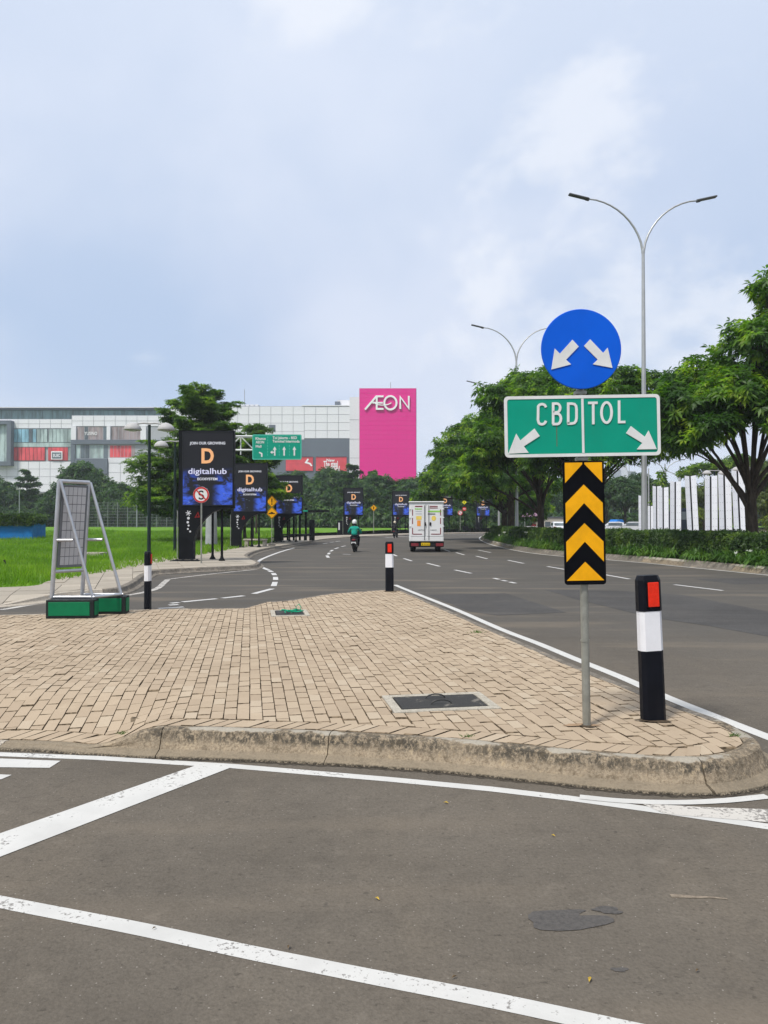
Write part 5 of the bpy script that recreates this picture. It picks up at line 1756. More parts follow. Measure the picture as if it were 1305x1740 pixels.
# green strap on the far cover
M_STRAP = PM('green_strap', (.01, .30, .16), .6, .2, 30)
rs = random.Random(4)
c = G(497, 1041, .185)
m = MB()
for i in range(5):
    a = rs.uniform(0, 6.28)
    pts = []
    for k_ in range(9):
        t_ = k_ / 8
        pts.append((c.x + (t_ - .5) * .34 * math.cos(a) + .05 * math.sin(t_ * 9 + i), c.y + (t_ - .5) * .3 * math.sin(a) + .05 * math.cos(t_ * 7 + i), c.z + .012 + .035 * abs(math.sin(t_ * 6 + i))))
    m.tube(pts, .008, 5)
m.tube([(c.x + .05, c.y, c.z + .02), (c.x + .06, c.y + .02, c.z + .10), (c.x + .10, c.y + .02, c.z + .14), (c.x + .14, c.y, c.z + .09), (c.x + .13, c.y, c.z + .02)], .006, 5)
tag(m.build('plastic_strap', M_STRAP), 'tangled green plastic strap lying on the far chamber cover', 'strap')
# fallen leaves on the asphalt in front
M_DRY = PM('dry_leaf', (.48, .33, .05), .8, .3, 30); M_DRYB = PM('brown_leaf', (.16, .11, .06), .8, .3, 30)
for px, py, s_, mm, lab in ((1002, 1664, .030, M_DRY, 'yellow fallen leaf on the asphalt near the bottom of the photo'), (758, 1364, .028, M_DRY, 'yellow leaf below the front kerb line'), (940, 1420, .022, M_DRY, 'small yellow leaf in the middle of the front lane'),
                        (641, 1527, .026, M_DRY, 'curled pale leaf left of the oil stain'), (1185, 1649, .020, M_DRYB, 'small dark scrap on the asphalt right of the yellow leaf'), (490, 1609, .022, M_DRYB, 'brown scrap above the lower white line'),
                        (262, 1577, .016, M_DRYB, 'dark speck on the lower white line'), (772, 1660, .022, M_DRYB, 'brown scrap above the lower line near its right end')):
    q = G(px, py, .008); s_ *= .62
    m = MB(); a = rs.uniform(0, 3)
    d1, d2 = Vector((math.cos(a), math.sin(a), 0)), Vector((-math.sin(a), math.cos(a), 0))
    V_ = [d1 * -s_, d2 * s_ * .35 + Vector((0, 0, .006)), d1 * s_, d2 * -s_ * .35 + Vector((0, 0, .008)), d1 * s_ * .3 + Vector((0, 0, .001)), d1 * -s_ * .3 + Vector((0, 0, .001))]
    m.add(V_, [(0, 5, 1), (5, 4, 1), (4, 2, 1), (0, 3, 5), (5, 3, 4), (4, 3, 2)])
    tag(m.build('fallen_leaf', mm, None, q), lab, 'leaf')

# ================================================================== billboards
def screenmat():
    t = NT('led_screen')
    sx_ = t.n.new('ShaderNodeSeparateXYZ'); t.l.new(t.coord(), sx_.inputs[0])
    x, z = sx_.outputs[0], sx_.outputs[2]
    n = t.noise(t.coord(scale=(1, 1, 1.6)), 1.5, 5, .6, .6)
    low = t.ramp(z, 2.95, 3.75, 1, 0)
    side = t.ramp(t.math('ABSOLUTE', t.math('SUBTRACT', x, .80)), .18, .62, .0, 1)
    glow = t.math('MULTIPLY', t.math('MULTIPLY', low, side), t.ramp(n, .42, .60))
    c = t.mix(glow, (.016, .017, .021), (.06, .15, .85))
    n2 = t.noise(t.coord(scale=(1, 1, 2.2)), 5, 4, .6)
    c = t.mix(t.math('MULTIPLY', t.math('MULTIPLY', low, t.ramp(n2, .62, .72)), .5), c, (.35, .48, .65))
    t.l.new(c, t.b.inputs['Emission Color']); t.b.inputs['Emission Strength'].default_value = .85
    return t.done((.006, .006, .007), .45, 0, .12)
M_SCREEN = screenmat()
M_BB = PM('billboard_black', (.0065, .0075, .009), .55, .2, 2, spec=.08)
M_BB2 = PM('billboard_side', (.022, .024, .027), .55, .15, 2, spec=.1)
E_WHITE = EM('lit_white', (.80, .82, 1.0), .85); E_ORANGE = EM('lit_orange', (.95, .47, .20), .9); E_GREYT = EM('lit_grey', (.72, .73, .80), .9); E_LILAC = EM('lit_lilac', (.34, .27, .80), .5)
M_LOGO = PM('white_decal', (.62, .62, .64), .6, .05); M_REDL = PM('red_decal', (.22, .012, .012), .6, .1)
def billboard():
    t = thing('billboard', '', 'billboard')
    k = .0234 / 7.25
    bx = lambda p: (p - 200) * k
    bz = lambda p: (1690 - p) * k
    # body: frame plate with the swept leg, one outline with depth
    outl = [(bx(105), bz(1672)), (bx(292), bz(1672)), (bx(292), bz(1450))]
    outl += [(bx(x), bz(z)) for x, z in ((300, 1395), (318, 1335), (345, 1280), (385, 1222), (430, 1168), (480, 1122), (535, 1086), (590, 1064), (640, 1052), (785, 1046))]
    outl += [(bx(785), bz(86)), (bx(105), bz(86))]
    MB().plate(outl, -.16, .16, 0, 1).build('frame', [M_BB, M_BB2], t)
    scr = MB().box(((bx(160) + bx(765)) / 2, -.162, (bz(112) + bz(1000)) / 2), (bx(765) - bx(160), .02, bz(112) - bz(1000))).build('screen', M_SCREEN, t)
    m = MB()
    x0_, x1_, z0_, z1_ = bx(152), bx(773), bz(1008), bz(104)
    for c_, d_ in ((((x0_ + x1_) / 2, -.172, z1_), (x1_ - x0_ + .03, .03, .03)), (((x0_ + x1_) / 2, -.172, z0_), (x1_ - x0_ + .03, .03, .03)), ((x0_, -.172, (z0_ + z1_) / 2), (.03, .03, z1_ - z0_ - .031)), ((x1_, -.172, (z0_ + z1_) / 2), (.03, .03, z1_ - z0_ - .031))): m.box(c_, d_)
    m.build('screen_bezel', M_BB2, t)
    mx_ = bx(460)
    text('JOIN OUR GROWING', .105, E_GREYT, scr, (mx_, -.176, bz(243)), bold=.004, width=bx(680) - bx(244))
    text('digitalhub', .235, E_LILAC, scr, (mx_, -.174, bz(585) - .006), bold=.006, width=bx(697) - bx(221))
    text('digitalhub', .23, E_WHITE, scr, (mx_, -.180, bz(585)), bold=.002, width=bx(694) - bx(224))
    text('ECOSYSTEM', .095, E_GREYT, scr, (mx_, -.176, bz(683)), bold=.004, width=bx(582) - bx(336))
    dpts = [(405, 475), (405, 325), (445, 325), (485, 332), (510, 360), (520, 400), (510, 440), (485, 468), (445, 475)]
    MB().stroke([(bx(x), bz(z)) for x, z in dpts], .118, -.182, -.172, closed=True).build('logo', E_ORANGE, scr)
    dec = MB()
    for x, z, r_ in ((228, 1165, 17), (220, 1215, 15), (230, 1255, 12), (222, 1297, 11), (250, 1328, 12)):
        dec.plate([(bx(a), bz(b)) for a, b in arc(x, z, r_, r_, 360, 0, 10)[:-1]], -.166, -.159)
    for a in range(3):
        c_, s_ = math.cos(R(a * 60 + 10)) * 34, math.sin(R(a * 60 + 10)) * 34
        dec.stroke([(bx(228 - c_), bz(1103 - s_)), (bx(228 + c_), bz(1103 + s_))], .028, -.167 - a * .001, -.159)
    dec.build('flower_decal', M_LOGO, t)
    MB().stroke([(bx(x), bz(z)) for x, z in ((308, 1160), (345, 1095), (362, 1150), (318, 1150))], .035, -.166, -.159).build('red_decal', M_REDL, t)
    MB().box((bx(190), 0, .012), (1.12, .75, .03), bev=.006).build('base_plate', M_BB, t)
    m = MB()
    for x in (-.35, -.1, .25, .45): m.box((x, -.22, .05), (.10, .08, .06), bev=.01)
    m.build('anchor_foot', M_BB2, t)
    for px, y in ((625, .06), (418, 1.4)):
        pl = MB().tube([(bx(px), y, 0), (bx(px), y, bz(1046 if px > 600 else 900))], .052, 8)
        pl.lathe([(.13, .0), (.13, .03), (.07, .12), (.055, .2)], 10, (bx(px), y, 0))
        pl.build('support_pole', M_BB, t)
    MB().tube([(bx(418), 1.4, bz(900)), (bx(418), .15, bz(760))], .04, 6).build('rear_strut', M_BB, t)
    MB().tube([(bx(95), -.17, .1), (bx(95), -.17, 1.95), (bx(88), -.17, 2.0)], .02, 6).build('conduit', M_POST, t)
    return t
BBG = 'black digitalhub billboards along the left kerb'
bb = None
for i, (px, D_, z, lab) in enumerate(((318, 30.6, .15, 'nearest and largest digitalhub billboard behind the round no-stopping sign'), (402, 47.4, .15, 'second digitalhub billboard partly hidden behind the nearest one'),
        (473, 59.9, .17, 'third digitalhub billboard with the slatted bench behind and yellow diamonds in front'), (588, 84.5, .32, 'digitalhub billboard beyond the rider in green'),
        (670, 96.5, .42, 'digitalhub billboard just left of the truck'), (746, 106, .5, 'digitalhub billboard mostly hidden by the truck'), (812, 124, .6, 'farthest digitalhub billboard above the tip of the median hedge'))):
    o = billboard() if bb is None else copy_tree(bb)
    bb = bb or o
    q = A(px, 900, D_)
    place(o, (q.x, D_, z), R(0 if i < 4 else -2), 1.0, lab, BBG)
# --- no-stopping sign
def round_sign():
    q = G(342, 957, .15)
    s_ = q.y / FPX
    t = thing('no_stopping_sign', 'round no-stopping sign with a black S on a thin grey pole', 'road sign', (q.x, q.y, .15))
    zc = (957 - 841) * s_
    MB().tube([(0, 0, -.05), (0, 0, zc)], .030, 8).build('pole', M_POST, t)
    d = MB().lathe([(.30, -.02), (.30, -.035)], 36, (0, -.02, zc), axis='y', smooth=False).build('sign_disc', M_SIGNW, t)
    MB().stroke(arc(0, zc, .265, .265, 0, 360, 36)[:-1], .06, -.062, -.054, closed=True).build('red_ring', PM('sign_red', (.50, .03, .03), .5, .1), d)
    S_ = arc(0, zc + .065, .085, .075, 20, 250, 10) + arc(0, zc - .075, .090, .080, 80, -160, 10)
    MB().stroke(S_, .048, -.060, -.054).build('letter', M_BLK, d)
    MB().stroke([(-.19, zc + .19), (.19, zc - .19)], .045, -.066, -.0605).build('red_bar', PM('sign_red', (.50, .03, .03)), d)
round_sign()
# --- yellow diamonds
def diamond(parent, zc, h, kind, y=-.05):
    o = MB().plate([(0, zc - h), (h, zc), (0, zc + h), (-h, zc)], y, y + .015).build('warning_plate', M_YEL if kind != 'person' else PM('lime_reflective', (.72, .70, .02), .45, .06), parent)
    e = h * .90
    MB().stroke([(0, zc - e), (e, zc), (0, zc + e), (-e, zc)], h * .06, y - .004, y + .001, closed=True).build('black_border', M_BLK, o)
    m = MB()
    if kind == '!':
        m.stroke([(0, zc + h * .55), (0, zc - h * .15)], h * .17, y - .005, y + .001); m.plate(arc(0, zc - h * .4, h * .12, h * .12, 0, 360, 10)[:-1], y - .005, y + .001)
    elif kind == 'hump':
        m.plate([(-h * .58, zc - h * .18), (h * .58, zc - h * .18), (h * .5, zc - h * .04), (h * .25, zc), (h * .12, zc + h * .14), (-h * .12, zc + h * .14), (-h * .25, zc), (-h * .5, zc - h * .04)], y - .005, y + .001)
    elif kind == 'person':
        m.plate(arc(0, zc + h * .45, h * .11, h * .11, 0, 360, 8)[:-1], y - .005, y + .001)
        m.stroke([(0, zc + h * .3), (0, zc - h * .05)], h * .22, y - .005, y + .001)
        m.stroke([(0, zc - h * .02), (-h * .2, zc - h * .5)], h * .12, y - .006, y + .001); m.stroke([(0, zc - h * .02), (h * .2, zc - h * .5)], h * .12, y - .007, y + .001)
    else:
        m.stroke([(0, zc - h * .5), (0, zc + h * .15)], h * .14, y - .005, y + .001); m.plate([(-h * .24, zc + h * .12), (h * .24, zc + h * .12), (0, zc + h * .55)], y - .006, y + .001)
        m.stroke([(0, zc - h * .3), (-h * .28, zc + h * .0)], h * .12, y - .0065, y + .001)
    m.build('black_symbol', M_BLK, o)
q = G(462, 927, .15); s_ = q.y / FPX
t = thing('warning_sign', 'pole with two yellow diamonds, an exclamation mark above a speed hump', 'road sign', (q.x, q.y, .15))
MB().tube([(0, 0, 0), (0, 0, (927 - 845) * s_)], .032, 8).build('pole', M_POST, t)
MB().box((0, 0, .04), (.45, .3, .08), bev=.02).build('base_block', M_BB2, t)
diamond(t, (927 - 852.5) * s_, 10 * s_, '!'); diamond(t, (927 - 871.5) * s_, 10.5 * s_, 'hump')
for px, py, pb, Y, hh, kd, lab in ((635, 863, 909, 92, 5.8, 'arrow', 'yellow diamond sign on a grey pole right of the fourth billboard'), (789, 853.5, 900, 116, 4.2, 'person', 'lime yellow pedestrian diamond on a dark pole right of the truck')):
    q = A(px, 905, Y); z = .16 + field_rise(Y) * .6
    t = thing('warning_sign', lab, 'road sign', (q.x, Y, z))
    zc = A(px, py, Y).z - z
    MB().tube([(0, 0, 0), (0, 0, zc)], .045, 8).build('pole', M_POST if kd == 'arrow' else M_BB, t)
    diamond(t, zc, hh * Y / FPX, kd)
    if kd == 'person':
        o = MB().lathe([(.30, -.02), (.30, -.04)], 20, (0, -.06, zc - 1.0), axis='y', smooth=False).build('sign_disc', PM('sign_red', (.50, .03, .03)), t)
        MB().box((0, -.105, zc - 1.0), (.35, .008, .11)).build('white_bar', M_SIGNW, o)
        MB().box((.15, 0, .30), (.9, .5, .6), bev=.03).build('control_box', M_BB, t)
q = A(782, 905, 114); z = .5
t = thing('no_parking_sign', 'round red and white sign left of the lime pedestrian diamond', 'road sign', (q.x, 114, z))
zc = A(782, 871.5, 114).z - z
MB().tube([(0, 0, 0), (0, 0, zc)], .04, 6).build('pole', M_POST, t)
o = MB().lathe([(.36, -.02), (.36, -.04)], 24, (0, -.04, zc), axis='y', smooth=False).build('sign_disc', M_SIGNW, t)
MB().stroke(arc(0, zc, .30, .30, 0, 360, 24)[:-1], .10, -.09, -.078, closed=True).build('red_ring', PM('sign_red', (.50, .03, .03)), o)
MB().stroke([(-.2, zc + .2), (.2, zc - .2)], .07, -.095, -.0905).build('red_bar', PM('sign_red', (.50, .03, .03)), o)
# --- overhead direction sign on its gantry arm
def gantry():
    Y = 50.0
    pb = A(359, 930, Y)
    t = thing('overhead_sign', 'green overhead direction sign on a white gantry arm beyond the first billboards', 'road sign', (pb.x, Y, .15))
    lx_ = lambda px: A(px, 800, Y).x - pb.x
    lz_ = lambda py: A(652, py, Y).z - .15
    M_GAN = PM('white_gantry_paint', (.62, .63, .62), .5, .08, 4)
    MB().tube([(0, 0, -.1), (0, 0, 3.0), (0, 0, lz_(738))], [.40, .33, .26], 14).build('column', PM('gantry_column_grey', (.34, .35, .35), .6, .12, 3), t)
    MB().box((0, 0, .06), (1.3, 1.1, .12), bev=.03).build('base_plinth', M_BB2, t)
    zu, zl = lz_(742), lz_(757)
    for y in (.25, -.25):
        MB().tube([(0, y, zu), (lx_(470), y, zu)], .06, 8).build('upper_chord', M_GAN, t)
    MB().tube([(0, 0, zl - .3), (lx_(470), 0, zl - .3)], .07, 8).build('lower_chord', M_GAN, t)
    for a, b in ((385, 409), (432, 409), (432, 455), (385, 360)):
        MB().tube([(lx_(a), 0, zl - .3), (lx_(b), 0, zu)], .045, 6).build('lattice_bar', M_GAN, t)
    MB().tube([(lx_(409), 0, zl - .6), (lx_(409), 0, zu)], .045, 6).build('lattice_bar', M_GAN, t)
    x0_, x1_, z0_, z1_ = lx_(430.5), lx_(513.5), lz_(782), lz_(739.5)
    c_ = ((x0_ + x1_) / 2, (z0_ + z1_) / 2)
    bd = MB().plate(rrect(*c_, x1_ - x0_, z1_ - z0_, .08), -.42, -.36).build('sign_board', M_GREEN, t)
    m = MB()
    o_, i_ = rrect(*c_, x1_ - x0_ - .02, z1_ - z0_ - .02, .08), rrect(*c_, x1_ - x0_ - .12, z1_ - z0_ - .12, .06)
    n_ = len(o_)
    m.add([(p[0], -.424, p[1]) for p in o_ + i_], [(i, (i + 1) % n_, n_ + (i + 1) % n_, n_ + i) for i in range(n_)])
    M_DASH = PM('pale_green_line', (.10, .50, .38), .5, .05)
    m.build('border', M_DASH, bd)
    f = lambda px, py: (lx_(420 + px / 4.078), lz_(640 + py / 4.078))
    for s__, px, py, w in (('Khusus', 100, 433, 70), ('AEON', 95, 458, 58), ('Mall', 86, 487, 40), ('Tol Jakarta - BSD', 266, 428, 168), ('Terminal Intermoda', 275, 452, 186)):
        p_ = f(px, py); text(s__, .17, M_SIGNW, bd, (p_[0], -.428, p_[1]), bold=.006, width=w / 4.078 * Y / FPX)
    for x in (148, 228, 298):
        for k_ in range(4 if x > 148 else 7):
            p_ = f(x, 545 - k_ * 20)
            MB().box((p_[0], -.424, p_[1]), (.03, .006, .11)).build('lane_dash_mark', M_DASH, bd)
    for x in (197, 262, 332):
        p_, q_ = f(x, 552), f(x, 488)
        big_arrow(p_, q_, .09, .24, .22, 'arrow', M_SIGNW, bd, -.430, -.421)
    p_, q_ = f(197, 528), f(166, 528); big_arrow(p_, q_, .08, .22, .14, 'arrow', M_SIGNW, bd, -.433, -.4215)
    p_, q_ = f(108, 560), f(90, 528); MB().stroke([p_, f(108, 538), q_], .09, -.430, -.421).build('arrow', M_SIGNW, bd)
gantry()
# --- slatted bench shelter behind the third billboard
q = A(499, 914, 63); t = thing('slatted_shelter', 'black slatted bench shelter behind the third billboard', 'shelter', (q.x, 63, .2))
for i in range(5): MB().box((-1.05 + i * .5, .5, 1.35), (.17, .12, 2.7), bev=.02).build('slat_post', M_BB, t)
MB().box((.1, 0, .50), (2.6, .55, .09), bev=.02).build('bench_seat', M_BB2, t)
for x in (-.9, 0, .9): MB().box((x, 0, .23), (.10, .45, .44), bev=.01).build('bench_leg', M_BB, t)
MB().box((1.5, 0, .85), (.42, .4, 1.7), bev=.02).build('litter_bin', M_BB, t)
MB().box((.95, .2, 2.42), (3.9, 1.1, .16), bev=.02).build('canopy', M_BB, t)
MB().box((.85, -.37, 2.42), (.7, .03, .11)).build('green_strip', PM('strip_green', (.02, .40, .26), .5), t)
q = A(578, 911, 85.5); t = thing('kiosk_post', 'low dark pillar standing at the left of the fourth billboard', 'pillar', (q.x, 85.5, .3))
MB().box((0, 0, .8), (.62, .5, 1.6), bev=.03).build('pillar_body', M_BB, t); MB().box((-.1, -.26, .95), (.16, .03, .8), bev=.01).build('light_strip', M_LOGO, t)
q = A(434, 931, 49.5); t = thing('concrete_bench', 'grey stone bench between the second billboard and its thin pole', 'bench', (q.x, 49.5, .15))
MB().box((0, 0, .42), (1.5, .5, .10), bev=.02).build('bench_seat', M_COLLAR, t)
for x in (-.55, .6): MB().box((x, 0, .18), (.22, .42, .37), bev=.02).build('bench_leg', M_COLLAR, t)
# --- mushroom lamps
M_LAMPH = PM('grey_lamp_shade', (.40, .39, .38), .5, .08, 6)
M_LAMPP = PM('dark_green_pole', (.012, .024, .022), .45, .2, 4)
def mushroom(h, arm=.62):
    t = thing('park_lamp', '', 'lamp')
    MB().tube([(0, 0, 0), (0, 0, h * .5), (0, 0, h - .05)], [.075, .065, .055], 10).lathe([(.14, 0), (.14, .05), (.085, .12)], 10).build('pole', M_LAMPP, t)
    MB().tube([(-arm, 0, h - .02), (-.2, 0, h + .02), (0, 0, h), (.2, 0, h + .02), (arm, 0, h - .02)], .035, 6).build('cross_arm', M_LAMPH, t)
    for s_ in (-1, 1):
        sh = MB().lathe([(.34, h - .26), (.35, h - .24), (.30, h - .12), (.19, h - .02), (.06, h + .03), (.0, h + .035)], 18, (s_ * arm * 1.05, 0, 0)).build('lamp_shade', M_LAMPH, t)
        MB().lathe([(.16, h - .30), (.17, h - .255), (.0, h - .25)], 12, (s_ * arm * 1.05, 0, 0)).build('lamp_glass', PM('lamp_glass', (.55, .56, .55), .25, .05), sh)
    return t
LG = 'double mushroom lamps'
l0 = mushroom(5.45); q = A(253, 952, 30.5); place(l0, (q.x, 30.5, .15), R(4), 1, 'tall double mushroom lamp behind the left bollard', LG)
l1_ = copy_tree(l0); q = A(297, 945, 36.5); place(l1_, (q.x, 36.5, .15), R(8), .985, 'double mushroom lamp whose right shade is hidden by the first billboard')
for px, py, Y, lab in ((1214, 800, 66, 'double mushroom lamp rising above the middle white pylons'), (1266, 794, 58, 'mushroom lamp behind the fork of the tree at right')):
    p = A(px, py, Y); o = copy_tree(l0); place(o, (p.x, Y, .08), R(10), (p.z - .08) / 5.45, lab)
# --- tall twin-arm street lights
M_LIGHTP = PM('galvanised_light_pole', (.42, .43, .43), .45, .08, 2, .5)
M_LIGHTH = PM('dark_luminaire', (.10, .105, .11), .45, .1)
def street_light(sc_):
    t = thing('street_light', '', 'street light')
    fk, tp = 14.9 * sc_, 17.6 * sc_
    MB().tube([(0, 0, 0), (0, 0, fk * .5), (0, 0, fk)], [.15, .115, .075], 10).lathe([(.28, 0), (.28, .05), (.17, .3)], 10).build('pole', M_LIGHTP, t)
    MB().lathe([(.085, fk - .1), (.095, fk), (.085, fk + .12)], 10).build('collar', M_LIGHTP, t)
    W1 = 2.72 * sc_
    for s_ in (-1, 1):
        pts = []
        for k_ in range(11):
            f = k_ / 10
            pts.append((s_ * (.03 + W1 * f ** 1.55), 0, fk + (tp - fk) * (1 - (1 - f) ** 1.75) * .93 + .05 * f))
        pts[-1] = (s_ * W1 * 1.02, 0, pts[-1][2])
        MB().tube(pts, [.06 - .0022 * i for i in range(11)], 7).build('arm', M_LIGHTP, t)
        e = pts[-1]
        hd = MB(); ang = R(-13) * s_
        hd.box((e[0] + s_ * .42, 0, e[2] + .10), (1.02, .26, .085), (0, ang, 0), bev=.03)
        hd.box((e[0] + s_ * .0, 0, e[2] - .01), (.22, .16, .14), (0, ang, 0), bev=.03)
        hd.build('luminaire', M_LIGHTH, t)
    return t
SLG = 'twin arm street lights of the median'
D1 = 36.0
ls = None
for px, Y, ptip, lab in ((1095, D1, 326, 'nearest tall twin arm street light standing behind the hedge right of the sign'), (878, D1 * 1.646, 549, 'second twin arm street light partly hidden by the blue disc'), (848, D1 * 2.30, 645, 'third twin arm street light with only its left arm clear of the crowns')):
    q = A(px, 890, Y)
    H = A(px, ptip, Y).z - .2
    o = street_light(1.0) if ls is None else copy_tree(ls)
    ls = ls or o
    place(o, (q.x, Y, .2), R(2), H / 17.85, lab, SLG)
# arms of other lamps far right
def arm_lamp(px, py, Y, w, lab, single=False):
    p = A(px, py, Y)
    t = thing('arm_lamp', lab, 'street light', (p.x, Y, .06))
    h = p.z - .06
    MB().tube([(0, 0, 0), (0, 0, h)], [.11, .07], 6).build('pole', M_LIGHTP, t)
    for s_ in ((1, -1) if not single else (-1,)):
        MB().tube([(0, 0, h * .86), (s_ * w * .25, 0, h * .97), (s_ * w * .6, 0, h * 1.02), (s_ * w, 0, h * 1.05)], .05, 5).build('arm', M_LIGHTP, t)
        MB().box((s_ * w * 1.12, 0, h * 1.055), (w * .3, .2, .08), bev=.02).build('luminaire', M_LIGHTH, t)
arm_lamp(1130, 788, 84, 1.7, 'dark lamp pole with arms above the small white pylons')
arm_lamp(1102, 796, 96, 1.6, 'curved arm lamp left of the dark lamp pole', True)
arm_lamp(1155, 806, 104, 1.6, 'small twin arm lamp far behind the white pylons')
arm_lamp(1069, 792, 150, 2.2, 'slim lamp standing in front of the hazy tower block', True)
# ================================================================== white pylons on the right
M_PYL = PM('white_pylon_sheet', (.84, .855, .90), .5, .03, 1.2, dirt=.06)
M_PYLD = PM('pylon_seam', (.018, .018, .022), .7, .1)
def pylon(w, h, tilt):
    t = thing('white_pylon', '', 'pylon')
    for s_ in (-1, 1):
        m = MB()
        g_ = .062
        x0_, x1_ = (g_, w / 2) if s_ > 0 else (-w / 2, -g_)
        yf0, yf1 = (.10, 0) if s_ > 0 else (0, .10)
        vs = [(x0_, yf0, 0), (x1_, yf1, 0), (x1_, yf1 + .07, 0), (x0_, yf0 + .07, 0)]
        vs += [(x, y, h + (.05 if abs(x) > .1 else 0)) for x, y, _ in vs]
        m.add(vs, [(0, 1, 5, 4), (1, 2, 6, 5), (2, 3, 7, 6), (3, 0, 4, 7), (4, 5, 6, 7), (3, 2, 1, 0)])
        m.build('sheet', M_PYL, t)
        b = MB()
        for k in range(9):
            for x in (x0_ + .09 * (1 if s_ > 0 else 1), x1_ - .09):
                b.box((x, yf0 + (yf1 - yf0) * (x - x0_) / (x1_ - x0_) - .006, .25 + k * (h - .5) / 8), (.035, .02, .035))
        b.build('bolt_heads', M_GAP, t)
    MB().box((0, .130, h / 2), (.16, .05, h - .02)).build('seam_rail', M_PYLD, t)
    MB().box((0, .06, .05), (w + .2, .5, .12), bev=.02).build('plinth', M_COLLAR, t)
    return t
PG = 'white pylons across the right carriageway'
py0 = None
for a, b, top, Y, lean_, lab in ((1085.5, 1096, 842.5, 68, 0, 'small white pylon partly behind the tall light pole'), (1101, 1110.5, 860, 72, 0, 'shortest white pylon just right of the light pole'), (1109.5, 1124, 826.5, 66, .0, 'white pylon overlapped by its neighbour at the left of the group'),
        (1119.5, 1136, 828.5, 63, 0, 'white pylon standing before the young sparse tree'), (1139, 1157, 818.6, 59, .3, 'white pylon left of the dark van'), (1169.5, 1188.5, 809, 57, -2.6, 'leaning white pylon right of the dark van'),
        (1198.6, 1219.4, 809, 54, 0, 'upright white pylon below the double mushroom lamp'), (1223.5, 1244.5, 806.6, 52, -1.0, 'white pylon with a buckled seam left of the tree trunk'), (1249, 1270, 800, 51, -2.2, 'tallest white pylon behind the trunk of the tree at right')):
    p0, p1, pt = A(a, 890, Y), A(b, 890, Y), A(a, top, Y)
    w_, h_ = p1.x - p0.x, pt.z - .06
    o = pylon(.84, 5.0, 0) if py0 is None else copy_tree(py0)
    py0 = py0 or o
    place(o, ((p0.x + p1.x) / 2, Y, .06), R(rb.uniform(-6, 6)), (w_ / .84, w_ / .84, h_ / 5.0), lab, PG)
    o.rotation_euler = (0, R(lean_), R(rb.uniform(-6, 6)))
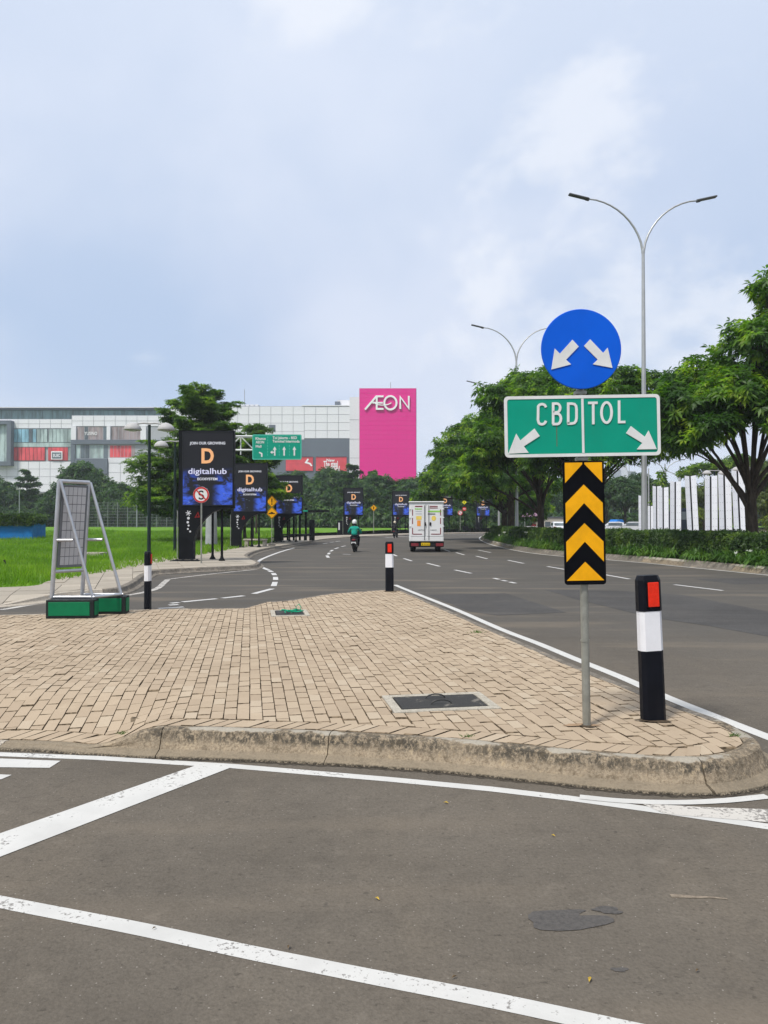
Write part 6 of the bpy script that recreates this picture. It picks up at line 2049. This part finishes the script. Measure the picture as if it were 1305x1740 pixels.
# ================================================================== vehicles
M_TRW = PM('white_truck_panel', (.70, .70, .69), .42, .05, 2, dirt=.10)
M_TRS = PM('truck_side_panel', (.46, .52, .52), .45, .06, 2)
M_RUB = PM('tyre_rubber', (.018, .018, .019), .85, .2)
M_CHAS = PM('chassis_black', (.012, .012, .013), .6, .2)
M_TAIL = PM('tail_lamp', (.20, .028, .035), .25, .2, 20)
M_PLATE_Y = PM('yellow_plate', (.70, .46, .01), .5, .05)
M_STRIPE = PM('maroon_tape', (.20, .015, .025), .5, .1); M_STGRN = PM('lime_tape', (.28, .60, .10), .5, .1); M_ORG = PM('orange_sticker', (.80, .30, .05), .5, .1); M_YST = PM('yellow_sticker', (.78, .58, .12), .5, .1)
def truck():
    q = G(723, 938.5)
    Y = q.y; s_ = Y / FPX
    t = thing('box_truck', 'small white box truck with stickers on its rear doors driving away', 'truck', (q.x, Y, 0), R(-3))
    X = lambda px: (px - 723) * s_
    Z = lambda py: (938 - py) * s_
    cx_ = lambda p: X(580 + p / 6.525)
    cz_ = lambda p: Z(840 + p / 6.525)
    w0, w1, zb, zt_ = cx_(755), cx_(1135), cz_(520), cz_(85)
    Lb = 3.3
    body = MB().box(((w0 + w1) / 2, Lb / 2 + .04, (zb + zt_) / 2), (w1 - w0, Lb, zt_ - zb), bev=.015).build('cargo_box', M_TRW, t)
    MB().box((w0 - .012, Lb / 2 + .04, (zb + zt_) / 2), (.02, Lb - .08, zt_ - zb - .1)).build('side_panel', M_TRS, body)
    for a, b in ((765, 935), (945, 1128)):
        d = MB().box(((cx_(a) + cx_(b)) / 2, .02, (cz_(465) + cz_(112)) / 2), (cx_(b) - cx_(a) - .015, .045, cz_(112) - cz_(465)), bev=.012).build('rear_door', M_TRW, t)
        rod = cx_(922) if a < 900 else cx_(970)
        MB().tube([(rod, -.03, cz_(505)), (rod, -.03, cz_(118))], .014, 6).build('lock_rod', M_STEEL, d)
        MB().box((cx_(930 if a < 900 else 988), -.025, cz_(325)), (.09, .05, .2), bev=.02).build('latch', M_CHAS, d)
        for z in (160, 255, 350): MB().box((cx_(762 if a < 900 else 1131), -.01, cz_(z)), (.10, .05, .06), bev=.01).build('hinge', M_TRW, d)
        e = 1 if a < 900 else -1
        m = MB(); xo = cx_(790) if e > 0 else cx_(1100); y_ = -.008
        for za, zb_ in ((165, 232), (258, 325), (368, 440)): m.box((xo, y_, (cz_(za) + cz_(zb_)) / 2), (.05, .006, cz_(za) - cz_(zb_)))
        m.box((xo + e * .28, y_ - .001, cz_(438)), (.5, .006, .045))
        m.build('reflective_tape', M_STRIPE, d)
        if e > 0:
            MB().box((cx_(858), -.008, cz_(130)), (.42, .006, .06)).build('sticker', M_STRIPE, d)
            text('ENDANG', .09, M_STGRN, d, (cx_(855), -.008, cz_(158)), bold=.006, width=.38)
            for z in (185, 213): MB().box((cx_(858), -.008, cz_(z)), (.36, .006, .03)).build('sticker_line', M_GAP, d)
            MB().box((cx_(860), -.008, cz_(258)), (.31, .006, .21), bev=.002).build('sticker', M_YST, d)
            MB().box((cx_(860), -.008, cz_(318)), (.20, .006, .32), bev=.002).build('sticker', M_ORG, d)
            text('LINTAS', .08, M_STEEL, d, (cx_(885), -.008, cz_(393)), width=.35)
        else:
            for z in (130, 148): MB().box((cx_(1025), -.008, cz_(z)), (.44, .006, .05)).build('sticker', M_STRIPE, d)
            MB().box((cx_(1035), -.008, cz_(186)), (.75, .006, .09)).build('sticker', M_STGRN, d)
            MB().box((cx_(1000), -.008, cz_(215)), (.42, .006, .05)).build('sticker', M_CHAS, d)
            MB().plate(arc(cx_(1025), cz_(262), .13, .15, 0, 360, 12)[:-1], -.010, -.003).build('sticker', M_YST, d)
            text('CARGO', .08, M_STEEL, d, (cx_(1022), -.008, cz_(393)), width=.35)
    MB().box(((w0 + w1) / 2, .03, cz_(492)), (w1 - w0 - .02, .05, cz_(470) - cz_(515)), bev=.01).build('sill_beam', M_TRW, t)
    MB().box(((w0 + w1) / 2, Lb / 2, zt_ + .02), (w1 - w0 + .08, Lb + .1, .07), bev=.02).build('roof_rail', M_SIGNW, t)
    MB().box(((w0 + w1) / 2, .16, cz_(552)), (w1 - w0 + .02, .16, cz_(523) - cz_(582)), bev=.02).build('bumper', M_CHAS, t)
    MB().box(((w0 + w1) / 2, 2.6, .62), (.8, 4.8, .16)).build('chassis_frame', M_CHAS, t)
    pl = MB().box((cx_(935), .065, cz_(550)), (cx_(985) - cx_(885), .02, .16), bev=.01).build('number_plate', M_PLATE_Y, t)
    text('B 9123', .075, M_BLK, pl, (cx_(935), .052, cz_(550)), width=.42)
    for x in (815, 1090): MB().box((cx_(x), .07, cz_(556)), (.42, .03, .17), bev=.02).build('tail_light', M_TAIL, t)
    for x in (790, 1075):
        for yy in (1.0, 4.1):
            wx = cx_(x)
            ty = MB().lathe([(.20, -.15), (.34, -.14), (.37, -.08), (.37, .08), (.34, .14), (.20, .15)], 22, (wx, yy, .37), axis='x').build('tyre', M_RUB, t)
            MB().lathe([(.19, -.10), (.19, .10)], 14, (wx, yy, .37), axis='x').build('rim', M_STEEL, ty)
    MB().box(((w0 + w1) / 2, 4.25, 1.25), (w1 - w0 - .12, 1.45, 1.55), bev=.12).build('cab', M_TRW, t)
    for sg, x in ((-1, w0 - .14), (1, w1 + .10)):
        MB().tube([(x - sg * .2, 4.5, 1.55), (x, 4.5, 1.62)], .02, 5).build('mirror_arm', M_CHAS, t)
        MB().box((x, 4.5, 1.45), (.16, .06, .34), bev=.03).build('wing_mirror', M_CHAS, t)
    MB().tube([(cx_(930), .3, .5), (cx_(930), .2, .42)], .05, 8).build('exhaust', M_STEEL, t)
    MB().box(((w0 + w1) / 2, 1.6, .55), (.12, .9, .14)).build('axle', M_CHAS, t)
truck()
# --- scooters and riders
M_SCB = PM('scooter_black', (.014, .014, .016), .35, .2); M_SCR = PM('scooter_maroon', (.10, .02, .02), .35, .2)
def scooter(label, loc, rz=0.0, plate=True, col=None):
    c = col or M_SCB
    t = thing('scooter', label, 'scooter', loc, rz)
    for y, nm in ((0, 'rear'), (1.25, 'front')):
        ty = MB().lathe([(.17, -.05), (.25, -.06), (.28, -.035), (.285, 0), (.28, .035), (.25, .06), (.17, .05)], 20, (0, y + .28, .285), axis='x').build('tyre', M_RUB, t)
        MB().lathe([(.16, -.04), (.16, .04)], 14, (0, y + .28, .285), axis='x').build('rim', M_STEEL, ty)
    m = MB()
    secs = [(-.02, .62, .10, .10), (.10, .66, .15, .17), (.35, .62, .17, .20), (.62, .55, .16, .18), (.75, .42, .13, .12)]
    vs, fs = [], []
    for y, z, w, h in secs:
        for k in range(10):
            th = 2 * math.pi * k / 10
            vs.append((w * math.cos(th), y + .05, z + h * math.sin(th)))
    for i in range(4):
        for k in range(10): fs.append((i * 10 + k, i * 10 + (k + 1) % 10, (i + 1) * 10 + (k + 1) % 10, (i + 1) * 10 + k))
    m.add(vs, fs, 0, True); m.add(vs[:10], [tuple(range(10))[::-1]]); m.add(vs[-10:], [tuple(range(10))])
    m.build('rear_fairing', c, t)
    MB().box((0, .48, .80), (.26, .72, .10), bev=.04).build('saddle', M_CHAS, t)
    MB().box((0, .95, .30), (.32, .55, .08), bev=.02).build('footboard', c, t)
    MB().box((0, 1.28, .65), (.40, .10, .72), (R(-18), 0, 0), bev=.04).build('leg_shield', c, t)
    MB().tube([(0, 1.53, .3), (0, 1.28, .95)], .035, 6).build('steering_column', M_STEEL, t)
    MB().tube([(-.33, 1.18, 1.03), (-.15, 1.24, 1.06), (0, 1.26, 1.0), (.15, 1.24, 1.06), (.33, 1.18, 1.03)], .018, 6).build('handlebar', M_CHAS, t)
    for s_ in (-1, 1):
        MB().tube([(s_ * .24, 1.22, 1.06), (s_ * .30, 1.22, 1.22)], .009, 5).box((s_ * .32, 1.22, 1.26), (.11, .02, .075), bev=.01).build('mirror', M_STEEL, t)
    MB().box((0, -.0, .70), (.20, .05, .09), bev=.02).build('tail_light', M_TAIL, t)
    MB().box((0, -.06, .36), (.17, .03, .34), (R(14), 0, 0), bev=.01).build('mudguard', M_CHAS, t)
    if plate:
        p = MB().box((0, -.085, .53), (.27, .012, .11), (R(10), 0, 0), bev=.004).build('number_plate', M_SIGNW, t)
    MB().tube([(.16, .55, .28), (.17, .10, .34), (.17, -.08, .38)], [.03, .055, .05], 8).build('exhaust', M_STEEL, t)
    return t
def skin_obj(name, verts, edges, radii, mat, parent, root=0, sub=2):
    me = bpy.data.meshes.new(name)
    me.from_pydata(verts, edges, [])
    me.materials.append(mat)
    o = bpy.data.objects.new(name, me); link(o, parent)
    sk = o.modifiers.new('skin', 'SKIN')
    for i, r_ in enumerate(radii):
        d = me.skin_vertices[0].data[i]; d.radius = (r_, r_) if not isinstance(r_, tuple) else r_; d.use_root = (i == root)
    ss = o.modifiers.new('sub', 'SUBSURF'); ss.levels = sub; ss.render_levels = sub
    sk.use_smooth_shade = True
    return o
M_SKIN = PM('skin', (.30, .17, .10), .6, .1); M_TROUS = PM('dark_trousers', (.018, .020, .028), .85, .2)
M_JACK = PM('green_jacket', (.010, .27, .20), .8, .2, 6); M_JACK2 = PM('black_jacket', (.02, .02, .022), .8, .2); M_HELM = PM('white_helmet', (.68, .68, .66), .3, .05); M_HELM2 = PM('cream_helmet', (.62, .55, .42), .3, .05)
def finger_hand(vs, es, rs, wrist, at, s_):
    b = len(vs)
    vs.append(tuple(Vector(at))); es.append((wrist, b)); rs.append(.032)
    for k, (dx, dz, L_) in enumerate(((-.030, .012, .07), (-.010, .016, .078), (.010, .014, .074), (.030, .010, .058))):
        p = Vector(at) + Vector((dx, .035, dz)); q1 = p + Vector((0, L_ * .5, -.012)); q2 = q1 + Vector((0, -.012, -L_ * .45))
        i = len(vs); vs.extend([tuple(p), tuple(q1), tuple(q2)]); es.extend([(b, i), (i, i + 1), (i + 1, i + 2)]); rs.extend([.011, .010, .009])
    p = Vector(at) + Vector((-s_ * .038, .01, -.01)); q1 = p + Vector((-s_ * .012, .035, -.03))
    i = len(vs); vs.extend([tuple(p), tuple(q1)]); es.extend([(b, i), (i, i + 1)]); rs.extend([.012, .010])
def rider(label, loc, rz, jacket, helmet, s=1.0):
    t = thing('person', label, 'person', loc, rz, None, s)
    hip = .90
    vs = [(0, .42, hip), (0, .43, hip + .20), (0, .46, hip + .38), (0, .48, hip + .50), (0, .50, hip + .58), (0, .53, hip + .68), (0, .54, hip + .76)]
    es = [(0, 1), (1, 2), (2, 3), (3, 4), (4, 5), (5, 6)]
    rs = [(.15, .12), (.12, .095), (.135, .095), (.095, .075), .055, .085, .075]
    for s_ in (-1, 1):
        i = len(vs)
        vs += [(s_ * .19, .48, hip + .46), (s_ * .33, .64, hip + .24), (s_ * .31, 1.00, hip + .15)]
        es += [(3, i), (i, i + 1), (i + 1, i + 2)]; rs += [.068, .050, .036]
        finger_hand(vs, es, rs, i + 2, (s_ * .295, 1.12, hip + .15), s_)
        i = len(vs)
        vs += [(s_ * .12, .48, hip - .02), (s_ * .23, .90, hip - .06), (s_ * .20, .88, hip - .42), (s_ * .20, .86, hip - .50), (s_ * .20, 1.04, hip - .53)]
        es += [(0, i), (i, i + 1), (i + 1, i + 2), (i + 2, i + 3), (i + 3, i + 4)]; rs += [.10, .075, .052, .05, .042]
    body = skin_obj('body', vs, es, rs, M_TROUS, t)
    # head with face and helmet
    hd = MB()
    hd.lathe([(.03, -.13), (.062, -.11), (.082, -.06), (.090, 0), (.088, .05), (.07, .095), (.03, .12)], 16, (0, .545, hip + .76))
    hd.box((0, .645, hip + .745), (.028, .04, .045), bev=.01)
    for s_ in (-1, 1):
        hd.box((s_ * .092, .54, hip + .75), (.02, .04, .06), bev=.008); hd.lathe([(.012, -.006), (.012, .006)], 8, (s_ * .034, .627, hip + .775), axis='y')
    hd.box((0, .628, hip + .70), (.05, .015, .014), bev=.004)
    hd.build('head', M_SKIN, t)
    h = MB().lathe([(.118, -.085), (.132, -.05), (.138, .0), (.132, .055), (.11, .105), (.065, .14), (.0, .152)], 20, (0, .535, hip + .80)).build('helmet', helmet, t)
    MB().tube([(s2 * .136, .60 + abs(s2) * 0, hip + .80) if abs(s2) == 1 else (0, .68, hip + .80) for s2 in (-1, 0, 1)], .012, 6).build('visor_rim', M_CHAS, h)
    jv = [(0, .42, hip + .02), (0, .43, hip + .20), (0, .455, hip + .36), (0, .475, hip + .48), (0, .495, hip + .56)]
    je = [(0, 1), (1, 2), (2, 3), (3, 4)]; jr = [(.185, .15), (.185, .14), (.205, .145), (.145, .115), (.075, .075)]
    for s_ in (-1, 1):
        i = len(jv)
        jv += [(s_ * .20, .475, hip + .455), (s_ * .345, .64, hip + .235), (s_ * .315, .98, hip + .15)]
        je += [(3, i), (i, i + 1), (i + 1, i + 2)]; jr += [.090, .078, .058]
    skin_obj('jacket', jv, je, jr, jacket, t)
    return t, hip
q = G(601, 938.5)
scooter('black scooter with a white plate ridden away on the left of the road', (q.x, q.y, 0), R(-3))
r1, hip = rider('person in a green jacket and pale helmet riding the black scooter', (q.x, q.y, 0), R(-3), M_JACK, M_HELM)
q = G(669, 914)
scooter('dark scooter farther up the road just left of the truck', (q.x, q.y, 0), R(-14), False)
rider('person in dark clothes and cream helmet on the farther scooter', (q.x, q.y, 0), R(-14), M_JACK2, M_HELM2)
# --- parked scooters and cars on the far right
q = A(929, 896, 66); scooter('grey parked scooter under the leaning street tree', (q.x, 66, .06), R(60), False, PM('scooter_grey', (.22, .22, .23), .5, .1))
q = A(1052, 899, 74); scooter('parked scooter at the edge of the ochre lot right of the chevrons', (q.x, 74, .07), R(95), False)
q = A(1078, 899, 76); scooter('silver parked scooter nearest the light pole', (q.x, 76, .07), R(80), False, PM('scooter_silver', (.35, .36, .38), .4, .1))
def car(label, px, Y, rz, col, s=1.0):
    q = A(px, 890, Y)
    t = thing('parked_car', label, 'car', (q.x, Y, .06), rz, None, s)
    W2 = .86
    prof = [(-2.05, .42), (-2.1, .75), (-2.0, 1.0), (-1.75, 1.12), (-1.45, 1.62), (-.9, 1.74), (.3, 1.72), (1.05, 1.15), (1.95, .98), (2.15, .78), (2.12, .40)]
    vs = [(-W2 * (1 if z < 1.2 else .86), y, z) for y, z in prof] + [(W2 * (1 if z < 1.2 else .86), y, z) for y, z in prof]
    n_ = len(prof)
    fs = [tuple(range(n_)), tuple(range(n_, 2 * n_))[::-1]] + [(i, i + n_, (i + 1) % n_ + n_, (i + 1) % n_) for i in range(n_)]
    b = MB().add(vs, fs).build('body', col, t)
    MB().box((0, -1.63, 1.36), (1.32, .04, .42), (R(-31), 0, 0), bev=.01).build('rear_window', M_GL_DK, t)
    for s_ in (-1, 1):
        MB().box((s_ * .80, -.35, 1.38), (.04, 1.9, .40), (0, R(-8) * s_, 0), bev=.01).build('side_window', M_GL_DK, t)
        MB().box((s_ * .68, -2.07, .95), (.30, .08, .22), bev=.02).build('tail_light', M_TAIL, t)
        for y in (-1.3, 1.35):
            ty = MB().lathe([(.20, -.09), (.31, -.10), (.33, 0), (.31, .10), (.20, .09)], 18, (s_ * .78, y, .33), axis='x').build('tyre', M_RUB, t)
            MB().lathe([(.2, -.08), (.2, .08)], 12, (s_ * .80, y, .33), axis='x').build('rim', M_STEEL, ty)
    MB().box((0, -2.13, .55), (1.6, .08, .16), bev=.02).build('bumper', M_CHAS, t)
    MB().box((0, -2.12, .80), (.42, .03, .12), bev=.005).build('number_plate', M_BLK, t)
M_CARW = PM('white_car_paint', (.62, .63, .65), .3, .04)
car('white car seen from behind left of the chevron board', 947, 112, R(-4), M_CARW)
car('pale parked car under the row of trees behind the scooters', 1072, 106, R(70), PM('silver_car_paint', (.45, .47, .50), .3, .05))
car('white parked car under the row of trees at the left', 1040, 110, R(80), M_CARW)
def van():
    q = A(1164, 905, 78)
    t = thing('dark_van', 'tall dark blue van glimpsed between two white pylons', 'van', (q.x, 78, .06), R(5))
    MB().box((0, 2, 1.75), (1.9, 4.6, 2.6), bev=.12).build('body', PM('dark_blue_paint', (.012, .018, .032), .4, .1), t)
    MB().box((0, -.32, 2.3), (1.6, .03, .8), bev=.01).build('rear_window', M_GL_DK, t)
    MB().box((0, -.34, .55), (1.9, .1, .2), bev=.02).build('bumper', M_CHAS, t)
    for s_ in (-1, 1):
        MB().lathe([(.2, -.1), (.34, -.1), (.36, 0), (.34, .1), (.2, .1)], 16, (s_ * .8, .6, .36), axis='x').build('tyre', M_RUB, t)
        MB().box((s_ * .8, -.33, 1.2), (.18, .05, .45), bev=.02).build('tail_light', M_TAIL, t)
van()
def tarp_truck():
    q = A(1049, 895, 128)
    t = thing('tarpaulin_truck', 'truck with a bright blue tarpaulin parked under the row of trees', 'truck', (q.x, 128, .06), R(8), None, .72)
    MB().box((0, 0, 1.0), (2.0, 5.2, .5), bev=.03).build('load_bed', M_TRS, t)
    m = MB(); prof = [(-.98, 1.26), (-1.0, 2.3), (-.55, 2.95), (.55, 2.95), (1.0, 2.3), (.98, 1.26)]
    m.plate(prof[::-1], -1.6, 2.5); m.build('tarpaulin', PM('blue_tarpaulin', (.02, .20, .62), .6, .15, 2), t)
    MB().box((0, -2.7, 1.45), (1.9, 1.5, 1.7), bev=.15).build('cab', M_TRW, t)
    for s_ in (-1, 1):
        for y in (-2.4, 1.4): MB().lathe([(.2, -.12), (.4, -.12), (.43, 0), (.4, .12), (.2, .12)], 16, (s_ * .85, y, .43), axis='x').build('tyre', M_RUB, t)
tarp_truck()
# bits at the far right roadside: pink-roofed stall, red banner, low wall
q = A(905, 880, 120); t = thing('roadside_stall', 'small stall with a pale pink canopy seen between the trunks', 'stall', (q.x, 120, .08))
MB().plate([(-1.6, 2.5), (1.6, 2.5), (0.2, 3.9)], -1.2, 1.2).build('canopy', PM('pink_canopy', (.50, .30, .42), .7, .1), t)
for x in (-1.4, 1.4): MB().tube([(x, -1, 0), (x, -1, 2.5)], .05, 6).build('post', M_POST, t)
MB().box((0, 0, .5), (2.4, 1.4, 1.0), bev=.02).build('counter', M_TRW, t)
q = A(902, 880, 130); t = thing('red_banner', 'long red advertising banner behind the stall', 'banner', (q.x + 1.6, 130, .1))
MB().box((0, 0, 1.6), (3.0, .05, 1.3), bev=.01).build('cloth', M_RED, t)
text('ikea', .5, M_WTEXT, t, (0, -.04, 1.6), width=1.4) if False else MB().stroke([(-.9, 1.4), (-.5, 1.9), (0, 1.5), (.5, 1.8), (.9, 1.5)], .16, -.05, -.03).build('white_scrawl', M_WTEXT, t)
for x in (-1.45, 1.45): MB().tube([(x, .06, 0), (x, .06, 2.3)], .04, 6).build('post', M_POST, t)
q = A(940, 880, 126); t = thing('site_cabin', 'pale low cabin behind the white car', 'cabin', (q.x, 126, .1))
MB().box((0, 2, 1.2), (4.2, 3, 2.4), bev=.03).build('wall', PM('cabin_cream', (.46, .42, .36), .8, .06), t); MB().box((0, 2, 2.46), (4.5, 3.3, .12), bev=.02).build('roof', M_SLATE, t)
MB().box((-.8, .48, 1.3), (.9, .05, .8), bev=.01).build('window', M_GL_DK, t)
# ================================================================== left far things
q = A(12, 910, 62); t = thing('blue_container', 'blue planter wall topped with a clipped hedge at the left edge', 'planter', (q.x, 62, .12))
lx0, lx1 = A(-120, 900, 62).x - q.x, A(55.5, 900, 62).x - q.x
MB().box(((lx0 + lx1) / 2, 1.2, .75), (lx1 - lx0, 2.4, 1.55), bev=.03).build('blue_wall', PM('blue_wall_paint', (.008, .15, .42), .55, .12, 2, dirt=.2), t)
rng = np.random.default_rng(7)
n = 9000
C = np.stack([rng.uniform(lx0, lx1 + .15, n), rng.uniform(-.15, 2.5, n), 1.45 + rng.uniform(0, .75, n)], 1)
C[: n // 2, 1] = rng.uniform(-.2, -.05, n // 2)
N = unit(rng.normal(size=(n, 3)) + np.array([0, -.5, .7]))
V, F = sprays(C, N, rng, 4, .20, .09)
tag(link(bpy.data.objects.new('foliage', np_mesh('foliage', V, faces4=F, mats=[M_HEDGE])), t), kind='stuff')
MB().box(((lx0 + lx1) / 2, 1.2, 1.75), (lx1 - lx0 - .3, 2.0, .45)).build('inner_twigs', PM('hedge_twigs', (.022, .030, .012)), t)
# mesh fence along the back of the meadow
x0f, x1f, Yf = A(150, 880, 132).x, A(300, 880, 132).x, 132.0
t = thing('mesh_fence', 'tall wire mesh fence on grey posts at the back of the meadow', 'fence', (x0f, Yf, .75))
M_FW = PM('fence_wire', (.20, .22, .21), .6, .1)
n_ = 9
for i in range(n_ + 1):
    x = (x1f - x0f) * i / n_
    MB().tube([(x, 0, 0), (x, 0, 4.2), (x, .0, 4.4)], .06, 6).build('fence_post', M_FW, t)
m = MB()
for k in range(9): m.tube([(0, 0, .3 + k * .5), (x1f - x0f, 0, .3 + k * .5)], .018, 4, cap=False)
for k in range(60): m.tube([((x1f - x0f) * k / 59, 0, .2), ((x1f - x0f) * k / 59, 0, 4.3)], .012, 3, cap=False)
tag(m.build('wire_mesh', M_FW, t), kind='stuff')
# thin poles with lamps by the mall fence
for px, top, Y in ((33, 831, 128), (232, 848, 130)):
    p = A(px, top, Y); t = thing('floodlight_pole', 'slim floodlight pole at the back of the meadow, ' + ('left of the A-frame' if px < 100 else 'behind the tall mushroom lamp'), 'lamp', (p.x, Y, .7))
    MB().tube([(0, 0, 0), (0, 0, p.z - .7)], .07, 6).build('pole', M_MAST, t); MB().box((0, 0, p.z - .7), (1.0, .3, .14), bev=.03).build('luminaire', M_LAMPH, t)
# short stump and drain box in the grass
q = G(10, 966, .12); t = thing('marker_stake', 'short dark stake standing in the grass at the far left', 'stake', (q.x, q.y, .1)); t.rotation_euler = (0, R(-10), 0)
MB().tube([(0, 0, -.05), (0, 0, .32)], .035, 6).build('stake_body', PM('old_wood', (.05, .04, .03), .9, .2), t)
q = G(155, 948, .12); t = thing('drain_box', 'low concrete drain box in the grass behind the A-frame', 'drain', (q.x, q.y, .1))
for c_, d_ in (((0, -.4, .13), (1.1, .1, .26)), ((0, .4, .13), (1.1, .1, .26)), ((-.5, 0, .13), (.1, .698, .26)), ((.5, 0, .13), (.1, .698, .26))): MB().box(c_, d_, bev=.01).build('drain_wall', M_COLLAR, t)
# ================================================================== haze over the whole place
def haze():
    t = bpy.data.materials.new('haze_air'); t.use_nodes = True
    nt = t.node_tree; nt.nodes.clear()
    out = nt.nodes.new('ShaderNodeOutputMaterial'); pv = nt.nodes.new('ShaderNodeVolumePrincipled')
    pv.inputs['Color'].default_value = (.86, .92, 1.0, 1); pv.inputs['Density'].default_value = HAZE; pv.inputs['Anisotropy'].default_value = .2
    nt.links.new(pv.outputs[0], out.inputs['Volume'])
    o = MB().box((0, 0, 31), (3100, 3100, 64)).build('haze', t)
    tag(o, 'thin bluish haze over the whole place', 'haze', kind='stuff')
HAZE = .00038
haze()
